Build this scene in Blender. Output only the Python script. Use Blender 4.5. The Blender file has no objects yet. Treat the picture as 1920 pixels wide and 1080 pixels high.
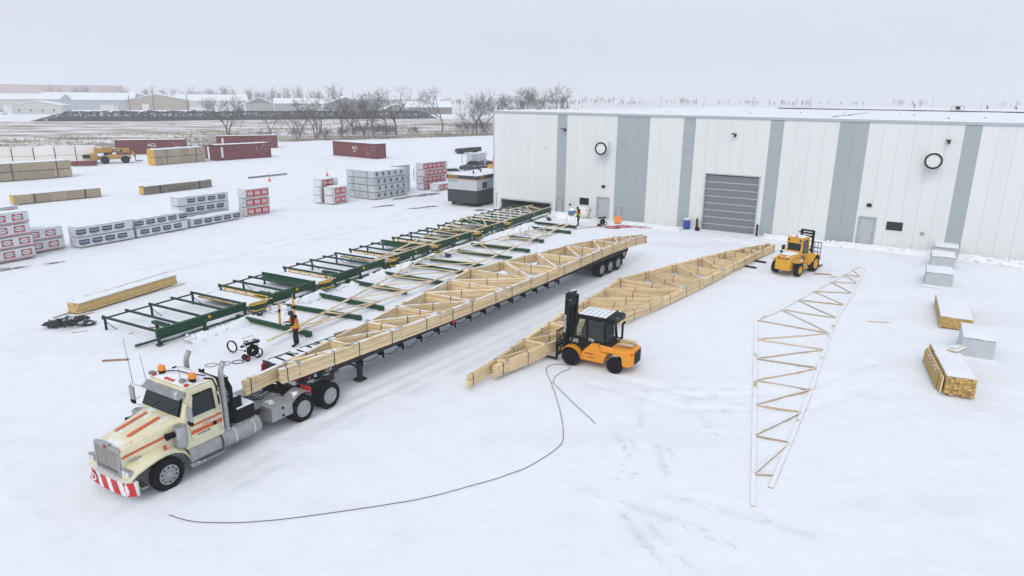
import bpy, bmesh, math, random
import numpy as np
from mathutils import Vector, Matrix
random.seed(7); NR = np.random.RandomState(5)
R = math.radians
scene = bpy.context.scene

# ------------------------------------------------------------------ camera
CAM_H = 12.0
pitch = math.atan(365.0/1280.0); roll = R(0.5)
right = Vector((1, 0, 0)); fwd = Vector((0, math.cos(pitch), -math.sin(pitch))); up = Vector((0, math.sin(pitch), math.cos(pitch)))
r2 = right*math.cos(roll) + up*math.sin(roll); u2 = up*math.cos(roll) - right*math.sin(roll)
cam_d = bpy.data.cameras.new('camera'); cam = bpy.data.objects.new('camera', cam_d)
scene.collection.objects.link(cam)
m3 = Matrix((r2, u2, -fwd)).transposed()
cam.matrix_world = Matrix.Translation((0, 0, CAM_H)) @ m3.to_4x4()
cam_d.sensor_width = 36; cam_d.lens = 24; cam_d.clip_end = 20000; cam_d.clip_start = .1
scene.camera = cam

# ------------------------------------------------------------------ sky, sun, exposure
SUN_EL, SUN_AZ = R(44), R(200)
world = bpy.data.worlds.new('World'); scene.world = world; world.use_nodes = True
wn = world.node_tree.nodes; wl = world.node_tree.links
for n in list(wn): wn.remove(n)
wo = wn.new('ShaderNodeOutputWorld'); bg1 = wn.new('ShaderNodeBackground'); bg2 = wn.new('ShaderNodeBackground'); ads = wn.new('ShaderNodeAddShader')
sky = wn.new('ShaderNodeTexSky'); sky.sky_type = 'NISHITA'; sky.sun_disc = False; sky.sun_elevation = SUN_EL; sky.sun_rotation = SUN_AZ
sky.dust_density = 6; sky.air_density = 1.0; sky.ozone_density = 1.0
wl.new(sky.outputs[0], bg1.inputs[0]); bg1.inputs[1].default_value = 0.05
# closed cloud deck: one even pale grey with very faint mottling
tcw = wn.new('ShaderNodeTexCoord'); nzw = wn.new('ShaderNodeTexNoise'); nzw.inputs['Scale'].default_value = 1.6; nzw.inputs['Detail'].default_value = 4
crw = wn.new('ShaderNodeValToRGB'); crw.color_ramp.elements[0].position = .3; crw.color_ramp.elements[1].position = .7
crw.color_ramp.elements[0].color = (.575, .612, .672, 1); crw.color_ramp.elements[1].color = (.605, .638, .696, 1)
wl.new(tcw.outputs['Generated'], nzw.inputs['Vector']); wl.new(nzw.outputs['Fac'], crw.inputs['Fac']); wl.new(crw.outputs[0], bg2.inputs[0])
bg2.inputs[1].default_value = 1.02
wl.new(bg1.outputs[0], ads.inputs[0]); wl.new(bg2.outputs[0], ads.inputs[1]); wl.new(ads.outputs[0], wo.inputs[0])
sd = bpy.data.lights.new('sun', 'SUN'); sd.energy = 0.66; sd.angle = R(30); sd.color = (1, .975, .95)
sun = bpy.data.objects.new('sun', sd); scene.collection.objects.link(sun)
sdir = Vector((math.sin(SUN_AZ)*math.cos(SUN_EL), math.cos(SUN_AZ)*math.cos(SUN_EL), math.sin(SUN_EL)))
sun.rotation_euler = sdir.to_track_quat('Z', 'Y').to_euler()
vs = scene.view_settings; vs.view_transform = 'Standard'; vs.look = 'None'; vs.exposure = 0.0; vs.gamma = 1; vs.use_curve_mapping = False
scene.render.engine = 'CYCLES'
cy = scene.cycles; cy.use_denoising = True; cy.max_bounces = 6; cy.diffuse_bounces = 2; cy.glossy_bounces = 2; cy.transmission_bounces = 3
cy.volume_bounces = 2; cy.transparent_max_bounces = 8; cy.use_adaptive_sampling = True; cy.adaptive_threshold = .02; cy.caustics_reflective = False; cy.caustics_refractive = False

# ------------------------------------------------------------------ helpers
COL = scene.collection
def link(o): COL.objects.link(o); return o
def mk_empty(name, loc=(0, 0, 0), rz=0, label=None, cat=None, group=None):
    o = bpy.data.objects.new(name, None); link(o); o.location = loc; o.rotation_euler = (0, 0, rz); o.empty_display_size = .2
    return tag(o, label, cat, group)
def tag(o, label=None, cat=None, group=None, kind=None):
    if label: o['label'] = label
    if cat: o['category'] = cat
    if group: o['group'] = group
    if kind: o['kind'] = kind
    return o
KIDS = {}
def setp(o, parent):
    if parent is not None:
        o.parent = parent; KIDS.setdefault(parent.name, []).append(o)
    return o
def copy_tree(o, parent=None):
    c = o.copy(); link(c)
    if parent is not None: setp(c, parent)
    for ch in list(KIDS.get(o.name, [])): copy_tree(ch, c)
    return c
def inst(src, parent, loc=None, rot=None):
    c = src.copy(); link(c); setp(c, parent)
    if loc is not None: c.location = loc
    if rot is not None: c.rotation_euler = rot
    return c
def V(*a): return Vector(a)

class MB:
    def __init__(s): s.v = []; s.f = []; s.m = []; s.t = []
    def add(s, vs, fs, mi=0, tint=None):
        b = len(s.v); s.v += [tuple(p) for p in vs]
        t = random.random() if tint is None else tint
        for f in fs: s.f.append([i+b for i in f]); s.m.append(mi); s.t.append(t)
        return s
    def box(s, c, d, mi=0, rz=0, tint=None, taper=1.0):
        hx, hy, hz = d[0]/2, d[1]/2, d[2]/2; cs, sn = math.cos(rz), math.sin(rz); vs = []
        for z in (-1, 1):
            k = taper if z > 0 else 1
            for x, y in ((-1, -1), (1, -1), (1, 1), (-1, 1)):
                X, Y = x*hx*k, y*hy*k; vs.append((c[0]+X*cs-Y*sn, c[1]+X*sn+Y*cs, c[2]+z*hz))
        return s.add(vs, [(3, 2, 1, 0), (4, 5, 6, 7), (0, 1, 5, 4), (1, 2, 6, 5), (2, 3, 7, 6), (3, 0, 4, 7)], mi, tint)
    def b2(s, x0, x1, y0, y1, z0, z1, mi=0, tint=None):
        return s.box(((x0+x1)/2, (y0+y1)/2, (z0+z1)/2), (abs(x1-x0), abs(y1-y0), abs(z1-z0)), mi, 0, tint)
    def bar(s, p, q, w, h, mi=0, tint=None, up=(0, 0, 1)):
        p, q = Vector(p), Vector(q); d = (q-p).normalized(); u = Vector(up)
        if abs(d.dot(u)) > .98: u = Vector((1, 0, 0))
        sd = d.cross(u).normalized(); u = sd.cross(d); vs = []
        for e in (p, q):
            for a, b in ((-1, -1), (1, -1), (1, 1), (-1, 1)): vs.append(e+sd*(a*w/2)+u*(b*h/2))
        return s.add(vs, [(0, 1, 2, 3), (7, 6, 5, 4), (1, 0, 4, 5), (2, 1, 5, 6), (3, 2, 6, 7), (0, 3, 7, 4)], mi, tint)
    def cyl(s, p, q, r, r1=None, n=10, mi=0, cap=True, tint=None):
        p, q = Vector(p), Vector(q); d = (q-p).normalized(); r1 = r if r1 is None else r1
        u = d.orthogonal().normalized(); w = d.cross(u); vs = []; fs = []
        for e, rr in ((p, r), (q, r1)):
            for i in range(n):
                a = 2*math.pi*i/n; vs.append(e+(u*math.cos(a)+w*math.sin(a))*rr)
        for i in range(n): j = (i+1) % n; fs.append((i, j, n+j, n+i))
        if cap: fs += [tuple(range(n-1, -1, -1)), tuple(range(n, 2*n))]
        return s.add(vs, fs, mi, tint)
    def tube(s, pts, r, n=6, mi=0, tint=None):
        pts = [Vector(p) for p in pts]; vs = []; fs = []; k = len(pts)
        u = (pts[1]-pts[0]).orthogonal().normalized()
        for i, p in enumerate(pts):
            d = (pts[min(i+1, k-1)]-pts[max(i-1, 0)]).normalized()
            u = (u-d*u.dot(d)).normalized(); w = d.cross(u); rr = r[i] if isinstance(r, (list, tuple)) else r
            for j in range(n):
                a = 2*math.pi*j/n; vs.append(p+(u*math.cos(a)+w*math.sin(a))*rr)
        for i in range(k-1):
            for j in range(n): jj = (j+1) % n; fs.append((i*n+j, i*n+jj, (i+1)*n+jj, (i+1)*n+j))
        fs += [tuple(range(n-1, -1, -1)), tuple(range((k-1)*n, k*n))]
        return s.add(vs, fs, mi, tint)
    def loft(s, rings, mi=0, cap=True, closed=True, tint=None):
        n = len(rings[0]); vs = [p for r in rings for p in r]; fs = []
        for i in range(len(rings)-1):
            for j in range(n if closed else n-1): jj = (j+1) % n; fs.append((i*n+j, i*n+jj, (i+1)*n+jj, (i+1)*n+j))
        if cap: fs += [tuple(range(n-1, -1, -1)), tuple(range((len(rings)-1)*n, len(rings)*n))]
        return s.add(vs, fs, mi, tint)
    def prism(s, poly, ext, mi=0, tint=None):
        e = Vector(ext); a = [Vector(p) for p in poly]; return s.loft([a, [p+e for p in a]], mi, True, True, tint)
    def lathe(s, prof, c=(0, 0, 0), axis='z', n=16, mi=0, tint=None):
        rings = []; hollow = prof[0][0] == prof[-1][0] and len(prof) > 3 and prof[0][0] > .05
        if hollow: prof = list(prof)+[prof[0]]
        for r, h in prof:
            ring = []
            for i in range(n):
                a = 2*math.pi*i/n; x, y = r*math.cos(a), r*math.sin(a)
                q = (x, y, h) if axis == 'z' else ((x, h, y) if axis == 'y' else (h, x, y))
                ring.append((c[0]+q[0], c[1]+q[1], c[2]+q[2]))
            rings.append(ring)
        return s.loft(rings, mi, not hollow, True, tint)
    def geo(s, vf, mat, mi=0, tint=None):
        return s.add([mat @ Vector(p) for p in vf[0]], vf[1], mi, tint)
    def mesh(s, name, mats, smooth=None):
        me = bpy.data.meshes.new(name); me.from_pydata(s.v, [], s.f)
        for m in (mats if isinstance(mats, (list, tuple)) else [mats]): me.materials.append(m)
        if max(s.m, default=0) > 0: me.polygons.foreach_set('material_index', s.m)
        at = me.attributes.new('tint', 'FLOAT', 'FACE'); at.data.foreach_set('value', s.t)
        bm = bmesh.new(); bm.from_mesh(me); bmesh.ops.recalc_face_normals(bm, faces=bm.faces); bm.to_mesh(me); bm.free()
        if smooth is not None:
            me.polygons.foreach_set('use_smooth', [True]*len(me.polygons)); me.set_sharp_from_angle(angle=R(smooth))
        me.update(); return me
    def build(s, name, mats, parent=None, smooth=None, bevel=0, loc=None, rot=None):
        o = bpy.data.objects.new(name, s.mesh(name, mats, smooth)); link(o); setp(o, parent)
        if loc is not None: o.location = loc
        if rot is not None: o.rotation_euler = rot
        if bevel:
            b = o.modifiers.new('bevel', 'BEVEL'); b.width = bevel; b.segments = 2; b.limit_method = 'ANGLE'; b.angle_limit = R(40)
        return o

_txt = {}
def text_geo(s, size=1.0, weight=.012):
    k = (s, weight)
    if k not in _txt:
        c = bpy.data.curves.new('lettering', 'FONT'); c.body = s; c.align_x = 'CENTER'; c.align_y = 'CENTER'; c.resolution_u = 2; c.offset = weight
        o = bpy.data.objects.new('lettering', c); link(o)
        dg = bpy.context.evaluated_depsgraph_get(); me = o.evaluated_get(dg).to_mesh()
        _txt[k] = ([tuple(v.co) for v in me.vertices], [tuple(p.vertices) for p in me.polygons])
        bpy.data.objects.remove(o); bpy.data.curves.remove(c)
    vs, fs = _txt[k]
    return [(x*size, y*size, z) for x, y, z in vs], fs
def marks_geo(w, h, n, seed=1):
    """small print too far off to read: a row of uneven little bars"""
    r = random.Random(seed); vs, fs = [], []; x = -w/2; st = w/n
    for i in range(n):
        if r.random() < .85:
            b = len(vs); x0, x1 = x+st*.12, x+st*r.uniform(.6, .92); y0, y1 = -h/2*r.uniform(.7, 1), h/2*r.uniform(.6, 1)
            vs += [(x0, y0, 0), (x1, y0, 0), (x1, y1, 0), (x0, y1, 0)]; fs.append((b, b+1, b+2, b+3))
        x += st
    return vs, fs
def frame(o, ex, ey):
    ex, ey = Vector(ex).normalized(), Vector(ey).normalized(); ez = ex.cross(ey)
    m = Matrix((ex, ey, ez)).transposed().to_4x4(); m.translation = Vector(o); return m
def oval_geo(rx, ry, n=20): return [(rx*math.cos(2*math.pi*i/n), ry*math.sin(2*math.pi*i/n), 0) for i in range(n)], [tuple(range(n))]
def rect_geo(w, h): return [(-w/2, -h/2, 0), (w/2, -h/2, 0), (w/2, h/2, 0), (-w/2, h/2, 0)], [(0, 1, 2, 3)]

# value noise on numpy arrays
_tab = NR.rand(256, 256)
def vnoise(x, y):
    xi = np.floor(x).astype(int); yi = np.floor(y).astype(int); fx = x-xi; fy = y-yi
    fx = fx*fx*(3-2*fx); fy = fy*fy*(3-2*fy); g = lambda a, b: _tab[a & 255, b & 255]
    return (g(xi, yi)*(1-fx)+g(xi+1, yi)*fx)*(1-fy)+(g(xi, yi+1)*(1-fx)+g(xi+1, yi+1)*fx)*fy
def fbm(x, y, o=4):
    s = 0; a = .5
    for i in range(o): s = s+a*vnoise(x*2**i+17.3*i, y*2**i+5.1*i); a *= .5
    return s

# ------------------------------------------------------------------ materials
SNOW = (.80, .838, .885)
def mat(name, col, rough=.6, metal=0.0, var=.12, scale=4.0, snow=0.0, bump=0.0, bscale=30.0, tint=0.0, emit=0, spec=.5, wet=0.0, sscale=2.2, coord='Object', stretch=None, col2=None, c2s=1.0, c2t=.55):
    m = bpy.data.materials.new(name); m.use_nodes = True; nt = m.node_tree; N = nt.nodes; L = nt.links
    b = N['Principled BSDF']; b.inputs['Roughness'].default_value = rough; b.inputs['Metallic'].default_value = metal; b.inputs['Specular IOR Level'].default_value = spec
    tc = N.new('ShaderNodeTexCoord'); vec = tc.outputs[coord]
    if stretch:
        mp = N.new('ShaderNodeMapping'); mp.inputs['Scale'].default_value = stretch; L.new(vec, mp.inputs['Vector']); vec = mp.outputs[0]
    nz = N.new('ShaderNodeTexNoise'); nz.inputs['Scale'].default_value = scale; nz.inputs['Detail'].default_value = 6; nz.inputs['Roughness'].default_value = .65; L.new(vec, nz.inputs['Vector'])
    mr = N.new('ShaderNodeMapRange'); mr.inputs['From Min'].default_value = .3; mr.inputs['From Max'].default_value = .7; mr.inputs['To Min'].default_value = 1-var; mr.inputs['To Max'].default_value = 1+var
    L.new(nz.outputs['Fac'], mr.inputs['Value']); fac = mr.outputs[0]
    if tint:
        at = N.new('ShaderNodeAttribute'); at.attribute_name = 'tint'
        m2 = N.new('ShaderNodeMapRange'); m2.inputs['To Min'].default_value = 1-tint; m2.inputs['To Max'].default_value = 1+tint*.6; L.new(at.outputs['Fac'], m2.inputs['Value'])
        mm = N.new('ShaderNodeMath'); mm.operation = 'MULTIPLY'; L.new(fac, mm.inputs[0]); L.new(m2.outputs[0], mm.inputs[1]); fac = mm.outputs[0]
    vm = N.new('ShaderNodeVectorMath'); vm.operation = 'SCALE'; vm.inputs[0].default_value = col[:3]; L.new(fac, vm.inputs['Scale']); out = vm.outputs[0]
    if col2:
        n2 = N.new('ShaderNodeTexNoise'); n2.inputs['Scale'].default_value = c2s; n2.inputs['Detail'].default_value = 8; n2.inputs['Roughness'].default_value = .7; L.new(vec, n2.inputs['Vector'])
        r2_ = N.new('ShaderNodeMapRange'); r2_.inputs['From Min'].default_value = c2t; r2_.inputs['From Max'].default_value = c2t+.08; L.new(n2.outputs['Fac'], r2_.inputs['Value'])
        mx = N.new('ShaderNodeMix'); mx.data_type = 'RGBA'; L.new(r2_.outputs[0], mx.inputs['Factor']); L.new(out, mx.inputs['A']); mx.inputs['B'].default_value = (*col2, 1); out = mx.outputs['Result']
    if snow:
        ge = N.new('ShaderNodeNewGeometry'); sx = N.new('ShaderNodeSeparateXYZ'); L.new(ge.outputs['True Normal'], sx.inputs[0])
        up_ = N.new('ShaderNodeMapRange'); up_.inputs['From Min'].default_value = .55; up_.inputs['From Max'].default_value = .8; L.new(sx.outputs['Z'], up_.inputs['Value'])
        sn = N.new('ShaderNodeTexNoise'); sn.inputs['Scale'].default_value = sscale; sn.inputs['Detail'].default_value = 6; L.new(tc.outputs['Object'], sn.inputs['Vector'])
        th = N.new('ShaderNodeMapRange'); t0 = .72-.46*snow; th.inputs['From Min'].default_value = t0; th.inputs['From Max'].default_value = t0+.09; L.new(sn.outputs['Fac'], th.inputs['Value'])
        mu = N.new('ShaderNodeMath'); mu.operation = 'MULTIPLY'; L.new(up_.outputs[0], mu.inputs[0]); L.new(th.outputs[0], mu.inputs[1])
        mx = N.new('ShaderNodeMix'); mx.data_type = 'RGBA'; L.new(mu.outputs[0], mx.inputs['Factor']); L.new(out, mx.inputs['A']); mx.inputs['B'].default_value = (*SNOW, 1); out = mx.outputs['Result']
        rm = N.new('ShaderNodeMapRange'); rm.inputs['To Min'].default_value = rough; rm.inputs['To Max'].default_value = .9; L.new(mu.outputs[0], rm.inputs['Value']); L.new(rm.outputs[0], b.inputs['Roughness'])
        if metal:
            rm2 = N.new('ShaderNodeMapRange'); rm2.inputs['To Min'].default_value = metal; rm2.inputs['To Max'].default_value = 0; L.new(mu.outputs[0], rm2.inputs['Value']); L.new(rm2.outputs[0], b.inputs['Metallic'])
    L.new(out, b.inputs['Base Color'])
    if bump:
        bn = N.new('ShaderNodeTexNoise'); bn.inputs['Scale'].default_value = bscale; bn.inputs['Detail'].default_value = 5; L.new(vec, bn.inputs['Vector'])
        bp = N.new('ShaderNodeBump'); bp.inputs['Strength'].default_value = bump; bp.inputs['Distance'].default_value = .05; L.new(bn.outputs['Fac'], bp.inputs['Height']); L.new(bp.outputs[0], b.inputs['Normal'])
    if emit: b.inputs['Emission Color'].default_value = (*col, 1); b.inputs['Emission Strength'].default_value = emit
    return m
def S(h, k=1.0):
    h = h.lstrip('#'); o = []
    for i in (0, 2, 4):
        c = int(h[i:i+2], 16)/255; o.append(min(1, k*(c/12.92 if c <= .04045 else ((c+.055)/1.055)**2.4)))
    return tuple(o)
MT = {}
def m_(name, *a, **k): MT[name] = mat(name, *a, **k); return MT[name]
m_('snow', SNOW, .9, var=.03, scale=.8, bump=.28, bscale=8, spec=.2)
m_('snow_cap', SNOW, .9, var=.03, scale=2, bump=.3, bscale=14, spec=.2)
m_('wood', (.79, .61, .355), .75, var=.16, scale=2.2, tint=.26, stretch=(1, 1, 6), col2=(.40, .26, .11), c2s=5, c2t=.62)
m_('wood_dusted', (.79, .615, .365), .75, var=.16, scale=2.2, tint=.26, snow=.62, sscale=1.6, stretch=(1, 1, 6), col2=(.42, .28, .12), c2s=5, c2t=.63)
m_('wood_pale', (.66, .54, .34), .75, var=.12, scale=3, tint=.22, snow=.35, sscale=3)
m_('wood_snowy', (.50, .40, .28), .8, var=.12, scale=3, tint=.2, snow=.86, sscale=1.2)
m_('wood_pack', (.54, .355, .11), .75, var=.2, scale=3, tint=.3, snow=.5, sscale=3)
m_('wood_warm', (.60, .42, .16), .75, var=.14, scale=3, tint=.2, snow=.78, sscale=1.5)
m_('nail_plate', (.42, .44, .46), .4, .8, var=.1)
m_('band', (.025, .025, .025), .5, spec=.2)
m_('black', (.006, .006, .007), .5, var=.3, spec=.08)
m_('black_snow', (.008, .008, .009), .5, var=.3, snow=.55, sscale=3, spec=.1)
m_('rubber', (.008, .008, .009), .85, var=.3, scale=8, spec=.1)
m_('rubber_snow', (.008, .008, .009), .85, var=.3, scale=8, snow=.0, col2=(.5, .52, .55), c2s=9, c2t=.64, spec=.1)
m_('cream', (.70, .66, .46), .35, var=.10, scale=2.2, snow=.36, sscale=1.5, spec=.5, col2=(.44, .41, .32), c2s=3.5, c2t=.61)
m_('cream_clean', (.70, .66, .46), .35, var=.10, scale=2.2, col2=(.44, .41, .32), c2s=3.5, c2t=.61)
m_('orange_stripe', (.62, .10, .028), .4, var=.1, snow=.25)
m_('red', (.50, .018, .02), .5, var=.15)
m_('white_paint', (.74, .74, .74), .45, var=.08)
m_('chrome', (.62, .63, .64), .22, 1.0, var=.08)
m_('alloy', (.36, .37, .38), .45, .4, var=.12, scale=9)
m_('steel', (.40, .41, .42), .42, .75, var=.15, scale=8)
m_('dull_steel', (.30, .31, .32), .55, .6, var=.2, scale=6, snow=.35)
m_('tank', (.36, .37, .38), .5, .6, var=.15, scale=5, snow=.3)
m_('glass', (.008, .017, .019), .06, var=.1, spec=.3)
m_('amber', (.80, .25, .01), .25, var=.1)
m_('red_lamp', (.55, .06, .02), .3, var=.1)
m_('dark_frame', (.03, .03, .033), .7, var=.35, scale=5, snow=.4, sscale=2.5, spec=.2)
m_('trailer_deck', (.025, .024, .024), .8, var=.35, scale=3, snow=.78, sscale=1.1, spec=.2)
m_('fork_orange', (.72, .275, .008), .42, var=.12, scale=3, snow=.15, col2=(.40, .17, .02), c2s=5, c2t=.68)
m_('fork_black', (.008, .008, .009), .42, var=.3, snow=.22, sscale=2.5, spec=.1)
m_('cat_yellow', (.66, .345, .018), .5, var=.12, scale=4, snow=.32, col2=(.30, .16, .03), c2s=4, c2t=.68)
m_('table_green', (.011, .062, .025), .5, var=.25, scale=3, spec=.2)
m_('table_green_dark', (.010, .042, .029), .5, var=.3, scale=3, snow=.16, sscale=5, spec=.2)
m_('table_green_snow', (.012, .068, .028), .5, var=.3, scale=3, snow=.5, sscale=1.6, spec=.2)
m_('carriage_yellow', (.58, .36, .02), .5, var=.2, scale=5, snow=.45, sscale=3)
m_('panel_white', (.70, .735, .74), .55, var=.015, scale=.6, tint=.02)
m_('panel_grey', (.345, .395, .42), .55, var=.02, scale=.6, tint=.025)
m_('flashing', (.40, .45, .48), .5, var=.05)
m_('roof_snow', SNOW, .9, var=.02, scale=.3, bump=.2, bscale=1.2, spec=.2)
m_('door_grey', (.17, .185, .20), .5, var=.06, scale=2)
m_('door_rib', (.46, .49, .50), .45, var=.05)
m_('door_pale', (.42, .47, .49), .5, var=.04)
m_('wrap_white', (.61, .65, .68), .5, var=.06, scale=2.5, tint=.10, bump=.5, bscale=4)
m_('wrap_grey', (.47, .51, .545), .5, var=.07, scale=2.5, tint=.09, bump=.25, bscale=5)
m_('logo_red', (.42, .012, .026), .5, var=.08)
m_('logo_blue', (.010, .022, .085), .5, var=.08)
m_('logo_green', (.02, .06, .05), .5)
m_('print_white', (.66, .68, .69), .5, var=.03)
m_('print_black', (.02, .02, .025), .5)
m_('tan_pack', (.36, .295, .21), .75, var=.2, scale=2, tint=.16, stretch=(3, 1, 1))
m_('end_yellow', (.62, .36, .06), .6, var=.1, tint=.1)
m_('foam_white', (.78, .77, .72), .7, var=.04, tint=.08)
m_('maroon', (.15, .021, .026), .55, var=.18, scale=1.5, snow=.0, col2=(.18, .07, .06), c2s=6, c2t=.69)
m_('tarp', (.03, .033, .038), .45, var=.4, snow=.45, sscale=2.5, spec=.2)
m_('bark', (.05, .042, .036), .9, var=.25, scale=6)
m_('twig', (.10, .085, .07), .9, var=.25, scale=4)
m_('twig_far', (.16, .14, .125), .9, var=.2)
m_('grass_dry', (.34, .27, .15), .9, var=.3, scale=.2, tint=.4)
m_('heap', (.016, .017, .022), .9, var=.5, scale=3, snow=.42, sscale=1.2, spec=.2)
m_('pole', (.10, .085, .075), .9, var=.2)
m_('galv', (.33, .34, .35), .5, .5, var=.1)
m_('skin', (.45, .25, .17), .6, var=.05)
m_('cloth_black', (.014, .013, .015), .9, var=.3, bump=.3, bscale=40, spec=.2)
m_('cloth_navy', (.02, .025, .07), .9, var=.2)
m_('vest_orange', (.80, .12, .03), .7, var=.06)
m_('vest_lime', (.50, .62, .05), .7, var=.06)
m_('glove', (.40, .41, .42), .8, var=.1)
m_('blue_plastic', (.012, .05, .33), .5, var=.1, snow=.2)
m_('orange_plastic', (.85, .22, .015), .5, var=.1, snow=.25)
m_('hose_red', (.38, .02, .04), .6)
m_('cone_orange', (.75, .10, .02), .6)
m_('office_dark', (.030, .033, .040), .6, var=.15)
def glass_mat(name):
    m = bpy.data.materials.new(name); m.use_nodes = True; N = m.node_tree.nodes; L = m.node_tree.links; b = N['Principled BSDF']
    b.inputs['Base Color'].default_value = (.55, .62, .62, 1); b.inputs['Roughness'].default_value = .03; b.inputs['Transmission Weight'].default_value = .92; b.inputs['IOR'].default_value = 1.02
    MT[name] = m
glass_mat('cab_glass')
m_('carton', (.05, .04, .07), .8, var=.2)
m_('cardboard', (.30, .20, .13), .85, var=.2, snow=.3)
m_('blue_light', (.05, .16, .32), .6, var=.15, snow=.3)
m_('ice', (.10, .115, .13), .35, var=.3, scale=1.2, col2=(.6, .62, .65), c2s=1.6, c2t=.5)
m_('red_machine', (.55, .045, .02), .45, var=.1)
m_('bin_green', (.05, .30, .16), .6, var=.1)

m_('strip_grey', (.22, .20, .15), .8, var=.25, scale=3, tint=.3)

m_('tread', (.76, .785, .815), .7, var=.06, scale=4, tint=.08)

m_('tele_yellow', (.46, .235, .02), .55, var=.2, scale=3, snow=.3, col2=(.16, .10, .04), c2s=3, c2t=.6)
# ------------------------------------------------------------------ ground
FX = np.array([-220, -140, -120, -81.7, -58.1, -49.6, -32.5, -6.7, 40, 400]); FY = np.array([-60, 62, 85, 135.2, 168, 178.8, 185.3, 205.9, 240, 480])
ruts = []
def rut(pts, w=.22, d=.035): ruts.append((np.array(pts, float), w, d*1.7))
ax = V(math.cos(R(55.3)), math.sin(R(55.3)), 0); sx_ = V(ax.y, -ax.x, 0)
for off in (.35, .75, 1.9, 2.25, 2.9, 3.6):
    p = V(-8.04, 24.64, 0)+sx_*(-off if off < 2.4 else off-2.2)
    rut([tuple((p-ax*(9 if off < 2.4 else 2))[:2]), tuple((p+ax*(40 if off < 2.4 else 26))[:2])], .2, .03)
for k in range(7):
    a0 = random.uniform(0, .6); cx, cyy, rad = 3+k*1.3, 8+k*.9, 11+k*1.1
    rut([(cx+rad*math.cos(t), cyy+rad*math.sin(t)) for t in np.linspace(.15+a0, 1.2+a0, 14)], .14, .012)
for k in range(5):
    x0 = 9.5+k*1.7; rut([(x0-2, 14), (x0-.3+.2*k, 19), (x0+1.2, 24), (x0+3.5, 29+k), (x0+8, 36+k)], .14, .010)
for k in range(4): rut([(-28+k*2.6, 44), (-16+k*2.4, 62), (-6+k*1.5, 78)], .22, .03)
for k in range(4): rut([(-46, 57+k*3), (-30, 71+k*3.4), (-14, 92+k*4)], .25, .03)
rut([(4.5, 28), (7.5, 26), (12, 26.5), (17, 30)], .2, .03); rut([(3.6, 27.2), (7, 24.8), (12, 25), (18, 29)], .2, .03)
rut([(17, 47), (13, 52), (16, 57), (22, 60)], .25, .035); rut([(19, 46), (15, 52), (18, 57), (24, 59)], .25, .035)
def axis_coords(lo, hi, step, out_lo, out_hi, g=1.10):
    core = list(np.arange(lo, hi+1e-6, step)); a = []; d = step; x = lo
    while x > out_lo: d *= g; x -= d; a.append(x)
    b = []; d = step; x = core[-1]
    while x < out_hi: d *= g; x += d; b.append(x)
    return np.array(a[::-1]+core+b)
gx = axis_coords(-30, 32, .16, -6000, 6000); gy = axis_coords(12.5, 66, .16, -800, 9000)
X, Y = np.meshgrid(gx, gy)
def ground_z(X, Y):
    near = np.clip(1.4-np.hypot(X, Y)/150, 0, 1)
    z = (fbm(X*.13, Y*.13, 3)-.44)*.16+(fbm(X*.7+9, Y*.7, 3)-.44)*.055+(fbm(X*3.1, Y*3.1, 2)-.38)*.022
    rough = np.clip((fbm(X*.21+40, Y*.21+3, 2)-.42)*6, 0, 1)
    z = z+rough*(fbm(X*5.3, Y*5.3, 2)-.38)*.05
    return z*near-.03*near
Z = ground_z(X, Y)
def seg_dist(X, Y, p, q):
    d = q-p; L2 = (d**2).sum(); t = np.clip(((X-p[0])*d[0]+(Y-p[1])*d[1])/L2, 0, 1)
    return np.hypot(X-p[0]-t*d[0], Y-p[1]-t*d[1])
for pts, w, dep in ruts:
    dm = np.full(X.shape, 1e9)
    for i in range(len(pts)-1):
        m = (X > min(pts[i][0], pts[i+1][0])-1) & (X < max(pts[i][0], pts[i+1][0])+1) & (Y > min(pts[i][1], pts[i+1][1])-1) & (Y < max(pts[i][1], pts[i+1][1])+1)
        if m.any(): dm[m] = np.minimum(dm[m], seg_dist(X[m], Y[m], pts[i], pts[i+1]))
    k = np.exp(-(dm/w)**2); e = np.exp(-((dm-w*1.9)/(w*.6))**2); Z += (-dep*k+dep*.35*e)*(.35+1.0*vnoise(X*1.7, Y*1.7))
def gz(x, y):
    i = min(max(int(np.searchsorted(gx, x))-1, 0), len(gx)-2); j = min(max(int(np.searchsorted(gy, y))-1, 0), len(gy)-2); u = (x-gx[i])/(gx[i+1]-gx[i]); v = (y-gy[j])/(gy[j+1]-gy[j])
    return float((Z[j, i]*(1-u)+Z[j, i+1]*u)*(1-v)+(Z[j+1, i]*(1-u)+Z[j+1, i+1]*u)*v)
ny, nx = X.shape; me = bpy.data.meshes.new('ground'); n = nx*ny
co = np.stack([X, Y, Z], -1).reshape(-1).astype(np.float32)
ii = (np.arange(ny-1)[:, None]*nx+np.arange(nx-1)[None, :]).reshape(-1)
fc = np.stack([ii, ii+1, ii+nx+1, ii+nx], -1).reshape(-1).astype(np.int32)
me.vertices.add(n); me.vertices.foreach_set('co', co); me.loops.add(len(fc)); me.loops.foreach_set('vertex_index', fc)
me.polygons.add(len(ii)); me.polygons.foreach_set('loop_start', np.arange(0, len(fc), 4, dtype=np.int32)); me.polygons.foreach_set('use_smooth', np.ones(len(ii), bool))
me.update(calc_edges=True)
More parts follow.
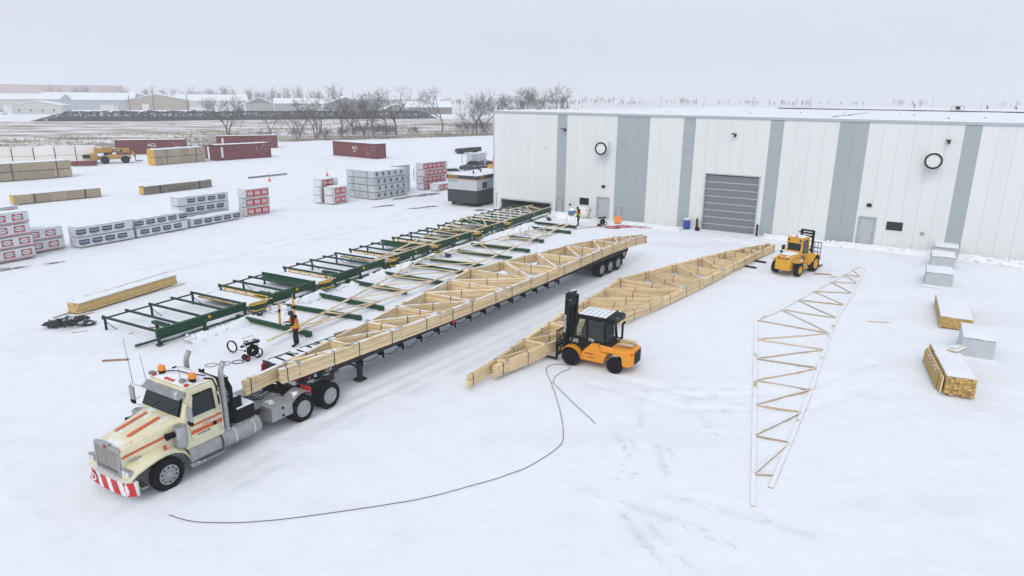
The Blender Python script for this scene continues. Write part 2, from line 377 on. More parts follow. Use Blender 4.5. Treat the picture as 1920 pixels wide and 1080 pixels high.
# where wheels have polished the snow to ice: a worn patch with a shape of its own
W = np.zeros_like(X)
for a, b, w in [((3.9, 22.7), (4.15, 20.9), .13), ((4.35, 22.4), (4.5, 21.2), .10), ((5.2, 21.9), (5.1, 19.9), .13), ((5.55, 21.6), (5.6, 20.7), .08), ((3.3, 17.8), (4.3, 14.9), .16), ((4.0, 17.3), (5.0, 15.2), .13), ((2.4, 19.0), (7.0, 16.0), .18), ((4.4, 19.0), (8.6, 16.8), .16), ((5.4, 25.8), (4.9, 23.4), .12), ((7.0, 26.2), (7.6, 22.6), .2), ((8.4, 26.6), (8.7, 23.6), .2), ((-6.4, 24.0), (7.5, 44.2), .2), ((-5.9, 23.7), (7.9, 43.9), .14), ((-10.2, 17.6), (-6.3, 23.9), .2), ((-9.5, 17.4), (-5.8, 23.4), .2), ((-4.0, 26.0), (6.5, 41.6), .25), ((3.2, 27.2), (9.5, 25.2), .18), ((4.6, 26.6), (10.5, 26.8), .18), ((15.5, 50.5), (22, 58.5), .4), ((-26, 46), (-9, 73), .35), ((-24, 45.4), (-7, 72), .35), ((-41, 60), (-20, 84), .4), ((-12.5, 16.2), (-10.9, 18.6), .25)]:
    a, b = np.array(a), np.array(b); m_k = (X > min(a[0], b[0])-2) & (X < max(a[0], b[0])+2) & (Y > min(a[1], b[1])-2) & (Y < max(a[1], b[1])+2)
    dd = seg_dist(X[m_k], Y[m_k], a, b); W[m_k] = np.maximum(W[m_k], np.exp(-(dd/w)**2)*np.clip((fbm(X[m_k]*1.3, Y[m_k]*1.3, 3)-.30)*3.0, 0, 1))
at_ = me.attributes.new('wear', 'FLOAT', 'POINT'); at_.data.foreach_set('value', W.reshape(-1).astype(np.float32))
# packed snow, driven over and a little dirty in places
m = MT['snow']; N = m.node_tree.nodes; L = m.node_tree.links; b = N['Principled BSDF']; src = b.inputs['Base Color'].links[0].from_socket
tc = N.new('ShaderNodeTexCoord'); mp = N.new('ShaderNodeMapping'); mp.inputs['Rotation'].default_value = (0, 0, R(-57)); mp.inputs['Scale'].default_value = (.035, .12, .1)
nz = N.new('ShaderNodeTexNoise'); nz.inputs['Scale'].default_value = 2.0; nz.inputs['Detail'].default_value = 9; nz.inputs['Roughness'].default_value = .68
mr = N.new('ShaderNodeMapRange'); mr.inputs['From Min'].default_value = .52; mr.inputs['From Max'].default_value = .78; mr.inputs['To Max'].default_value = .6
mx = N.new('ShaderNodeMix'); mx.data_type = 'RGBA'; mx.inputs['B'].default_value = (.66, .675, .70, 1)
L.new(tc.outputs['Object'], mp.inputs[0]); L.new(mp.outputs[0], nz.inputs['Vector']); L.new(nz.outputs['Fac'], mr.inputs['Value']); L.new(mr.outputs[0], mx.inputs['Factor']); L.new(src, mx.inputs['A']); L.new(mx.outputs['Result'], b.inputs['Base Color'])
wa = N.new('ShaderNodeAttribute'); wa.attribute_name = 'wear'; mw = N.new('ShaderNodeMix'); mw.data_type = 'RGBA'; mw.inputs['B'].default_value = (.58, .625, .67, 1); mh = N.new('ShaderNodeMath'); mh.operation = 'MULTIPLY'; mh.inputs[1].default_value = .5
L.new(wa.outputs['Fac'], mh.inputs[0]); L.new(mh.outputs[0], mw.inputs['Factor']); L.new(mx.outputs['Result'], mw.inputs['A']); L.new(mw.outputs['Result'], b.inputs['Base Color'])
me.materials.append(m)
ground = tag(link(bpy.data.objects.new('ground', me)), 'snow covered yard with faint wheel tracks', None, None, 'structure')

# dry field beyond the fence: grass poking through thin snow
def field_mat(name, thr, sc, g1, g2):
    m = bpy.data.materials.new(name); m.use_nodes = True; N = m.node_tree.nodes; L = m.node_tree.links; b = N['Principled BSDF']; b.inputs['Roughness'].default_value = .95; b.inputs['Specular IOR Level'].default_value = .1
    tc = N.new('ShaderNodeTexCoord'); mp = N.new('ShaderNodeMapping'); mp.inputs['Rotation'].default_value = (0, 0, R(-12)); mp.inputs['Scale'].default_value = sc
    a = N.new('ShaderNodeTexNoise'); a.inputs['Scale'].default_value = 1; a.inputs['Detail'].default_value = 9; a.inputs['Roughness'].default_value = .72
    c = N.new('ShaderNodeTexNoise'); c.inputs['Scale'].default_value = .05; c.inputs['Detail'].default_value = 4
    r = N.new('ShaderNodeMapRange'); r.inputs['From Min'].default_value = thr; r.inputs['From Max'].default_value = thr+.12
    mg = N.new('ShaderNodeMix'); mg.data_type = 'RGBA'; mg.inputs['A'].default_value = (*g1, 1); mg.inputs['B'].default_value = (*g2, 1)
    ms = N.new('ShaderNodeMix'); ms.data_type = 'RGBA'; ms.inputs['A'].default_value = (.72, .73, .75, 1)
    L.new(tc.outputs['Object'], mp.inputs[0]); L.new(mp.outputs[0], a.inputs['Vector']); L.new(tc.outputs['Object'], c.inputs['Vector'])
    L.new(a.outputs['Fac'], r.inputs['Value']); L.new(c.outputs['Fac'], mg.inputs['Factor']); L.new(mg.outputs['Result'], ms.inputs['B']); L.new(r.outputs[0], ms.inputs['Factor']); L.new(ms.outputs['Result'], b.inputs['Base Color'])
    return m
fm1 = field_mat('field_grass', .45, (.045, .10, .1), (.30, .235, .15), (.27, .24, .21)); fm2 = field_mat('far_field_grass', .56, (.006, .03, .02), (.48, .44, .40), (.46, .44, .43))
near_e = [(-220, -58)]+[(x, y+1.5) for x, y in zip(FX[1:9], FY[1:9])]; far_e = [(-420, 190), (-250, 247), (-182, 272), (-145, 286), (-109, 306), (-38, 337), (20, 365), (110, 420)]
mb = MB(); poly = [(x, y, .012) for x, y in near_e]+[(x, y, .012) for x, y in reversed(far_e)]; mb.add(poly, [tuple(range(len(poly)))])
tag(mb.build('field', fm1), 'dry grass field with thin snow beyond the fence', None, None, 'structure')
mb = MB(); poly = [(-60, 520, .02), (30, 372, .02), (150, 330, .02), (420, 500, .02), (2600, 1500, .02), (2600, 2600, .02), (-200, 2600, .02)]; mb.add(poly, [tuple(range(len(poly)))])
tag(mb.build('far_field', fm2), 'pale snowy fields stretching to the horizon', None, None, 'structure')
# low hills
mb = MB()
for (x0, x1, y, h, sd_) in ((-3600, -200, 3000, 62, 3), (-900, 1500, 3400, 44, 9), (900, 4200, 3300, 40, 21), (-2600, 200, 2300, 26, 31)):
    nn = 60; ring_a = []; ring_b = []; ring_c = []
    for i in range(nn+1):
        t = i/nn; x = x0+(x1-x0)*t; e = min(1, 6*t, 6*(1-t)); hh = h*e*(.45+.9*float(fbm(np.array(t*7.+sd_), np.array(sd_*1.3), 3)))
        ring_a.append((x, y-380, -.5)); ring_b.append((x, y, hh)); ring_c.append((x, y+500, -.5))
    mb.loft([ring_a, ring_b, ring_c], 0, False, False)
tag(mb.build('hills', fm2, smooth=60), 'faint low hills along the horizon', None, None, 'structure')

# ------------------------------------------------------------------ factory building
A0 = V(-2.07, 74.44, 0); WA = R(-31)
bld = mk_empty('factory_building', A0, WA, 'large white metal building with grey vertical stripes and flat snowy roof', 'building')
OPN = [(22.95, 27.6, -.3, 5.1), (12.27, 13.52, -.3, 2.12), (35.87, 37.1, -.3, 2.45), (10.27, 11.43, 1.14, 1.95), (37.85, 39.13, 1.5, 2.3), (1.0, 7.0, .03, .98)]
PK = {7, 13, 14, 15, 19, 26, 31, 32, 39}
WH = 10.06
for k in range(0, 58):
    x0, x1 = .05+1.078*k+.004, .05+1.078*(k+1)-.004
    xs = sorted({x0, x1}|{v for o in OPN for v in o[:2] if x0 < v < x1}); mb = MB(); tt = random.random()
    for a, c in zip(xs, xs[1:]):
        hit = sorted([o for o in OPN if o[0] < (a+c)/2 < o[1]], key=lambda o: o[2]); z = -.3
        for o in hit:
            if o[2] > z: mb.b2(a, c, 0, .14, z, o[2], 0, tt)
            z = o[3]
        mb.b2(a, c, 0, .14, z, WH, 0, tt)
    # pencil ribs pressed into the sheet
    
    mb.build('wall_panel', MT['panel_grey' if k in PK else 'panel_white'], bld)
mb = MB(); mb.b2(.03, 62, .145, .2, -.3, WH, 0, .5); mb.box((31, 47.6, 4.7), (62, 94.5, 9.2), 0)
# interior shade put in as black sheets behind the panels, deeper behind the slot
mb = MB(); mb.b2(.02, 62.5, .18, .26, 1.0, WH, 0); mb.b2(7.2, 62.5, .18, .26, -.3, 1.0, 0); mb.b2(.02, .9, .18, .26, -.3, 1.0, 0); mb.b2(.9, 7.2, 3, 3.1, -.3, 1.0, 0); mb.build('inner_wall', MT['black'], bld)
mb = MB()
for k in range(44): mb.b2(-.02, .1, .14+k*2.15, .14+(k+1)*2.15-.012, -.3, WH-k*.0185, 0, random.random())
mb.build('side_wall', MT['panel_white'], bld)
mb = MB(); mb.prism([(62.45, .14, -.3), (62.45, 95, -.3), (62.45, 95, WH-.69), (62.45, .14, WH+.1)], (.1, 0, 0)); mb.b2(0, 62.4, 94.8, 94.95, -.3, WH-.69, 0); mb.build('rear_wall', MT['panel_white'], bld)
mb = MB(); mb.b2(-.09, 62.6, -.09, .02, WH-.05, WH+.16, 0); mb.b2(-.09, -.03, .02, .16, WH-.05, WH+.16, 0); mb.build('roof_flashing', MT['flashing'], bld, bevel=.015)
mb = MB(); mb.b2(-.055, .045, -.035, .0, -.3, WH-.06, 0); mb.build('corner_trim', MT['flashing'], bld)
# roof sheet with a soft layer of snow
mb = MB(); nxr, nyr = 90, 70; rings = []
RZ = lambda x, y: WH+.16-.0088*y
for j in range(nyr+1):
    y = -.02+95*(j/nyr)**1.6; row = []
    for i in range(nxr+1):
        x = -.02+62.5*i/nxr; edge = min(1, (y+.05)/.5, (x+.05)/.5)
        row.append((x, y, RZ(x, y)+edge*(.05+.09*float(fbm(np.array(x*.35), np.array(y*.22), 3)))))
    rings.append(row)
mb.loft(rings, 0, False, False); mb.build('roof', MT['roof_snow'], bld, smooth=50)
mb = MB(); mb.b2(14, 62.5, 78, 78.12, RZ(0, 78)-.1, RZ(0, 78)+.26, 0); mb.build('roof_ridge_flashing', MT['black'], bld)
for (x, y) in ((4, 12), (9, 20), (16, 9), (23, 15), (26, 28), (33, 11), (38, 24), (41, 8), (19, 30), (30, 36), (44, 16), (12, 33), (47, 9), (36, 40)):
    mb = MB(); mb.cyl((x, y, RZ(x, y)), (x, y, RZ(x, y)+.16), .07, n=8); mb.build('roof_vent_pipe', MT['black_snow'], bld)
mb = MB(); mb.tube([(32.5, 3+i*2.4, RZ(0, 3+i*2.4)+.1+.02*(i % 2)) for i in range(16)], .05, 5); mb.build('roof_cable', MT['dull_steel'], bld)
# overhead door: recessed, eight sections with pale ribs
DX0, DX1, DH = 22.95, 27.6, 5.1
mb = MB(); mb.b2(DX0-.12, DX0, -.05, .2, -.3, DH+.1); mb.b2(DX1, DX1+.12, -.05, .2, -.3, DH+.1); mb.b2(DX0, DX1, -.05, .2, DH, DH+.1); mb.build('door_frame', MT['door_pale'], bld, bevel=.01)
od = mk_empty('overhead_door', (0, 0, 0)); setp(od, bld)
for i in range(8):
    z0 = -.02+i*DH/8; mb = MB(); mb.b2(DX0, DX1, .13, .19, z0, z0+DH/8-.07); mb.build('door_section', MT['door_grey'], od)
    if i: mb = MB(); mb.b2(DX0, DX1, .10, .18, z0-.07, z0-.0005); mb.build('door_rib', MT['door_rib'], od)
def mandoor(x0, x1, h, hinge):
    mb = MB(); mb.b2(x0-.07, x0+.05, -.05, .16, -.2, h+.06); mb.b2(x1-.05, x1+.07, -.05, .16, -.2, h+.06); mb.b2(x0+.05, x1-.05, -.05, .16, h-.05, h+.06); mb.build('door_frame', MT['flashing'], bld)
    mb = MB(); mb.b2(x0+.055, x1-.055, .06, .12, -.2, h-.055); d = mb.build('personnel_door', MT['door_pale'], bld, bevel=.01)
    hx = x0+.17 if hinge else x1-.17
    mb = MB(); mb.b2(hx-.02, hx+.02, .0, .06, .95, 1.2); mb.build('handle', MT['steel'], d)
mandoor(12.27, 13.52, 2.12, True); mandoor(35.87, 37.1, 2.45, False)
for (x0, x1, z0, z1) in (OPN[3], OPN[4]):
    mb = MB()
    for a in ((x0-.06, x0+.05, z0-.06, z1+.06), (x1-.05, x1+.06, z0-.06, z1+.06), (x0+.05, x1-.05, z0-.06, z0+.04), (x0+.05, x1-.05, z1-.04, z1+.06)): mb.b2(a[0], a[1], -.03, .14, a[2], a[3])
    w = mb.build('window_frame', MT['panel_white'], bld); mb = MB(); mb.b2(x0+.05, x1-.05, .08, .1, z0+.04, z1-.04); mb.build('pane', MT['glass'], w)
mb = MB(); mb.b2(.9, 7.1, -.07, .14, .98, 1.12); mb.b2(.86, 1.0, -.07, .14, -.2, .98); mb.b2(7.0, 7.14, -.07, .14, -.2, .98); mb.build('slot_frame', MT['flashing'], bld)
for (fx, fz) in ((12.85, 6.95), (40.4, 7.3)):
    f = mk_empty('exhaust_fan', (fx, 0, fz)); setp(f, bld)
    mb = MB(); mb.b2(-.52, .52, -.45, 0, -.55, .55); mb.build('housing', MT['panel_white'], f, bevel=.02)
    mb = MB(); mb.cyl((0, -.45, 0), (0, -.95, 0), .56, .6, 28); mb.build('hood', MT['panel_white'], f, smooth=40)
    mb = MB(); mb.lathe([(.48, -.98), (.48, -1.03), (.61, -1.03), (.61, -.93), (.48, -.93)], axis='y', n=28); mb.build('ring', MT['black'], f, smooth=40)
    mb = MB(); mb.cyl((0, -.94, 0), (0, -.985, 0), .485, n=28); mb.build('damper', MT['panel_white'], f)
    mb = MB(); mb.box((0, -.25, .59), (1.0, .4, .08)); mb.build('snow_cap', MT['snow_cap'], f, bevel=.03)
for (lx, lz) in ((8.48, 8.6), (25.2, 8.7), (41.2, 8.8)):
    f = mk_empty('wall_light', (lx, 0, lz)); setp(f, bld)
    mb = MB(); mb.b2(-.07, .07, -.12, 0, -.22, .1); mb.build('bracket', MT['black'], f)
    mb = MB(); mb.box((-.05, -.36, .06), (.36, .5, .09)); mb.build('lamp_head', MT['black_snow'], f, bevel=.02)
for (bx, bz, s_, mt) in ((6.17, 6.8, .26, 'panel_white'), (12.9, 3.2, .34, 'black'), (36.46, 3.45, .36, 'black'), (40.5, 1.54, .26, 'galv'), (9.3, 1.1, .2, 'black')):
    mb = MB(); mb.box((bx, -.07, bz), (s_, .14, s_*.7)); mb.build('wall_box', MT[mt], bld, bevel=.015)
mb = MB(); mb.tube([(.35, -.05, -.2), (.35, -.05, 1.6), (.55, -.05, 1.62)], .025, 6); mb.build('conduit', MT['galv'], bld)
# the lower section behind, and what stands on the roofs
bk = mk_empty('rear_building', A0, WA, 'lower flat snow covered roof section behind the main white building', 'building')
mb = MB(); rr = []
for j in range(24):
    y = 96+j*8; rr.append([(8+i*2.6, y, 8.95-.0075*(y-96)+.12*float(fbm(np.array(i*.6), np.array(j*.8), 2))) for i in range(36)])
mb.loft(rr, 0, False, False); mb.build('roof', MT['roof_snow'], bk, smooth=60)
mb = MB(); mb.prism([(8, 96, -.3), (8, 279.9, -.3), (8, 279.9, 7.55), (8, 96, 8.93)], (91, 0, 0)); mb.build('wall', MT['panel_white'], bk)

def RP_Z(x, y):
    d = V(x, y, 0)-A0; ly = d.x*(-math.sin(WA))+d.y*math.cos(WA); return 8.95-.0075*(ly-96)+.08
gt = mk_empty('rooftop_frame', A0, WA, 'small steel frame with a dark unit on the roof ridge', 'rooftop unit'); RF = (43, 80)
mb = MB()
for a, c in (((-.9, 0), (-.9, 1.0)), ((.9, 0), (.9, 1.0)), ((-.9, 1.0), (.9, 1.0)), ((-.9, .35), (.9, .35))): mb.bar((RF[0]+a[0], RF[1], RZ(0, 80)+a[1]), (RF[0]+c[0], RF[1], RZ(0, 80)+c[1]), .09, .09)
mb.build('guard_frame', MT['dull_steel'], gt); mb = MB(); mb.box((RF[0], RF[1]+.3, RZ(0, 80)+.75), (.7, .5, .6)); mb.build('fan_unit', MT['black'], gt, bevel=.04)
# ------------------------------------------------------------------ roof trusses (all the same pattern)
TN = [(-1.45, .17), (.6, .45), (3.2, .95), (5.82, 1.48), (8.3, 2.0), (10.9, 2.5), (13.55, 3.02), (16.1, 3.6), (19.0, 3.2), (22.1, 2.78), (25.15, 2.32), (28.05, 1.78), (30.3, 1.25), (32.0, .75), (33.3, .4)]
BN = [(0, 0), (.8, -.05), (3.4, -.2), (6.1, -.32), (8.65, -.4), (11.2, -.45), (13.9, -.47), (16.6, -.45), (19.5, -.38), (22.5, -.28), (25.5, -.15), (28.3, -.06), (30.2, -.02), (33.2, 0)]
WEB = [(1, 1), (2, 2), (3, 3), (4, 4), (5, 5), (6, 6), (7, 7), (8, 8), (9, 9), (10, 10), (11, 11), (12, 12), (1, 2), (2, 3), (3, 4), (4, 5), (5, 6), (6, 7), (8, 7), (9, 8), (10, 9), (11, 10), (12, 11), (13, 12)]
def truss_parts(root, plies, pt, zf, mt, cw=.15, ww=.12, straps=0, plates=True, sc=1.0, top=None, gap=.004, webz=0.0):
    """chords and webs of a pack of flat-lying trusses; each member is its own part, its plies real boards"""
    T = [(a*sc, b*sc) for a, b in (top or TN)]; B = [(a*sc, b*sc) for a, b in BN]
    def member(name, p, q, w, k0=0):
        mb = MB(); L_ = math.hypot(q[0]-p[0], q[1]-p[1]); n = max(1, int(L_/1.3)) if callable(zf) else 1
        for k in range(plies):
            j = (random.uniform(-.012, .012), random.uniform(-.012, .012)) if plies > 1 else (0, 0); t = random.random()
            z = .5*pt+k*pt
            pts = []
            for i in range(n+1):
                u = i/n; x = p[0]+(q[0]-p[0])*u+j[0]; y = p[1]+(q[1]-p[1])*u+j[1]; pts.append(V(x, y, (zf(x) if zf.__code__.co_argcount == 1 else zf(x, y))+z))
            dx = (q[0]-p[0])/L_*(.03*random.uniform(-1, 1) if plies > 1 else 0)
            for a, c in zip(pts, pts[1:]): mb.bar(a+V(dx, 0, 0), c+V(dx, 0, 0), w, pt-gap, 0, t)
        o = mb.build(name, mt, root)
        if name == 'web': o.location.z = webz
        return o
    pk = max(range(len(T)), key=lambda i: T[i][1])
    brk = [0, 4, pk, 10, len(T)-1]
    for a, c in zip(brk, brk[1:]):
        for i in range(a, c): pass
        mb_pts = T[a:c+1]
        mbx = None
        for p, q in zip(mb_pts, mb_pts[1:]):
            o = member('top_chord', p, q, cw)
    for p, q in zip(B[0:], B[1:]): member('bottom_chord', p, q, cw)
    for ti, bi in WEB:
        p, q = V(*T[ti]), V(*B[bi]); d = (q-p).normalized(); member('web', tuple(p+d*cw*.55), tuple(q-d*cw*.55), ww)
    if plates:
        mb = MB()
        for l in (T[1:-1], B[1:-1]):
            for (x, y) in l: mb.box((x, y, zf(x)+plies*pt+.004), (.24, .16, .006), 0, random.uniform(-.2, .3))
        tag(mb.build('nail_plates', MT['nail_plate'], root), kind='stuff')
    if straps:
        H_ = plies*pt
        def hoop(x, y, w, ang):
            mb = MB(); d = V(math.cos(ang), math.sin(ang), 0); s = V(-d.y, d.x, 0); z = zf(x); c = V(x, y, z)
            for sg in (-1, 1): mb.bar(c+s*sg*(w/2+.012), c+s*sg*(w/2+.012)+V(0, 0, H_+.006), .03, .012, 0, None, tuple(s))
            mb.bar(c+s*(w/2+.012)+V(0, 0, H_+.006), c-s*(w/2+.012)+V(0, 0, H_+.006), .03, .012); mb.build('strap', MT['band'], root)
        for l, n in ((B, straps), (T, straps-4)):
            for i in range(n):
                s = (.35+i*(l[-1][0]-l[0][0]-.7)/(n-1))+l[0][0]+random.uniform(-.35, .35)
                for p, q in zip(l, l[1:]):
                    if p[0] <= s <= q[0]:
                        u = (s-p[0])/(q[0]-p[0]); hoop(s, p[1]+(q[1]-p[1])*u, cw, math.atan2(q[1]-p[1], q[0]-p[0]))
        for ti, bi in WEB[1:]:
            p, q = V(*T[ti]), V(*B[bi]); L_ = (q-p).length
            if L_ > 1.2:
                c = p+(q-p)*random.uniform(.35, .6); hoop(c.x, c.y, ww, math.atan2((q-p).y, (q-p).x))
TA = R(55.5)
# on the trailer
load_ = mk_empty('truss_bundle', (-8.64, 23.66, 0), TA, 'long strapped bundle of wooden roof trusses loaded on the flatbed trailer', 'trusses')
truss_parts(load_, 13, .045, lambda x: 1.44-.006*max(0, x-26)**2-.0, MT['wood_dusted'], .155, .13, straps=19)
# on the ground, its middle raised a little on the forks
gb = mk_empty('truss_bundle', (-.74, 27.38, 0), R(50.2), 'long strapped bundle of wooden roof trusses on the snow, held by the orange forklift', 'trusses')
truss_parts(gb, 12, .045, lambda x: .06+.20*math.exp(-((x-6)/7.0)**2), MT['wood'], .155, .13, straps=17, sc=1.02)
for s, d in ((27.5, -.35), (29.6, -.3)):
    mb = MB(); mb.box((0, 0, .06), (.14, 1.3, .12)); o = mb.build('timber_bearer', MT['black_snow'])
    c, sn = math.cos(R(50.2)), math.sin(R(50.2)); o.location = (-.74+s*c-d*sn, 27.38+s*sn+d*c, -.02); o.rotation_euler = (0, 0, R(50.2))
    tag(o, 'dark bearer under the %s end of the ground truss bundle' % ('far' if s > 28 else 'middle of the far'), 'bearer', 'bearers under the truss bundle')
# single truss sunk in the snow
p, q = V(8.3, 19.2, 0), V(25.75, 48.4, 0); a = math.atan2(q.y-p.y, q.x-p.x)
ft = mk_empty('roof_truss', p, a, 'single roof truss lying almost buried in the snow at the open side', 'truss')
FT = [(-1.3, .25), (.5, .63), (3.2, 1.19), (5.82, 1.74), (8.3, 2.25), (10.9, 2.8), (13.55, 3.35), (16.7, 4.0), (19.4, 3.2), (22.0, 2.75), (24.6, 2.2), (27.7, 1.55), (30.3, 1.05), (32.0, .7), (33.6, .36)]
BN_keep = BN; BN = [(x, .30*math.exp(-((x-18)/7)**2)) for x, y in BN_keep]
truss_parts(ft, 1, .14, lambda x, y: gz(p.x+x*math.cos(a)-y*math.sin(a), p.y+x*math.sin(a)+y*math.cos(a))-.095, MT['wood_snowy'], .15, .06, plates=False, sc=1.02, top=FT, webz=.035); BN = BN_keep
# truss being assembled on the arms beside the table
p, q = V(-11.0, 32.4, 0), V(5.56, 63.3, 0); a = math.atan2(q.y-p.y, q.x-p.x)
at_ = mk_empty('roof_truss', p, a, 'single pale roof truss laid out across the green floor arms by the worker', 'truss')
truss_parts(at_, 1, .05, lambda x: .30, MT['wood_pale'], .16, .11, sc=1.04)

# ------------------------------------------------------------------ wheels
def wheel(parent, x, y, z, r, w, out, rim_m='alloy', tyre_m='rubber', front=False, name='wheel'):
    """axle along local y; out = +1 left face outward"""
    root = mk_empty(name, (x, y, z)); setp(root, parent)
    mb = MB(); h = w/2; pr = [(r*.60, -h*.85), (r*.72, -h), (r*.90, -h*.98), (r*.98, -h*.80), (r, -h*.55), (r, h*.55), (r*.98, h*.80), (r*.90, h*.98), (r*.72, h), (r*.60, h*.85)]
    mb.lathe(pr, axis='y', n=30)
    for i in range(30):
        an = 2*math.pi*i/30
        for s in (-.28, .28): mb.box((r*math.cos(an)*1.0, s*w, r*math.sin(an)*1.0), (.03, w*.3, .03), 0)
    mb.build('tyre', MT[tyre_m], root, smooth=45)
    mb = MB(); k = out
    if front: prof = [(.05, .30*w*k), (.12*r/.5, .34*w*k), (.2*r/.5, .36*w*k), (.36*r/.5, .40*w*k), (.50*r, .46*w*k), (.61*r, .47*w*k), (.62*r, .40*w*k)]
    else: prof = [(.02, -.30*w*k), (.26*r, -.30*w*k), (.42*r, -.34*w*k), (.50*r, -.15*w*k), (.53*r, .30*w*k), (.57*r, .47*w*k), (.63*r, .47*w*k), (.635*r, .34*w*k)]
    mb.lathe(prof, axis='y', n=26); mb.build('rim', MT[rim_m], root, smooth=45)
    mb = MB(); y0, y1 = (.36*w*k, .50*w*k) if front else (-.30*w*k, .12*w*k)
    mb.cyl((0, y0, 0), (0, y1, 0), r*.20, r*.17, 14)
    for i in range(10):
        an = 2*math.pi*i/10; c, s = math.cos(an), math.sin(an); yb = .40*w*k if front else -.30*w*k
        mb.cyl((r*.33*c, yb, r*.33*s), (r*.33*c, yb+.05*k, r*.33*s), r*.035, n=6)
    mb.build('hub', MT['steel' if front else 'dull_steel'], root)
    if front or r > .45:
        mb = MB(); yh_ = (.445*w*k, .475*w*k) if front else (-.36*w*k, -.28*w*k); rh = .48 if front else .36
        for i in range(10):
            an = 2*math.pi*(i+.5)/10; c, s = math.cos(an), math.sin(an); mb.cyl((r*rh*c, yh_[0], r*rh*s), (r*rh*c, yh_[1], r*rh*s), r*.06, n=8)
        mb.build('hand_hole', MT['black'], root)
    return root

# ------------------------------------------------------------------ semi truck (x forward, y left)
TY = R(239)
lf = V(-math.sin(TY), math.cos(TY), 0)
trk = mk_empty('semi_truck', V(-10.61, 18.83, -.035)-lf*1.2, TY, 'cream conventional semi truck with orange stripes coupled to the trailer', 'truck')
mb = MB()
for s in (-1, 1): mb.b2(-7.75, .6, s*.43-.05, s*.43+.05, .72, 1.0)
for x in (-.6, -2.6, -4.2, -5.2, -7.3): mb.b2(x-.06, x+.06, -.38, .38, .74, .98)
for x in (0, -5.46, -6.82): mb.cyl((x, -1.05, .52), (x, 1.05, .52), .09, n=8)
mb.build('chassis', MT['dark_frame'], trk)
# bumper with red and white warning stripes
def ring_z(pts, z): return [(x, y, z) for x, y in pts]
bp = [(.78, -1.22), (.98, -1.0), (1.04, -.5), (1.05, 0), (1.04, .5), (.98, 1.0), (.78, 1.22), (.70, 1.2), (.70, -1.2)]
mb = MB(); mb.loft([ring_z(bp, .34), ring_z(bp, .80)]); bum = mb.build('bumper', MT['white_paint'], trk, smooth=30)
def bx_at(y):
    for (x0, y0), (x1, y1) in zip(bp[:6], bp[1:7]):
        if y0 <= y <= y1: return x0+(x1-x0)*(y-y0)/(y1-y0)
    return .78
for i in range(5):
    y0 = -1.21+i*.55; mb = MB()
    for j in range(8):
        f = lambda y: min(1.21, max(-1.21, y)); a, c = y0+.31*j/8, y0+.31*(j+1)/8; sh = -.13
        mb.add([(bx_at(f(a))+.006, f(a), .345), (bx_at(f(c))+.006, f(c), .345), (bx_at(f(c+sh))+.006, f(c+sh), .795), (bx_at(f(a+sh))+.006, f(a+sh), .795)], [(0, 1, 2, 3)])
    mb.build('warning_stripe', MT['red'], bum)
mb = MB(); mb.geo(oval_geo(.17, .17), frame((1.068, -.56, .57), (0, 1, 0), (0, 0, 1)), 0); mb.geo(text_geo('D', .36, .03), frame((1.073, -.56, .57), (0, 1, 0), (0, .1, 1)), 1); mb.build('emblem', [MT['red'], MT['white_paint']], bum)
mb = MB(); mb.b2(.55, .75, -.95, .95, .30, .36); mb.build('air_dam', MT['steel'], trk)
# grille
mb = MB()
GX = .80
mb.prism([(GX, -.54, .86), (GX, -.47, .86), (GX-.02, -.47, 1.72), (GX-.02, -.54, 1.66)], (.08, 0, 0)); mb.prism([(GX, .54, .86), (GX, .47, .86), (GX-.02, .47, 1.72), (GX-.02, .54, 1.66)], (.08, 0, 0))
mb.b2(GX-.02, GX+.06, -.47, .47, 1.60, 1.74); mb.b2(GX-.02, GX+.06, -.47, .47, .82, .88); gr = mb.build('grille', MT['steel'], trk, bevel=.02)
mb = MB(); mb.b2(GX-.06, GX-.02, -.47, .47, .88, 1.6); mb.build('radiator', MT['black'], gr)
for i in range(11): mb = MB(); y = -.42+i*.084; mb.b2(GX-.01, GX+.05, y-.014, y+.014, .88, 1.60); mb.build('grille_bar', MT['chrome'], gr)
mb = MB(); mb.b2(GX+.0, GX+.085, -.2, .2, 1.74, 1.80); mb.b2(GX+.0, GX+.09, -.05, .05, 1.63, 1.72, 1); mb.build('badge', [MT['steel'], MT['red']], gr)
# hood
def hsec(x, hw, zb, zt, rc=.2):
    r = []
    for y, z in ((-hw, zb), (-hw, zt-rc), (-hw+.04*rc/.2, zt-.08*rc/.2), (-hw+rc*.7, zt-.012), (-hw*.45, zt+.02), (0, zt+.05), (hw*.45, zt+.02), (hw-rc*.7, zt-.012), (hw-.04*rc/.2, zt-.08*rc/.2), (hw, zt-rc), (hw, zb)): r.append((x, y, z))
    return r
HS = [(.80, .55, .95, 1.66, .14), (.62, .57, .95, 1.77, .18), (.2, .62, 1.0, 1.87, .2), (-.3, .70, 1.02, 1.97, .22), (-.75, .78, 1.02, 2.05, .22), (-1.0, .84, 1.02, 2.09, .22)]
mb = MB(); mb.loft([hsec(*h) for h in HS]); hood = mb.build('hood', MT['cream'], trk, smooth=35)
def hI(x):
    for a, c in zip(HS, HS[1:]):
        if c[0] <= x <= a[0]:
            t = (a[0]-x)/(a[0]-c[0]); return [a[i]+(c[i]-a[i])*t for i in range(5)]
    return HS[-1]
for y0 in (-.34, .20):
    mb = MB(); xs = [.35-.1*i for i in range(11)]
    rows = [[(x, y, hI(x)[3]+.026+.03*(1-abs(y)/.6)+.004) for y in (y0, y0+.12)] for x in xs]; mb.loft(rows, 0, False, False); mb.build('hood_stripe', MT['orange_stripe'], hood)
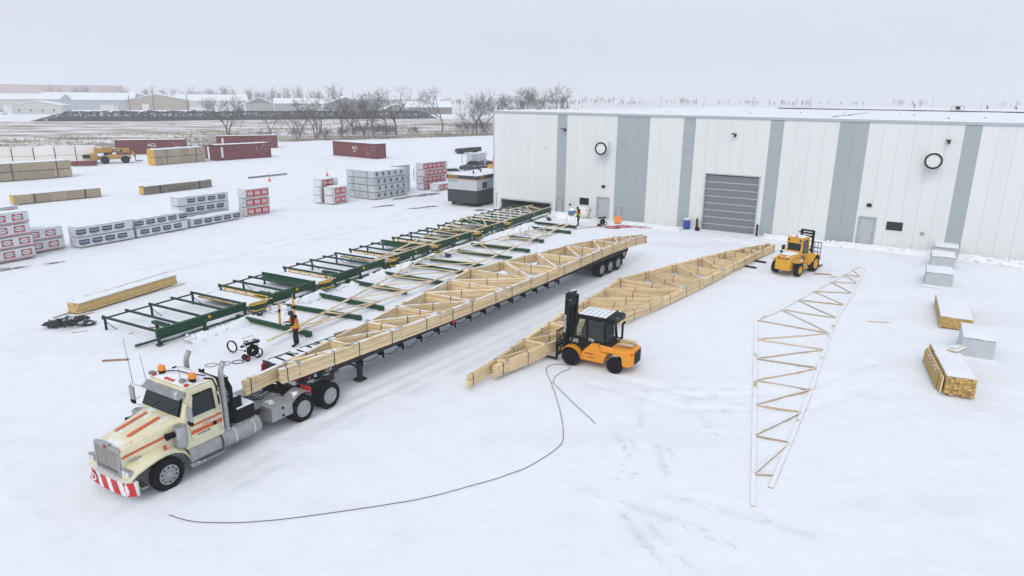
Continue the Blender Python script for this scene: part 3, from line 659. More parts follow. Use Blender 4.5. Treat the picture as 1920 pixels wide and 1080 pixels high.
for s in (-1, 1):
    mb = MB(); rows = []
    for i in range(17):
        x = .78-.1*i; zz = 1.40+.27*i/16
        h = hI(max(-1, x)); rows.append([(x, s*(h[1]+.006), zz), (x, s*(h[1]+.006), zz+.085)])
    mb.loft(rows, 0, False, False); mb.build('hood_stripe', MT['orange_stripe'], hood)
    mb = MB(); mb.b2(.28, .68, s*.615 if s > 0 else -.635, s*.635 if s > 0 else -.615, 1.27, 1.30); mb.geo(marks_geo(.36, .05, 9), frame((.45, s*.64, 1.33), (-s, 0, 0), (0, 0, 1)), 0)
    mb.build('nameplate', MT['steel'], hood)
    mb = MB(); mb.geo(text_geo('KTS 12', .10, .012), frame((.55, s*.605, 1.08), (-s, .0, 0), (0, 0, 1)), 0); mb.build('unit_number', MT['print_black'], hood)
# fenders, front wheels, headlights
for s in (-1, 1):
    mb = MB(); prof = []
    for (x, z) in ((1.15, .80), (1.13, .98), (.95, 1.10), (.62, 1.20), (.28, 1.275), (0, 1.30), (-.28, 1.27), (-.50, 1.17), (-.66, 1.02), (-.75, .84), (-.80, .66)): prof.append((x, z))
    rows = []
    for i, (x, z) in enumerate(prof):
        yi, yo = .66, 1.20-(.10 if i == 0 else .03 if i == 1 else 0)
        rows.append([(x, s*yi, z+.06), (x, s*(yo-.18), z+.03), (x, s*(yo-.06), z-.005), (x, s*yo, z-.07), (x-.01, s*(yo-.02), z-.13), (x-.02, s*(yo-.08), z-.12), (x-.02, s*yi, z-.03)])
    mb.loft(rows); fe = mb.build('fender', MT['cream'], trk, smooth=40)
    mb = MB(); mb.b2(1.03, 1.17, s*.74 if s > 0 else -1.12, s*1.12 if s > 0 else -.74, .96, 1.15); hl = mb.build('headlight', MT['steel'], fe, bevel=.03)
    for k in (0, 1): mb = MB(); yy = s*(.84+.19*k); mb.b2(1.165, 1.185, yy-.08, yy+.08, .98, 1.13); mb.build('lens', MT['print_white'], hl, bevel=.01)
    mb = MB(); mb.box((-.05, s*1.06, 1.40), (.10, .07, .14)); mb.build('marker_lamp', MT['red_lamp'], fe, bevel=.02)
    wheel(trk, 0, s*1.05, .52, .52, .30, s, 'alloy', front=True)
# cab
def csec(z, x0, x1, hw): return [(x0, -hw+.1, z), (x0-.06, -hw, z), (x1+.06, -hw, z), (x1, -hw+.1, z), (x1, hw-.1, z), (x1+.06, hw, z), (x0-.06, hw, z), (x0, hw-.1, z)]
mb = MB(); mb.loft([csec(1.0, -.92, -2.5, .94), csec(1.2, -.9, -2.5, .97), csec(2.08, -.93, -2.5, .955), csec(2.14, -.95, -2.5, .95), csec(2.78, -1.22, -2.5, .87), csec(2.9, -1.22, -2.5, .84), csec(2.99, -1.34, -2.42, .74), csec(3.03, -1.5, -2.3, .5)]); cab = mb.build('cab', MT['cream_clean'], trk, smooth=32)
mb = MB(); rows = []
for j in range(9):
    x = -1.28-1.14*j/8; rows.append([(x, y, 2.945+.10*(1-(y/.82)**4)*(1-abs((j-4)/4.6)**4)+.02*random.random()) for y in [-.82+1.64*i/10 for i in range(11)]])
mb.loft(rows, 0, False, False); mb.build('snow_on_roof', MT['snow_cap'], cab, smooth=60)
# windscreen (two panes in a gasket), visor
def quad_panel(mb, a, b_, c, d, th, mi=0):
    a, b_, c, d = map(Vector, (a, b_, c, d)); n = (b_-a).cross(d-a).normalized()*th; mb.loft([[a, b_, c, d], [a+n, b_+n, c+n, d+n]], mi)
mb = MB(); mb.loft([[(-.915, -.84, 2.12), (-.915, .84, 2.12), (-1.205, .78, 2.76), (-1.205, -.78, 2.76)], [(-.885, -.84, 2.13), (-.885, .84, 2.13), (-1.175, .78, 2.77), (-1.175, -.78, 2.77)]]); ws = mb.build('windscreen_gasket', MT['black'], cab, bevel=.02)
mb = MB(); mb.loft([[(-.895, -.79, 2.17), (-.895, .79, 2.17), (-1.155, .73, 2.72), (-1.155, -.73, 2.72)], [(-.875, -.79, 2.178), (-.875, .79, 2.178), (-1.135, .73, 2.728), (-1.135, -.73, 2.728)]]); mb.build('windscreen', MT['glass'], ws)
for y in (-.4, .35): mb = MB(); mb.bar((-.86, y, 2.16), (-.98, y+.38, 2.42), .02, .015); mb.build('wiper', MT['black'], ws)
mb = MB(); mb.loft([[(-1.18, -.86, 2.72), (-1.18, .86, 2.72), (-1.24, .84, 2.87), (-1.24, -.84, 2.87)], [(-.93, -.84, 2.70), (-.93, .84, 2.70), (-1.20, .84, 2.885), (-1.20, -.84, 2.885)]]); mb.build('sun_visor', MT['dull_steel'], cab)
for s in (-1, 1):
    y = s*.985; y2 = s*.925
    mb = MB(); mb.loft([[(-1.15, s*.965, 1.25), (-2.2, s*.965, 1.25), (-2.2, s*.955, 2.1), (-2.2, s*.88, 2.78), (-1.38, s*.88, 2.78), (-1.15, s*.955, 2.1)], [(-1.15, s*.99, 1.25), (-2.2, s*.99, 1.25), (-2.2, s*.98, 2.1), (-2.2, s*.90, 2.78), (-1.38, s*.90, 2.78), (-1.15, s*.98, 2.1)]]); dr = mb.build('door', MT['cream_clean'], cab, bevel=.012)
    mb = MB(); mb.loft([[(-1.24, s*.97, 2.05), (-2.1, s*.97, 2.05), (-2.1, s*.90, 2.70), (-1.42, s*.90, 2.70)], [(-1.24, s*1.0, 2.05), (-2.1, s*1.0, 2.05), (-2.1, s*.925, 2.70), (-1.42, s*.925, 2.70)]]); mb.build('side_window', MT['glass'], dr)
    mb = MB(); mb.bar((-1.40, s*.93, 2.725), (-2.13, s*.93, 2.725), .03, .05); mb.bar((-2.13, s*.93, 2.72), (-2.13, s*1.0, 2.03), .03, .04); mb.build('window_gasket', MT['black'], dr)
    for (z0, z1) in ((1.74, 1.80), (1.47, 1.60)): mb = MB(); mb.b2(-1.16, -2.2, s*.990, s*.996, z0, z1); mb.build('door_stripe', MT['orange_stripe'], dr)
    for (z0, z1) in ((1.74, 1.80), (1.47, 1.60)): mb = MB(); mb.b2(-2.21, -2.43, s*.966, s*.976, z0, z1); mb.build('cab_stripe', MT['orange_stripe'], cab)
    mb = MB(); mb.b2(-2.0, -2.12, s*.997, s*1.02, 1.49, 1.61); mb.build('handle', MT['black'], dr)
    mb = MB(); mb.geo(marks_geo(.50, .06, 9, 3), frame((-1.62, s*.995, 1.40), (-s, 0, 0), (0, 0, 1)), 0); mb.geo(marks_geo(.30, .035, 8, 4), frame((-1.75, s*.995, 1.66), (-s, 0, 0), (0, 0, 1)), 0); mb.build('lettering', MT['print_black'], dr)
    # grab rail, air cleaner, mirror
    mb = MB(); mb.tube([(-2.33, s*.98, 1.2), (-2.33, s*1.05, 1.3), (-2.33, s*1.05, 2.4), (-2.33, s*.93, 2.55)], .022, 6); mb.build('grab_rail', MT['chrome'], cab)
    mb = MB(); mb.tube([(-2.36, s*.95, 2.1), (-2.37, s*.90, 2.72), (-2.32, s*.82, 2.97), (-2.1, s*.7, 3.03)], .03, 6); mb.build('air_hose', MT['black'], cab)
    mb = MB(); mb.lathe([(.10, 1.22), (.19, 1.24), (.20, 1.3), (.20, 1.52), (.205, 1.53), (.205, 1.57), (.20, 1.58), (.20, 1.86), (.19, 1.92), (.12, 1.95)], (-.58, s*1.10, 0), n=20); ac = mb.build('air_cleaner', MT['steel'], trk, smooth=40)
    mb = MB(); mb.cyl((-.42, s*1.08, 1.70), (-.18, s*1.06, 1.70), .10, n=14); mb.cyl((-.18, s*1.06, 1.70), (-.14, s*1.06, 1.70), .12, n=14); mb.build('intake', MT['black'], ac, smooth=40)
    mb = MB(); mb.tube([(-1.05, s*.93, 2.66), (-.90, s*1.30, 2.70), (-.90, s*1.30, 1.98), (-1.05, s*.97, 1.95)], .016, 6); mb.tube([(-1.0, s*1.0, 2.3), (-.90, s*1.30, 2.05)], .014, 5)
    mi = mb.build('mirror_bracket', MT['steel'], cab); mb = MB(); mb.box((-.92, s*1.30, 2.37), (.09, .20, .48)); mb.build('mirror', MT['steel'], mi, bevel=.03); mb = MB(); mb.box((-.92, s*1.30, 2.06), (.09, .20, .14)); mb.build('spot_mirror', MT['black'], mi, bevel=.03)
    # exhaust stack
    mb = MB(); SX = -2.34; SY = s*.92; pts = [(SX, SY, .85), (SX, SY, 1.15), (SX, SY, 2.45), (SX, SY, 3.05), (SX-.03, SY, 3.18), (SX-.14, SY, 3.38)]
    mb.tube(pts[:3], .105, 16); mb.tube(pts[2:], .088, 14); mb.tube([(SX, SY, 2.43), (SX, SY, 2.48)], .112, 14)
    st = mb.build('exhaust_stack', MT['steel'], trk, smooth=45); mb = MB(); mb.cyl((SX-.135, SY, 3.37), (SX-.15, SY, 3.395), .078, n=14); mb.build('pipe_mouth', MT['black'], st)
    mb = MB()
    for i in range(9): mb.tube([(SX, SY, 1.2+i*.14), (SX, SY, 1.215+i*.14)], .112, 12)
    tag(mb.build('heat_shield', MT['dull_steel'], st), kind='stuff')
    # fuel tank, step box
    mb = MB(); mb.cyl((-2.1, s*.94, .74), (-3.5, s*.94, .74), .33, n=24); ta = mb.build('fuel_tank', MT['tank'], trk, smooth=40, bevel=.03)
    for x in (-2.4, -3.15): mb = MB(); mb.cyl((x, s*.94, .74), (x-.07, s*.94, .74), .345, n=24); mb.build('tank_strap', MT['chrome'], ta, smooth=40)
    mb = MB(); mb.cyl((-1.98, s*.94, .74), (-2.095, s*.94, .74), .30, .33, 20); mb.build('tank_cap', MT['dull_steel'], ta, smooth=40)
    mb = MB(); mb.prism([(-.78, s*.80, .55), (-.78, s*1.18, .55), (-.78, s*1.18, .88), (-.78, s*1.06, 1.0), (-.78, s*.80, 1.0)], (-1.15, 0, 0)); sb = mb.build('step_box', MT['tank'], trk, bevel=.02)
    mb = MB(); mb.b2(-.75, -1.95, s*1.10, s*1.26, .40, .47); mb.build('running_board', MT['dull_steel'], sb)
cab.location.x = .15; cab.scale = (.92, 1.18, 1.0); hood.location.x = .256; hood.scale = (1.055, 1.22, 1.0); gr.location.x = .30; gr.scale = (1, 1.22, 1.02); bum.location.x = .27
# beacons, clearance lamps, horns, aerials
for (x, y) in ((-1.62, -.62), (-1.75, .60)):
    mb = MB(); mb.cyl((x, y, 3.0), (x, y, 3.12), .11, .10, 14); be = mb.build('beacon_base', MT['black_snow'], cab); mb = MB(); mb.lathe([(.10, 3.12), (.125, 3.14), (.115, 3.27), (.08, 3.30)], (x, y, 0), n=16); mb.build('beacon_lens', MT['amber'], be, smooth=40)
    mb = MB(); mb.tube([(x+.25, y-.12, 3.08), (x+.05, y-.02, 3.12)], .02, 6); mb.box((x+.28, y-.13, 3.09), (.16, .12, .10)); mb.build('flood_lamp', MT['dull_steel'], cab)
for y in (-.72, -.15, 0, .15, .72):
    mb = MB(); mb.lathe([(.05, 0), (.06, .03), (.03, .13)], (0, 0, 0), 'x', 10); mb.build('clearance_lamp', MT['red_lamp'], cab, loc=(-1.34, y, 3.03), rot=(0, math.pi, 0))
for (x, y, h) in ((-1.0, -1.30, 1.6), (-1.62, .30, .75), (-1.25, -.95, 1.0)): mb = MB(); mb.cyl((x, y, 2.68), (x+.08, y-.03, 2.7+h), .010, .006, 5); mb.build('aerial', MT['black'], cab)
mb = MB(); mb.tube([(-1.62, -.62, 3.1), (-1.9, -.2, 3.12), (-2.0, .25, 3.09), (-2.25, .6, 3.05)], .018, 5); mb.build('lamp_cable', MT['black'], cab)
# headache rack
mb = MB(); mb.loft([[(-2.72, -.92, 1.05), (-2.72, .92, 1.05), (-2.72, .92, 2.4), (-2.72, .76, 2.6), (-2.72, -.76, 2.6), (-2.72, -.92, 2.4)], [(-2.64, -.92, 1.05), (-2.64, .92, 1.05), (-2.64, .92, 2.4), (-2.64, .76, 2.6), (-2.64, -.76, 2.6), (-2.64, -.92, 2.4)]])
for s in (-1, 1): mb.b2(-3.0, -2.64, s*.90, s*.96, 1.0, 2.0)
hr = mb.build('headache_rack', MT['fork_black'], trk, bevel=.015)
mb = MB()
for i in range(7):
    for j in range(5): yy = .10+i*.10+(.05 if j % 2 else 0); mb.b2(-2.73, -2.63, yy-.036, yy+.036, 1.85+j*.09-.03, 1.85+j*.09+.03)
mb.build('mesh_window', MT['print_white'], hr)
mb = MB(); mb.b2(-3.45, -2.73, -.90, 1.0, 1.0, 1.52); tb = mb.build('deck_box', MT['fork_black'], trk, bevel=.02); mb = MB(); mb.b2(-3.44, -2.75, -.88, .98, 1.523, 1.60); mb.build('snow_cap', MT['snow_cap'], tb, bevel=.03)
for y in (-.45, .45): mb = MB(); mb.box((-2.68, y*1.4, 2.67), (.12, .2, .14)); mb.build('work_lamp', MT['black_snow'], hr, bevel=.02)
# deck plate, side locker, fifth wheel, rear fenders, duals
mb = MB(); mb.b2(-5.0, -3.47, -.62, .62, 1.02, 1.06); mb.build('deck_plate', MT['dull_steel'], trk)
for s in (-1, 1):
    mb = MB(); mb.b2(-4.95, -4.0, s*.50, s*1.18, .55, 1.10); lk = mb.build('locker', MT['tank'], trk, bevel=.015)
    for zl in (.95, .66): mb = MB(); mb.cyl((-4.5, s*1.185, zl), (-4.5, s*1.205, zl), .05, n=10); mb.build('latch', MT['black'], lk)
mb = MB(); mb.prism([(-5.6, -.45, 1.12), (-6.7, -.45, 1.12), (-7.0, -.2, 1.08), (-6.2, 0, 1.12), (-7.0, .2, 1.08), (-6.7, .45, 1.12), (-5.6, .45, 1.12)], (0, 0, .08)); mb.build('fifth_wheel', MT['dark_frame'], trk)
mb = MB(); random.seed(4)
for c in range(5): mb.tube([(-2.75, -.3+.13*c, 1.75), (-3.6, -.3+.1*c, 1.25+.1*random.random()), (-4.3, -.35+.15*c, 1.14), (-5.0, -.1+.05*c, 1.2+.08*random.random()), (-5.5, .05*c, 1.35)], .02, 6, 0)
mb.build('air_lines', MT['black'], trk)
for x in (-5.46, -6.82):
    for s in (-1, 1):
        wheel(trk, x, s*1.06, .52, .52, .26, s); wheel(trk, x, s*.76, .52, .52, .26, s)
for s in (-1, 1):
    mb = MB(); rows = []
    for i in range(9):
        an = R(20+i*12.5); x, z = -5.46+.66*math.cos(an)*1.0, .52+.66*math.sin(an); rows.append([(x, s*.6, z), (x, s*1.2, z), (x, s*1.2, z+.025), (x, s*.6, z+.025)])
    mb.loft(rows); mb.build('quarter_fender', MT['dull_steel'], trk, smooth=40)
    mb = MB(); mb.b2(-5.9, -5.87, s*.62, s*1.15, .95, 1.22); mb.build('red_flap', MT['red'], trk)

# ------------------------------------------------------------------ flatbed trailer (x to the rear, y away from camera)
tr = mk_empty('flatbed_trailer', (-8.04, 24.64, -.03), R(55.3), 'long snowy three axle flatbed trailer under the truss bundle', 'trailer')
TL = 28.9; DZ = 1.40
mb = MB()
mb.b2(0, TL, 0, .09, DZ-.30, DZ); mb.b2(0, TL, 2.51, 2.6, DZ-.30, DZ); mb.b2(-.06, 0, 0, 2.6, DZ-.36, DZ+.05)
mb.build('side_rail', MT['dark_frame'], tr, bevel=.01)
mb = MB()
for y in (.75, 1.75): mb.b2(.1, TL-.05, y, y+.14, DZ-.62, DZ-.10); mb.b2(.1, TL-.05, y-.06, y+.20, DZ-.66, DZ-.62)
mb.build('main_beam', MT['dark_frame'], tr)
for i in range(58): mb = MB(); x = .35+i*.49; mb.b2(x-.04, x+.04, .09, 2.51, DZ-.16, DZ-.06); mb.build('cross_member', MT['dark_frame'], tr)
# deck boards in pairs with open slots near the nose
for i in range(54):
    x0 = .04+i*.535; wdt = .40 if i < 9 else .525
    mb = MB(); mb.b2(x0, x0+wdt, .095, 2.505, DZ-.055, DZ-.005+.008*random.random()); mb.build('deck_board', MT['trailer_deck'], tr)
mb = MB()
for i in range(26): mb.b2(.8+i*1.08, .92+i*1.08, -.045, -.002, DZ-.2, DZ-.02)
mb.build('stake_pocket', MT['dark_frame'], tr)
for i in range(14):
    x = 3.0+i*1.25; mb = MB(); mb.box((x, .22, DZ-.44), (.16, .26, .2)); mb.cyl((x, .02, DZ-.42), (x, .42, DZ-.42), .06, n=8); mb.box((x+.05, .1, DZ-.58), (.05, .08, .2)); mb.build('strap_winch', MT['black'], tr)
mb = MB()
for i in range(13):
    x = 3.0+i*1.25; mb.tube([(x+1.25*t, .16, DZ-.46-.28*math.sin(math.pi*t)*(.5+.5*((i*7) % 5)/4)) for t in [j/6 for j in range(7)]], .016, 5)
mb.build('brake_hose', MT['black'], tr)
mb = MB(); mb.b2(.08, .6, -.03, -.005, DZ-.28, DZ-.06); np_ = mb.build('nose_plate', MT['dark_frame'], tr)
for x, c in ((.16, 'red_lamp'), (.30, 'logo_blue'), (.46, 'white_paint')): mb = MB(); mb.b2(x-.05, x+.05, -.05, -.03, DZ-.22, DZ-.11); mb.build('marker_lamp', MT[c], np_)
mb = MB(); mb.geo(text_geo('1230', .18, .02), frame((1.15, -.006, DZ-.16), (1, 0, 0), (0, 0, 1)), 0); mb.geo(marks_geo(.7, .10, 8, 5), frame((-.068, 1.6, DZ-.14), (0, -1, 0), (0, 0, 1)), 0); mb.build('lettering', MT['print_white'], tr)
for y in (.35, 2.15):
    mb = MB(); mb.b2(3.02, 3.2, y-.09, y+.09, .12, DZ-.3); mb.b2(2.9, 3.32, y-.2, y+.2, .02, .10); mb.bar((3.15, y, .9), (4.1, y, DZ-.35), .06, .06); mb.bar((3.05, y, .75), (2.2, y+.35, DZ-.45), .05, .05); mb.build('landing_leg', MT['dark_frame'], tr)
mb = MB(); mb.bar((3.1, .35, .8), (3.1, 2.15, .8), .07, .07); mb.bar((3.1, .35, .5), (3.1, 2.15, 1.0), .05, .05); mb.build('leg_brace', MT['dark_frame'], tr)
for x in (25.0, 26.22, 27.44):
    for (y, s) in ((.16, -1), (.47, -1), (2.13, 1), (2.44, 1)): wheel(tr, x, y, .50, .50, .26, s, 'dull_steel')
    mb = MB(); mb.cyl((x, .1, .5), (x, 2.5, .5), .07, n=8); mb.box((x, .8, .72), (.9, .08, .1)); mb.box((x, 1.8, .72), (.9, .08, .1)); mb.build('axle', MT['dark_frame'], tr)
for y0 in (.03, 1.97): mb = MB(); mb.b2(28.05, 28.08, y0, y0+.6, .22, 1.05); mb.build('mud_flap', MT['black'], tr)
mb = MB(); mb.b2(28.5, 28.62, .1, 2.5, .55, .68); mb.b2(28.5, 28.6, .5, .62, .68, 1.1); mb.b2(28.5, 28.6, 2.0, 2.12, .68, 1.1); mb.build('rear_bar', MT['dark_frame'], tr)
wheel(tr, 28.7, .3, 1.02, .42, .24, -1, 'steel', name='spare_wheel')
for (x, y, z) in ((-.35, .25, 1.05), (-.3, 2.4, 1.0), (8.9, -.05, 1.0)): mb = MB(); mb.prism([(x, y, z), (x+.3, y, z+.1), (x+.28, y, z+.42), (x+.04, y, z+.36)], (.0, -.02, .0)); mb.build('warning_flag', MT['red'], tr)
mb = MB(); c_ = V(-8.64, 23.66, 0); 
mb = MB(); mb.prism([(33.0, -.05, 1.1), (33.3, -.05, 1.15), (33.25, -.05, 1.3), (33.0, -.05, 1.25)], (0, -.02, 0)); mb.build('warning_flag', MT['red'], load_)
# ------------------------------------------------------------------ green truss assembly table (x toward the building, y away from camera)
tb_o = V(-17.06, 31.75, 0); TBA = R(61.0); TZ = .77; TW = 4.45
SECT = [(-.5, 4.85), (6.6, 10.1), (11.7, 16.75), (18.1, 22.0), (23.15, 28.0), (29.5, 33.4), (34.5, 43.2)]
ORD = ['first', 'second', 'third', 'fourth', 'fifth', 'sixth', 'seventh']
cs_, sn_ = math.cos(TBA), math.sin(TBA)
def tbl(x, y, z=0): return V(tb_o.x+x*cs_-y*sn_, tb_o.y+x*sn_+y*cs_, z)
for si, (a, c) in enumerate(SECT):
    t = mk_empty('assembly_table', tbl(a, 0), TBA, 'green steel assembly table section, %s from the truck end' % ORD[si] if si < 6 else 'green steel assembly table section running into the building slot', 'assembly table', 'assembly table sections in one line')
    L = c-a
    mb = MB(); mb.b2(0, L, -.05, .07, TZ-.36, TZ); mb.b2(0, L, -.09, .11, TZ-.02, TZ+.02); mb.b2(0, L, -.09, .11, TZ-.38, TZ-.34); mb.build('girder', MT['table_green'], t)
    mb = MB(); mb.b2(.05, L-.05, -.03, .06, .03, .13); mb.b2(-.75 if si == 0 else .1, L*.6, .55, .65, .03, .15); mb.build('base_rail', MT['table_green_snow'], t)
    nb = max(3, int(round(L/1.2)))
    for i in range(nb+1):
        x = i*L/nb; x = min(max(x, .06), L-.06); mb = MB(); mb.b2(x-.045, x+.045, .075, TW, TZ-.12, TZ-.01); mb.build('cross_beam', MT['table_green_dark'], t)
    mb = MB(); mb.b2(0, L, TW-.05, TW+.04, TZ-.20, TZ-.135); mb.build('back_rail', MT['table_green_dark'], t)
    for i in range(nb+1):
        x = min(max(i*L/nb, .08), L-.08); mb = MB(); mb.lathe([(.075, -.04), (.075, .04)], (x, TW+.03, TZ-.07), 'x', 8); mb.build('end_stop', MT['table_green_dark'], t)
    for x in (.1, L*.5, L-.1):
        mb = MB(); mb.b2(x-.05, x+.05, TW-.12, TW-.03, -.05, TZ-.2); mb.bar((x, TW-.1, .45), (x+.28, TW-.5, 0), .03, .03); mb.build('leg', MT['table_green_dark'], t)
        mb = MB(); mb.b2(x-.06, x+.06, -.04, .06, -.05, TZ-.38); mb.b2(x-.14, x+.14, -.12, .14, -.02, .04); mb.build('leg', MT['table_green_dark'], t)
    mb = MB(); mb.cyl((L*.55, -.06, TZ-.12), (L*.55, -.15, TZ-.12), .075, n=12); mb.build('yellow_button', MT['carriage_yellow'], t)
    if si in (1, 3):   # drive unit under the frame
        mb = MB(); mb.b2(.2, .9, .6, 1.7, .05, .42); mb.cyl((.5, .8, .42), (.5, .8, .66), .2, n=14); mb.box((.55, 1.4, .5), (.4, .5, .2)); mb.bar((.7, .7, .4), (.9, .5, .7), .05, .05); mb.build('drive_motor', MT['table_green'], t)
    if si in (0, 2):
        mb = MB(); mb.b2(1.2, 1.45, 1.0, 2.2, .38, .52); mb.b2(1.25, 1.4, 1.2, 1.3, 0, .4); mb.b2(1.25, 1.4, 1.9, 2.0, 0, .4); mb.build('control_box', MT['table_green_dark'], t)
    # green slotted panel at the far end of some sections
    if si in (1, 3, 5):
        for k in range(4): mb = MB(); mb.b2(L-.55+.14*k, L-.46+.14*k, .2, TW-.3, TZ-.28+.03*k, TZ-.16+.03*k); mb.build('slot_bar', MT['table_green'], t)
# snowy gap decks with yellow carriages between the sections
for gi, ((a0, a1), (b0, b1)) in enumerate(zip(SECT, SECT[1:])):
    g = mk_empty('clamp_carriage', tbl(a1, 0), TBA, 'yellow clamp carriage in the %s gap of the green table' % ORD[gi], 'carriage', 'yellow carriages between table sections')
    w = b0-a1
    mb = MB(); mb.b2(.12, w-.12, -.15, TW-.25, .40, .47); mb.build('frame', MT['table_green'], g)
    if gi < 3:
        rows = []
        for j in range(14):
            y = .05+(TW-.4)*j/13; rows.append([(.16+(w-.32)*i/6, y, .475+(.09 if 0 < i < 6 and 0 < j < 13 else 0)+.03*random.random()*(0 < i < 6)) for i in range(7)])
        mb = MB(); mb.loft(rows, 0, False, False); mb.build('snow_layer', MT['snow_cap'], g, smooth=60)
    for x in (.06, w-.08) if gi in (0, 2, 4) else (w-.08,):
        mb = MB(); mb.bar((x, .1, .66), (x, TW-.5, .66), .06, .05); mb.bar((x, .1, .5), (x, TW-.5, .5), .06, .05)
        mb.build('yellow_rail', MT['carriage_yellow'], g)
        for j in range(5): mb = MB(); y = .2+j*(TW-.9)/4; mb.b2(x-.03, x+.03, y-.03, y+.03, .525, .635); mb.build('rail_post', MT['carriage_yellow'], g)
    mb = MB(); mb.prism([(.15, -.36, .56), (w*.6, -.46, .56), (w*.6, -.2, .56), (.15, -.08, .56)], (0, 0, .09)); mb.bar((.05, -.30, .72), (w*.85, -.45, .72), .07, .05); mb.bar((.1, -.62, .34), (w*.6, -.70, .34), .06, .05); mb.bar((.1, -.4, .34), (.1, -.62, .34), .05, .05); mb.build('yellow_clamp', MT['carriage_yellow'], g)
    mb = MB(); mb.b2(.2, w*.6, -.42, -.1, .15, .4); mb.build('drive_housing', MT['table_green'], g)
# truss in the jig on the far sections of the table
tt_o = tbl(15.9, .12); tt = mk_empty('roof_truss', V(tt_o.x, tt_o.y, 0), TBA, 'pale roof truss clamped on the far half of the green table', 'truss')
TT = [(-.4, .12), (.6, .30), (3.2, .85), (5.82, 1.4), (8.3, 1.95), (10.9, 2.5), (13.55, 3.15), (17.2, 3.95), (19.6, 3.55), (22.0, 3.1), (24.0, 2.75), (25.4, 2.5), (26.4, 2.32), (27.0, 2.2), (27.6, 2.1)]
BN_keep = BN; BN = [(min(x, 27.6), 0*y) for x, y in BN_keep]; BN = [(27.6*i/13, 0) for i in range(14)]
truss_parts(tt, 1, .045, lambda x: TZ+.03, MT['wood_pale'], .16, .10, top=TT, plates=False); BN = BN_keep

# ------------------------------------------------------------------ green arms lying in the snow
NE = [(-15.0, 35.35), (-13.12, 37.44), (-11.98, 39.81), (-10.87, 43.02), (-8.81, 45.03), (-7.2, 47.53), (-6.36, 49.38), (-4.31, 51.98), (-3.37, 54.39), (-1.15, 57.97), (.59, 62.52), (1.78, 64.5)]
FE = [(-10.24, 32.68), (-8.27, 35.33), (-7.37, 37.09), (-6.57, 40.4), (-4.3, 42.45), (-2.99, 45.09), (-1.79, 46.94), (-.08, 49.62), (1.31, 52.21), (2.55, 55.9), (5.12, 59.67), (5.84, 62.24)]
ON = ['first', 'second', 'third', 'fourth', 'fifth', 'sixth', 'seventh', 'eighth', 'ninth', 'tenth', 'eleventh', 'twelfth']
for i, (p, q) in enumerate(zip(NE, FE)):
    p, q = V(*p, 0), V(*q, 0); L = (q-p).length; r = mk_empty('floor_arm', p, math.atan2((q-p).y, (q-p).x), 'green steel floor arm in the snow, %s from the truck end' % ON[i], 'steel arm', 'green floor arms beside the table')
    mb = MB(); mb.b2(0, L, -.045, .045, .06, .26); mb.b2(0, L, -.10, .10, .245, .275); mb.build('beam', MT['table_green'], r)
    mb = MB(); mb.b2(.1, L-.3, .10, .22, .02, .15); mb.build('side_batten', MT['wood_snowy'] if i % 2 else MT['table_green_snow'], r)
    for x in (.15, L-.2): mb = MB(); mb.b2(x-.05, x+.05, -.10, .12, -.04, .06); mb.build('foot', MT['table_green_dark'], r)
    mb = MB(); mb.b2(L-.02, L+.06, -.10, .10, .03, .28); mb.build('end_plate', MT['table_green'], r)
# uprights by the worker
for k, (x, y) in enumerate(((-12.15, 33.85), (-11.6, 34.5))):
    mb = MB(); mb.b2(-.06, .06, -.045, .045, 0, 1.45); mb.b2(-.062, .062, -.047, -.045, .9, 1.1, 1); mb.b2(-.062, .062, .045, .047, .9, 1.1, 1)
    o = mb.build('upright_post', [MT['end_yellow'], MT['black']], loc=(x, y, .0)); o.rotation_euler = (0, .03, .5)
    tag(o, 'yellow and black upright post %s the worker' % ('farther from' if k == 0 else 'right beside'), 'post', 'posts near the worker')

# ------------------------------------------------------------------ orange forklift holding the bundle (x forward, y left)
FY_ = R(150); ffw = V(math.cos(FY_), math.sin(FY_), 0); flf = V(-ffw.y, ffw.x, 0)
fk = mk_empty('forklift', V(2.68, 29.2, 0)-flf*.92, FY_, 'orange and black forklift with closed cab holding the truss bundle', 'forklift')
# body: side profile extruded
def side_prism(mb, prof, y0, y1, mi=0): mb.prism([(x, y0, z) for x, z in prof], (0, y1-y0, 0), mi)
mb = MB(); side_prism(mb, [(.30, .34), (-1.55, .34), (-1.62, .62), (-1.75, .84), (-1.35, .86), (-1.30, 1.22), (-.95, 1.20), (-.55, .78), (-.38, .42), (.28, .42)], -.74, .74); mb.build('body', MT['fork_orange'], fk, bevel=.03)
rows = []
for x, hw, zb, zt in ((-1.33, .74, .86, 1.20), (-1.9, .74, .90, 1.16), (-2.40, .74, .80, 1.12), (-2.46, .72, .36, 1.12), (-2.72, .60, .34, 1.10), (-2.88, .48, .42, 1.02)):
    rows.append([(x, -hw, zb), (x, -hw, zt-.08), (x, -hw+.10, zt), (x, hw-.10, zt), (x, hw, zt-.08), (x, hw, zb)])
mb = MB(); mb.loft(rows); cw_ = mb.build('counterweight', MT['fork_orange'], fk, smooth=30, bevel=.03)
mb = MB(); mb.loft([[(-2.86, -.34, .45), (-2.86, .34, .45), (-2.85, .40, 1.0), (-2.85, -.40, 1.0)], [(-2.92, -.34, .45), (-2.92, .34, .45), (-2.90, .40, 1.0), (-2.90, -.40, 1.0)]]); mb.build('rear_grille', MT['black'], cw_)
for s in (-1, 1): mb = MB(); mb.box((-2.80, s*.50, .96), (.08, .16, .08)); mb.build('tail_lamp', MT['red'], cw_, bevel=.01)
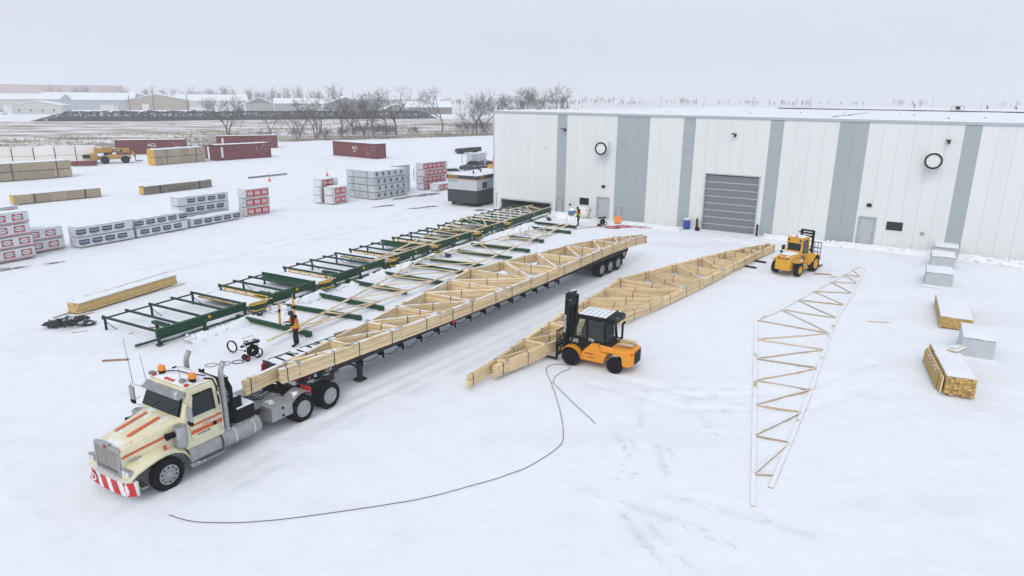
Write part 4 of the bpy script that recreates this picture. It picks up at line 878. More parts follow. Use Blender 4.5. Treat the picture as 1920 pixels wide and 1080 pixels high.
mb = MB(); mb.geo(marks_geo(.62, .07, 12, 6), frame((-.95, .748, .70), (-1, 0, 0), (0, 0, 1)), 0); mb.geo(marks_geo(.34, .06, 8, 7), frame((-.95, .748, .54), (-1, 0, 0), (0, 0, 1)), 0); mb.build('lettering', MT['print_black'], fk)
for s in (-1, 1):
    wheel(fk, 0, s*.76, .42, .42, .30, s, 'black', 'rubber', name='front_wheel'); wheel(fk, -2.08, s*.66, .36, .36, .24, s, 'black', 'rubber_snow', name='rear_wheel')
    mb = MB(); rws = []
    for i in range(9): an = R(25+i*18); x, z = .50*math.cos(an), .42+.50*math.sin(an); rws.append([(x, s*.58, z), (x, s*.94, z), (x, s*.94, z+.04), (x, s*.58, z+.04)])
    mb.loft(rws); mb.build('wheel_arch', MT['fork_orange'], fk, smooth=40)
# cab: frame, lower door, glass
mb = MB()
for s in (-1, 1):
    for a, c in (((.12, .95), (-.22, 2.30)), ((-.22, 2.30), (-1.50, 2.30)), ((-1.50, 2.30), (-1.62, 1.22)), ((-.72, .55), (-.66, 2.28))): mb.bar((a[0], s*.60, a[1]), (c[0], s*.60, c[1]), .10, .10)
for x, z in ((-.22, 2.30), (-1.50, 2.30), (.12, .98), (-1.6, 1.25)): mb.bar((x, -.60, z), (x, .60, z), .10, .10)
cab_ = mb.build('cab_frame', MT['fork_black'], fk)
for s in (-1, 1):
    mb = MB(); side_prism(mb, [(.12, 1.28), (.16, .90), (-.34, .42), (-.56, .78), (-.95, 1.2), (-1.45, 1.24), (-1.45, 1.32), (.10, 1.42)], s*.60-.02, s*.60+.02); dr = mb.build('cab_door', MT['fork_black'], fk)
    mb = MB(); side_prism(mb, [(.07, 1.40), (-.62, 1.34), (-.62, 2.22), (-.17, 2.22)], s*.602-.01, s*.602+.01); mb.build('door_glass', MT['cab_glass'], cab_)
    mb = MB(); side_prism(mb, [(-.74, 1.34), (-1.50, 1.30), (-1.42, 2.22), (-.72, 2.22)], s*.602-.01, s*.602+.01); mb.build('rear_quarter_glass', MT['cab_glass'], cab_)
    mb = MB(); mb.geo(text_geo('LT26', .17, .02), frame((-.85, s*.625, 1.31), (-s, 0, 0), (0, 0, 1)), 0); mb.build('unit_number', MT['print_white'], dr)
    mb = MB(); mb.box((-.05, s*.63, 1.16), (.42, .03, .18)); mb.build('door_pad', MT['dull_steel'], dr, bevel=.01)
mb = MB(); mb.loft([[(-1.52, -.55, 2.25), (-1.52, .55, 2.25), (-1.60, .55, 1.30), (-1.60, -.55, 1.30)], [(-1.54, -.55, 2.25), (-1.54, .55, 2.25), (-1.62, .55, 1.30), (-1.62, -.55, 1.30)]]); mb.build('rear_glass', MT['cab_glass'], cab_)
mb = MB(); mb.box((-.8, 0, 1.05), (.55, .5, .14)); mb.box((-1.15, 0, 1.45), (.14, .48, .75)); mb.tube([(-.2, .15, 1.0), (-.38, .1, 1.45)], .03, 6); mb.lathe([(.15, 0), (.19, .0), (.19, .02), (.15, .02)], (-.38, .1, 1.46), 'x', 14); mb.build('operator_seat', MT['black'], cab_)
mb = MB(); mb.b2(-1.75, -.1, -.66, .66, 2.35, 2.43); rf = mb.build('cab_roof', MT['fork_black'], fk, bevel=.03)
mb = MB()
for i in range(6): mb.b2(-.2-i*.235, -.40-i*.235, -.58, .58, 2.431, 2.475)
tag(mb.build('roof_snow', MT['snow_cap'], rf, bevel=.015), kind='stuff')
mb = MB(); mb.loft([[(-1.5, -.64, 2.32), (-2.0, -.62, 2.22), (-2.0, -.62, 2.42), (-1.6, -.64, 2.52)], [(-1.5, .64, 2.32), (-2.0, .62, 2.22), (-2.0, .62, 2.42), (-1.6, .64, 2.52)]]); mb.build('rear_lamp_housing', MT['fork_black'], rf)
mb = MB(); mb.b2(-1.9, -1.36, -.66, .66, 1.17, 1.235); mb.build('engine_cover', MT['fork_black'], fk, bevel=.02)
mb = MB(); mb.tube([(-1.95, -.45, 1.14), (-1.95, -.45, 1.95), (-2.05, -.45, 2.08)], .055, 8); mb.build('exhaust_pipe', MT['black'], fk)
# mast, carriage, forks
mb = MB()
for s in (-1, 1): mb.bar((.50, s*.48, .12), (.40, s*.48, 3.0), .16, .18); mb.bar((.58, s*.34, .2), (.50, s*.34, 3.1), .12, .14); mb.cyl((.40, s*.22, .3), (.32, s*.22, 2.6), .05, n=8)
for z in (.35, 1.35, 2.1, 3.0): mb.bar((.50-.034*z, -.44, z), (.50-.034*z, .44, z), .10, .14)
mb.b2(.36, .42, -.34, .34, .3, 2.85); mb.build('mast', MT['fork_black'], fk)
mb = MB(); mb.bar((.47, -.40, 3.18), (.47, .40, 3.18), .22, .10); mb.build('mast_head', MT['black_snow'], fk)
mb = MB(); mb.geo(text_geo('HYUNDAI', .19, .02), frame((.46, .575, 1.85), (.03, 0, -1), (1, 0, 0)), 0); mb.build('mast_lettering', MT['print_white'], fk)
mb = MB(); mb.b2(.70, .78, -.85, .85, .30, .42); mb.b2(.70, .78, -.85, .85, .72, .84); mb.b2(.66, .70, -.3, .3, .25, .9); ca = mb.build('fork_carriage', MT['fork_black'], fk)
mb = MB(); mb.bar((.74, -.85, 1.50), (.74, .85, 1.50), .05, .05); mb.bar((.74, -.85, 1.08), (.74, .85, 1.08), .05, .05)
for i in range(13): y = -.83+i*.138; mb.bar((.74, y, .84), (.74, y, 1.50), .025 if 0 < i < 12 else .06, .025)
mb.build('load_backrest', MT['fork_black'], ca)
for y in (-.62, .62):
    mb = MB(); mb.b2(.78, .84, y-.07, y+.07, .06, .84); mb.b2(.84, 2.1, y-.07, y+.07, .06, .11); mb.build('fork', MT['fork_black'], ca)
# firewood-like offcuts carried on the counterweight
for i in range(9):
    a = random.uniform(-.25, .25); mb = MB(); L = random.uniform(.5, .75); yv = -.30+.1*(i % 6); zv = 1.20+.085*(i//6)
    if i % 3 == 0: mb.cyl((-L/2, 0, 0), (L/2, 0, 0), .05, n=8)
    else: mb.box((0, 0, 0), (L, .09, .045))
    o = mb.build('wood_offcut', MT['wood_pale'] if i % 3 else MT['wood']); c = V(2.68, 29.2, 0)-flf*.92+ffw*(-2.35)+flf*yv
    o.location = (c.x, c.y, zv); o.rotation_euler = (random.uniform(-.1, .1), random.uniform(-.06, .06), FY_+math.pi/2+a*.6+math.pi/2)
    tag(o, 'short wood offcut in the heap on the orange forklift counterweight', 'wood offcut', 'offcuts on the forklift')

# ------------------------------------------------------------------ yellow rough-terrain forklift (rear toward camera)
cf = mk_empty('forklift', (19.2, 46.3, 0), R(43), 'yellow rough terrain forklift with red beacon parked by the snow bank', 'forklift')
mb = MB(); mb.prism([(-.80, -.52, .42), (-.80, .52, .42), (-.80, .52, 1.12), (-.80, -.52, 1.12)], (.55, 0, 0)); mb.b2(-.2, 2.4, -.42, .42, .50, .95); mb.b2(.55, 1.3, -.92, .92, .38, .50); mb.b2(.55, .62, -.92, .92, .38, .98); mb.build('chassis', MT['cat_yellow'], cf, bevel=.03)
rows = [[(x, -hw, .95), (x, -hw, zt-.06), (x, -hw+.06, zt), (x, hw-.06, zt), (x, hw, zt-.06), (x, hw, .95)] for x, hw, zt in ((-.72, .50, 1.34), (-.1, .52, 1.46), (.75, .54, 1.55))]
mb = MB(); mb.loft(rows); ho = mb.build('hood', MT['cat_yellow'], cf, smooth=30, bevel=.02)
mb = MB(); mb.b2(-.74, -.70, -.40, .40, 1.0, 1.14); mb.build('rear_grille', MT['black'], ho)
for y in (-.3, .3): mb = MB(); mb.b2(-.735, -.70, y-.09, y+.09, 1.21, 1.28); mb.build('rear_lamp', MT['black'], ho)
mb = MB(); mb.b2(-.738, -.70, -.1, .1, 1.21, 1.28); mb.build('badge', MT['red_lamp'], ho)
mb = MB(); rows = [[(-.45+1.0*i/6, -.4+.8*j/6, 1.43+.10*(-.45+1.0*i/6+.45)+(.045 if 0 < i < 6 and 0 < j < 6 else 0)) for j in range(7)] for i in range(7)]; mb.loft(rows, 0, False, False); mb.build('hood_snow', MT['snow_cap'], ho, smooth=60)
for s in (-1, 1):
    mb = MB(); mb.prism([(-.55, s*.5, 1.02), (.55, s*.5, 1.02), (.60, s*.98, .98), (-.35, s*.98, .98), (-.55, s*.8, 1.0)], (0, 0, .045)); mb.build('rear_fender', MT['cat_yellow'], cf)
    wheel(cf, 0, s*.80, .44, .44, .34, s, 'cat_yellow', 'rubber_snow', name='rear_wheel'); wheel(cf, 2.25, s*.82, .56, .56, .42, s, 'cat_yellow', 'rubber_snow', name='front_wheel')
    mb = MB(); rw = []
    for i in range(8): an = R(20+i*20); x, z = 2.25+.66*math.cos(an), .56+.66*math.sin(an); rw.append([(x, s*.58, z), (x, s*1.06, z), (x, s*1.06, z+.04), (x, s*.58, z+.04)])
    mb.loft(rw); mb.build('front_fender', MT['cat_yellow'], cf, smooth=40)
    mb = MB(); mb.b2(1.3, 1.75, s*.56, s*.92, .6, 1.25); mb.build('side_tank', MT['cat_yellow'], cf, bevel=.03)
# cab
mb = MB()
for s in (-1, 1):
    for a, c in (((.78, 1.35), (.82, 2.35)), ((.82, 2.35), (1.75, 2.42)), ((1.75, 2.42), (1.95, 1.2)), ((.78, 1.35), (1.95, 1.2)), ((.82, 2.30), (.80, 2.45))): mb.bar((a[0], s*.50, a[1]), (c[0], s*.50, c[1]), .12, .12)
mb.b2(.72, .86, -.5, .5, 2.10, 2.42); mb.b2(.72, .86, -.5, .5, 1.3, 1.58); cc = mb.build('cab', MT['cat_yellow'], cf, bevel=.02)
mb = MB(); mb.b2(.72, 1.8, -.58, .58, 2.42, 2.52); mb.build('cab_roof', MT['cat_yellow'], cc, bevel=.05)
mb = MB(); rows = [[(.78+.95*i/6, -.52+1.04*j/6, 2.525+(.06 if 0 < i < 6 and 0 < j < 6 else 0)) for j in range(7)] for i in range(7)]; mb.loft(rows, 0, False, False); mb.build('roof_snow', MT['snow_cap'], cc, smooth=60)
mb = MB(); mb.b2(.74, .76, -.46, .46, 1.58, 2.10); mb.build('rear_window', MT['glass'], cc)
for s in (-1, 1): mb = MB(); side_prism(mb, [(.86, 1.42), (1.85, 1.30), (1.70, 2.36), (.88, 2.30)], s*.5-.012, s*.5+.012); mb.build('side_window', MT['glass'], cc)
mb = MB(); mb.b2(1.82, 1.84, -.46, .46, 1.3, 2.36); mb.build('windscreen', MT['glass'], cc)
mb = MB(); mb.cyl((.82, -.05, 2.5), (.82, -.05, 2.68), .06, .05, 10); mb.build('beacon', MT['red_lamp'], cc)
for y in (-.42, .42): mb = MB(); mb.cyl((.71, y, 2.30), (.66, y, 2.30), .06, n=10); mb.build('work_lamp', MT['black'], cc)
mb = MB(); mb.box((.5, .66, 1.75), (.3, .12, .3)); mb.cyl((.2, .62, 1.55), (.2, .62, 1.2), .09, n=8); mb.build('air_filter', MT['black'], cf)
mb = MB()
for s in (-1, 1): mb.bar((2.75, s*.42, .2), (2.63, s*.42, 2.78), .14, .16)
for z in (.5, 1.4, 2.35, 2.56, 2.76): mb.bar((2.75-.045*z, -.46, z), (2.75-.045*z, .46, z), .12, .12)
mb.bar((2.5, -.58, 2.62), (2.5, .58, 2.62), .1, .06); mb.build('mast', MT['fork_black'], cf)
mb = MB(); mb.b2(2.95, 3.03, -.95, .95, .25, .38); mb.b2(2.95, 3.03, -.95, .95, .80, .95); mb.b2(2.86, 2.95, -.4, .4, .25, 1.0); ca = mb.build('fork_carriage', MT['fork_black'], cf)
mb = MB()
for z in (1.25, 1.55, 1.95): mb.bar((2.99, -.95, z), (2.99, .95, z), .04, .05)
for i in range(9): y = -.93+i*.2325; mb.bar((2.99, y, .95), (2.99, y, 1.95), .03, .03)
mb.build('load_backrest', MT['fork_black'], ca)
for y in (-.6, .6): mb = MB(); mb.b2(3.03, 3.09, y-.07, y+.07, .03, .9); mb.b2(3.09, 4.35, y-.07, y+.07, .03, .08); mb.build('fork', MT['fork_black'], ca)
for i in range(3):
    mb = MB(); mb.box((0, 0, 0), (.85, .10, .05)); o = mb.build('wood_offcut', MT['wood_pale']); w_ = Matrix.Rotation(R(43), 4, 'Z') @ V(.25, -.66-.09*i, 1.07+.035*(i % 2)); o.location = w_+V(19.2, 46.3, 0); o.rotation_euler = (0, 0, R(43)+.15*i)
    tag(o, 'short board lying on the rear fender of the yellow forklift', 'wood offcut', 'boards on the yellow forklift')
# ------------------------------------------------------------------ wrapped lumber packs (x along the pack, y away from camera, corner origin)
def logo_mesh(kind, h):
    mb = MB(); F = lambda dx, dz, o: frame((dx, -o, dz), (1, 0, 0), (0, 0, 1))
    if kind == 'oval':
        mb.geo(rect_geo(.72, .44), F(0, 0, .004), 1); mb.geo(oval_geo(.32, .155), F(0, 0, .008), 3); mb.geo(text_geo('CANFOR', .15, .012), F(0, -.005, .012), 4)
    elif kind == 'blue':
        mb.geo(rect_geo(.80, .36), F(0, .04, .004), 2); mb.geo(text_geo('TOLKO', .215, .008), F(0, .04, .008), 3); mb.geo(marks_geo(.5, .06, 10, 8), F(.02, -.21, .004), 4)
    elif kind == 'redband':
        mb.geo(rect_geo(.815, .64), F(0, 0, .004), 1); mb.geo(rect_geo(.54, .34), F(0, 0, .008), 3); mb.geo(oval_geo(.22, .125), F(0, 0, .012), 1); mb.geo(oval_geo(.17, .075), F(0, 0, .016), 3); mb.geo(text_geo('CANFOR', .07, .006), F(0, 0, .019), 4)
    elif kind == 'house':
        mb.geo(([(-.15, -.12, 0), (.15, -.12, 0), (.15, .05, 0), (.20, .05, 0), (0, .24, 0), (-.20, .05, 0), (-.15, .05, 0)], [tuple(range(7))]), F(0, .05, .004), 5); mb.geo(marks_geo(.46, .06, 9, 9), F(0, -.15, .004), 4)
    return mb.mesh('printed_logo', [MT['wrap_white'], MT['logo_red'], MT['logo_blue'], MT['print_white'], MT['print_black'], MT['logo_green']])
LOGO = {k: logo_mesh(k, 1) for k in ('oval', 'blue', 'redband', 'house')}
_pm = {}
def pack_mesh(L, W, H, v):
    k = (round(L, 2), round(W, 2), round(H, 2), v)
    if k not in _pm:
        mb = MB(); rnd = random.Random(hash(k) & 0xffff); nx_ = 8; rings = []
        sec = [(0, .05), (0, .3), (0, .7), (0, .95), (.05, 1), (.35, 1), (.65, 1), (.95, 1), (1, .95), (1, .5), (1, .05), (.95, 0), (.05, 0)]
        for i in range(nx_+1):
            x = L*i/nx_; e = .02 if i in (0, nx_) else 0
            rings.append([(x, max(e, min(1-e, y))*W+rnd.uniform(-.012, .012), max(e, min(1-e, z))*H+rnd.uniform(-.006, .006)) for y, z in sec])
        mb.loft(rings); _pm[k] = mb.mesh('wrapping', MT['wrap_white'], 50)
    return _pm[k]
def snow_top(L, W, z, parent, th=.07, name='snow_cap', seed=0):
    rnd = random.Random(seed); nx_, ny_ = max(4, int(L/.45)), 5; rows = []
    for i in range(nx_+1):
        rows.append([(L*i/nx_*.99+.005*L, W*(.01+.98*j/ny_), z+.006+(th*(.55+.9*rnd.random()) if 0 < i < nx_ and 0 < j < ny_ else th*.25*rnd.random())) for j in range(ny_+1)])
    mb = MB(); mb.loft(rows, 0, False, False); return mb.build(name, MT['snow_cap'], parent, smooth=70)
LAY = {1: ['only'], 2: ['bottom', 'top'], 3: ['bottom', 'middle', 'top'], 4: ['bottom', 'second lowest', 'third', 'top']}
def stack(origin, yaw, n, L, W, H, logo, desc, group, sp=1.0, start=.6, jit=.08, grey=False, end_extra=False, cols=1, snow=True):
    cs, sn = math.cos(yaw), math.sin(yaw)
    for c in range(cols):
        for k in range(n):
            ox = random.uniform(-jit, jit); oy = c*(W+.03)+random.uniform(-.02, .02); z = .06+k*(H+.045)
            lay = LAY[n][k]
            lab = ('%s lumber pack of %s' % (lay, desc)) if cols == 1 else '%s lumber pack in the %s column of %s' % (lay, ['front', 'second', 'third', 'rear'][c], desc)
            r = mk_empty('lumber_pack', (origin[0]+ox*cs-oy*sn, origin[1]+ox*sn+oy*cs, z), yaw+random.uniform(-.006, .006), 'wrapped '+lab, 'lumber pack', group)
            w = link(bpy.data.objects.new('wrapping', pack_mesh(L, W, H, random.randint(0, 2)))); setp(w, r)
            w.material_slots[0].link = 'OBJECT'; w.material_slots[0].material = MT['wrap_grey' if grey else 'wrap_white']
            if logo and c == 0:
                x = start+random.uniform(-.25, .25)
                while x < L-.35:
                    o = link(bpy.data.objects.new('printed_logo', LOGO[logo])); setp(o, r); o.location = (x, -.014, H*.5+(.06 if logo == 'oval' else 0)); x += sp
                if logo == 'oval': mb = MB(); mb.b2(0.03, L-.03, -.016, -.010, .05, .085); mb.b2(0.03, L-.03, -.016, -.010, .12, .135); mb.build('printed_line', MT['logo_red'], r)
            mb = MB(); mb.b2(-.012, -.004, W*.2, W*.26, H*.35, H*.6); mb.build('end_tag', MT['print_black'] if random.random() < .35 else MT['print_white'], r)
            for xx in (.25, L*.5, L-.35): mb = MB(); mb.b2(xx, xx+.09, .02, W-.02, -.045, -.002); mb.build('sticker', MT['wood'], r)
            if k == n-1 and snow: snow_top(L, W, H, r, seed=c*7+n)
Y60 = R(60); Y57 = R(57)
stack((-36.45, 47.15), R(61.5), 4, 2.44, 1.2, .82, 'oval', 'the tall red oval logo stack', 'red oval logo packs', 1.15, .5)
stack((-37.7, 44.85), R(61.5), 4, 2.44, 1.2, .82, 'oval', 'the red oval stack at the photo edge', 'red oval logo packs', 1.15, .5)
stack((-37.75, 48.0), R(61.5), 4, 2.44, 1.2, .87, 'oval', 'the red oval stack behind the tall one', 'red oval logo packs', 1.15, .5)
stack((-36.25, 50.15), Y60, 2, 2.44, 1.2, .84, 'oval', 'the low red oval logo stack next to blue logos', 'red oval logo packs', 1.15, .45)
stack((-33.9, 52.25), Y60, 2, 4.45, 1.4, .76, 'blue', 'the blue logo stack next to red ovals', 'blue logo packs', 1.02, .45)
stack((-31.55, 56.35), R(63), 2, 4.9, 1.4, .72, 'blue', 'the blue logo stack in mid row', 'blue logo packs', 1.06, .5)
stack((-29.2, 61.1), Y60, 1, 5.5, 1.3, .68, 'blue', 'the single layer blue logo row', 'blue logo packs', 1.05, .55)
stack((-30.75, 62.35), R(57), 3, 5.2, 1.3, .78, 'blue', 'the tall blue logo stack behind the single layer', 'blue logo packs', 1.05, 1.1)
stack((-26.4, 66.95), R(52), 3, 2.8, 1.15, .84, 'redband', 'the three high red band stack beside blue logos', 'red band packs', .80, .75)
stack((-21.35, 75.75), Y57, 3, 2.6, 1.2, .83, 'redband', 'the rear red band stack left of house logos', 'red band packs', .80, .75)
stack((-19.85, 75.0), Y57, 2, 2.6, 1.25, .88, 'redband', 'the two high red band stack in front', 'red band packs', .80, .75)
stack((-15.9, 78.5), R(55.5), 4, 5.45, 1.12, .76, 'house', 'the big house logo block', 'house logo packs', 1.0, .65, .05, True, cols=4)
stack((-14.3, 85.2), R(55.5), 4, 2.3, 1.12, .76, None, 'the grey stack behind the house logo block', 'house logo packs', grey=True)
stack((-11.45, 87.1), R(54), 4, 4.75, 1.2, .80, 'redband', 'the tall five logo red band stack', 'red band packs', .82, .70)
stack((-9.6, 86.2), R(54), 1, 4.0, 1.15, .82, 'redband', 'the low red band pack before the tall stack', 'red band packs', .82, .75)
stack((-6.6, 112.2), R(50), 2, 3.2, 1.3, 1.2, None, 'the pale stack behind the site office', 'packs behind the site office', grey=True)

# ------------------------------------------------------------------ bundles by the open side of the yard
def yawpt(o, yaw, x, y): return (o[0]+x*math.cos(yaw)-y*math.sin(yaw), o[1]+x*math.sin(yaw)+y*math.cos(yaw))
def wrapped(o, yaw, L, W, H, label):
    r = mk_empty('lumber_pack', (o[0], o[1], -.02), yaw, label, 'lumber pack', 'wrapped bundles by the open side')
    w = link(bpy.data.objects.new('wrapping', pack_mesh(L, W, H, 1))); setp(w, r); w.material_slots[0].link = 'OBJECT'; w.material_slots[0].material = MT['wrap_grey']
    snow_top(L, W, H, r, .10, seed=int(o[0])); mb = MB(); mb.prism([(-.25, -.2, .0), (.05, -.1, .10), (.05, W+.1, .10), (-.25, W+.1, 0)], (.03, 0, 0)); mb.build('snow_drift', MT['snow_cap'], r, smooth=60)
def boards(o, yaw, L, nw, nh, label, bw=.14, bt=.09, ragged=.06, lean=False):
    r = mk_empty('lumber_pack', (o[0], o[1], .02), yaw, label, 'lumber pack', 'bare lumber packs by the open side')
    src = []
    for v in range(3): mb = MB(); mb.b2(0, L, .003, bw-.003, .003, bt-.003, 0, .15+.35*v); src.append(mb.mesh('board', MT['wood_pack']))
    for j in range(nw):
        for k in range(nh):
            b_ = link(bpy.data.objects.new('board', random.choice(src))); setp(b_, r); b_.location = (random.uniform(-ragged, ragged), j*bw+random.uniform(-.004, .004), k*bt)
    snow_top(L-.05, nw*bw, nh*bt, r, .10, seed=nw)
    for x in (.5, L-.6): mb = MB(); mb.b2(x, x+.1, 0, nw*bw, -.06, -.002); mb.build('sticker', MT['wood'], r)
wy = R(58)
wrapped((28.65, 42.85), R(60), 2.44, 1.55, .92, 'grey wrapped lumber bundle, nearest of three in a line toward the wall')
wrapped((31.75, 47.6), R(60), 2.44, 1.5, .92, 'grey wrapped lumber bundle, middle of three in a line toward the wall')
wrapped((33.9, 50.7), R(58), 2.44, 1.6, .92, 'grey wrapped lumber bundle closest to the building wall')
wrapped((22.75, 30.1), R(60), 2.6, 1.35, .98, 'grey wrapped lumber bundle between the two bare lumber packs')
boards((24.5, 34.4), R(62), 4.9, 10, 6, 'long snow topped bare lumber pack with neat end grain', .15, .095, .012)
boards((19.15, 25.95), R(68), 4.3, 7, 8, 'ragged ended bare lumber pack nearest the camera', .155, .10, .09)
for k in range(3):
    mb = MB(); mb.box((2.0, 0, .37), (3.9-.3*k, .045, .66-.04*k)); o = mb.build('wide_board', MT['wood_pack' if k else 'wood']); o.location = (18.09-.055*k, 26.5+.04*k, 0); o.rotation_euler = (0.03, 0, R(68))
    tag(o, 'wide board standing on edge beside the ragged lumber pack, %s of three' % ('innermost', 'middle', 'outermost')[k], 'board', 'boards standing on edge')
mb = MB(); mb.box((0, 0, .1), (.95, .4, .10)); mb.box((.1, .1, .17), (.7, .25, .05)); o = mb.build('snowy_plank', MT['wood_snowy'], loc=(20.3, 29.2, .85)); tag(o, 'snow covered loose plank on top of the ragged lumber pack', 'plank')
o.rotation_euler = (0, 0, .6)
# long yellow pack on the left
r = mk_empty('lumber_pack', (-23.9, 35.85, 0), R(69.2), 'long yellow lumber pack with overhanging loose boards near the dark tarp', 'lumber pack')
for k in range(6):
    for j in range(6): mb = MB(); mb.b2(random.uniform(-.04, .04), 6.75+random.uniform(-.05, .05), j*.145, j*.145+.14, .08+k*.092, .08+k*.092+.088); mb.build('board', MT['wood_warm'], r)
snow_top(6.6, .85, .635, r, .07, seed=3)
for (a, c, z) in (((-.9, .9, .03), (5.0, 1.05, .05), .05), ((-.8, .2, .02), (.6, -.25, .04), .05), ((.3, .75, .70), (7.0, .95, .72), .04), ((5.5, -.2, .02), (7.2, -.15, .03), .04)): mb = MB(); mb.bar(a, c, .14, z); mb.build('loose_board', MT['wood_snowy'], r)
# far tan packs with yellow ends
def tan_pack(o, yaw, L, W, H, layers, label, seg=1.2, dark=False, yellow=True, group='tan engineered wood packs'):
    r = mk_empty('engineered_wood_pack', (o[0], o[1], 0), yaw, label, 'wood pack', group)
    h = H/layers
    for k in range(layers):
        n = max(1, int(round(L/seg)))
        for i in range(n):
            mb = MB(); x0, x1 = i*L/n, (i+1)*L/n-.02; z0 = .08+k*h
            if dark:
                for j in range(6): mb.b2(x0, x1+.02, .02+.0*j, W-.02, z0+j*h/6, z0+(j+1)*h/6-.03)
            else: mb.b2(x0, x1, random.uniform(0, .02), W, z0, z0+h-.09)
            mb.build('pack_segment', MT['strip_grey' if dark else 'tan_pack'], r)
            mb = MB(); mb.b2(x0+.2, x0+.32, .0, W, z0-.085, z0-.003); mb.build('sticker', MT['wood_pale'], r)
        if yellow: mb = MB(); mb.b2(-.02, -.003, .02, W-.02, .08+k*h, .08+k*h+h-.09); mb.build('yellow_end', MT['end_yellow'], r)
    for x in (L*.22, L*.8): mb = MB(); mb.b2(x, x+.12, -.02, -.004, .05, H); mb.b2(x, x+.12, -.02, W, H+.0, H+.015); mb.build('strap', MT['logo_blue'] if layers > 1 else MT['band'], r)
    snow_top(L, W, H-.01, r, .09, seed=int(L*10))
tan_pack((-68.9, 91.0), R(50.3), 9.3, 2.0, 2.35, 2, 'two layer tan wood pack at the photo edge with blue straps', 2.3, yellow=False)
tan_pack((-59.1, 114.0), R(57), 9.2, 2.2, 2.55, 2, 'tall two layer tan wood pack with yellow end before the containers', 1.5)
tan_pack((-53.4, 72.7), R(50), 8.6, 1.3, 1.05, 1, 'long low tan wood pack with yellow end nearest the wrapped stacks', 1.7)
tan_pack((-43.75, 80.9), R(57.5), 9.0, 1.0, .92, 1, 'low striped grey bundle with yellow end near blue logos', 3.0, dark=True)
# white foam blocks
k = 0
for c in range(6):
    for h in range(2):
        p = V(-86.3, 109.3, 0)+V(math.cos(R(26)), math.sin(R(26)), 0)*(c*2.95)
        mb = MB(); mb.b2(0, 2.8, 0, 2.4, 0, 1.38); o = mb.build('foam_block', MT['foam_white'], bevel=.03, loc=(p.x, p.y, .06+h*1.42)); o.rotation_euler = (0, 0, R(26)+random.uniform(-.05, .05))
        tag(o, 'white block, %s layer, %s from the telehandler' % (('lower', 'upper')[h], ['farthest', 'fifth', 'fourth', 'third', 'second', 'nearest'][c]), 'white block', 'white blocks in a double row')
        if h: snow_top(2.8, 2.4, 1.38, o, .06, seed=c)

# ------------------------------------------------------------------ shipping containers
def container(o, yaw, label, logo=True, open_=False, L=12.19):
    r = mk_empty('shipping_container', (o[0], o[1], 0), yaw, label, 'container', 'maroon shipping containers')
    W, H = 2.44, 2.75; mb = MB()
    def corr(p0, d, nrm, Ln, pit=.28):
        n = int(Ln/pit); pts = []
        for i in range(n):
            b0 = i*Ln/n
            for f, dd in ((0, 0), (.3, 0), (.45, .045), (.8, .045), (.95, 0)): pts.append((b0+f*Ln/n, dd))
        pts.append((Ln, 0)); a = [V(*p0)+V(*d)*s-V(*nrm)*dd+V(0, 0, .18) for s, dd in pts]; mb.loft([a, [p+V(0, 0, H-.30) for p in a]], 0, False, False)
    corr((0, .02, 0), (1, 0, 0), (0, -1, 0), L); corr((L, W-.02, 0), (-1, 0, 0), (0, 1, 0), L); corr((L-.02, 0, 0), (0, 1, 0), (1, 0, 0), W)
    mb.build('corrugated_wall', MT['maroon'], r)
    mb = MB()
    for x in (0, L): 
        for y in (0, W): mb.b2(x-.06, x+.06, y-.06, y+.06, .02, H)
    for y in (0, W): mb.b2(.06, L-.06, y-.05, y+.05, .04, .20); mb.b2(.06, L-.06, y-.05, y+.05, H-.13, H-.02)
    for x in (0, L): mb.b2(x-.05, x+.05, .06, W-.06, .04, .2); mb.b2(x-.05, x+.05, .06, W-.06, H-.13, H-.02)
    mb.build('frame', MT['maroon'], r); mb = MB(); mb.b2(.06, L-.06, .06, W-.06, .15, .2); mb.build('floor', MT['black'], r)
    mb = MB(); mb.b2(.05, L-.05, .05, W-.05, H-.06, H-.01); mb.build('roof', MT['maroon'], r); snow_top(L, W, H-.01, r, .06, seed=int(abs(o[0])))
    if open_:
        mb = MB(); mb.box((-.6, -.02, 1.35), (1.2, .06, 2.3)); d = mb.build('door', MT['maroon'], r); mb = MB(); mb.box((-.45, W+.55, 1.35), (.06, 1.2, 2.3)); mb.build('door', MT['maroon'], r)
    else:
        for k in (0, 1):
            mb = MB(); mb.b2(-.05, .0, .08+k*1.15, 1.2+k*1.15, .2, H-.15); d = mb.build('door', MT['maroon'], r)
            for y in (.35, .85): mb = MB(); mb.cyl((-.08, y+k*1.15, .2), (-.08, y+k*1.15, H-.15), .025, n=6); mb.build('lock_rod', MT['galv'], d)
    if logo: mb = MB(); mb.geo(text_geo('ACL', .85, .02), frame((L*.52, -.035, 1.72), (1, 0, 0), (.08, 0, 1)), 0); mb.geo(marks_geo(.9, .25, 4, 10), frame((L*.52, -.035, 1.10), (1, 0, 0), (0, 0, 1)), 0); mb.build('lettering', MT['print_white'], r)
    else: mb = MB(); mb.b2(.9, 1.3, -.045, -.03, .5, 2.35); mb.build('white_placard', MT['print_white'], r)
    mb = MB(); rn = random.Random(int(abs(o[1])))
    for i in range(16): x = L-.3-2.6*rn.random(); z = .5+1.8*rn.random(); mb.b2(x, x+.05, -.034, -.028, z, z+rn.uniform(.08, .35))
    tag(mb.build('paint_scratches', MT['print_white'], r), kind='stuff')
container((-76.3, 133.2), R(17.5), 'maroon container with white letters between the yellow machine and tan pack')
container((-52.7, 122.9), R(47.5), 'open ended maroon container beside the tall tan wood pack', False, True, 10.4)
container((-63.0, 148.0), R(25), 'maroon container standing behind the open ended one', False)
container((-35.3, 136.3), R(-37), 'lone maroon container with white letters in the middle of the yard')

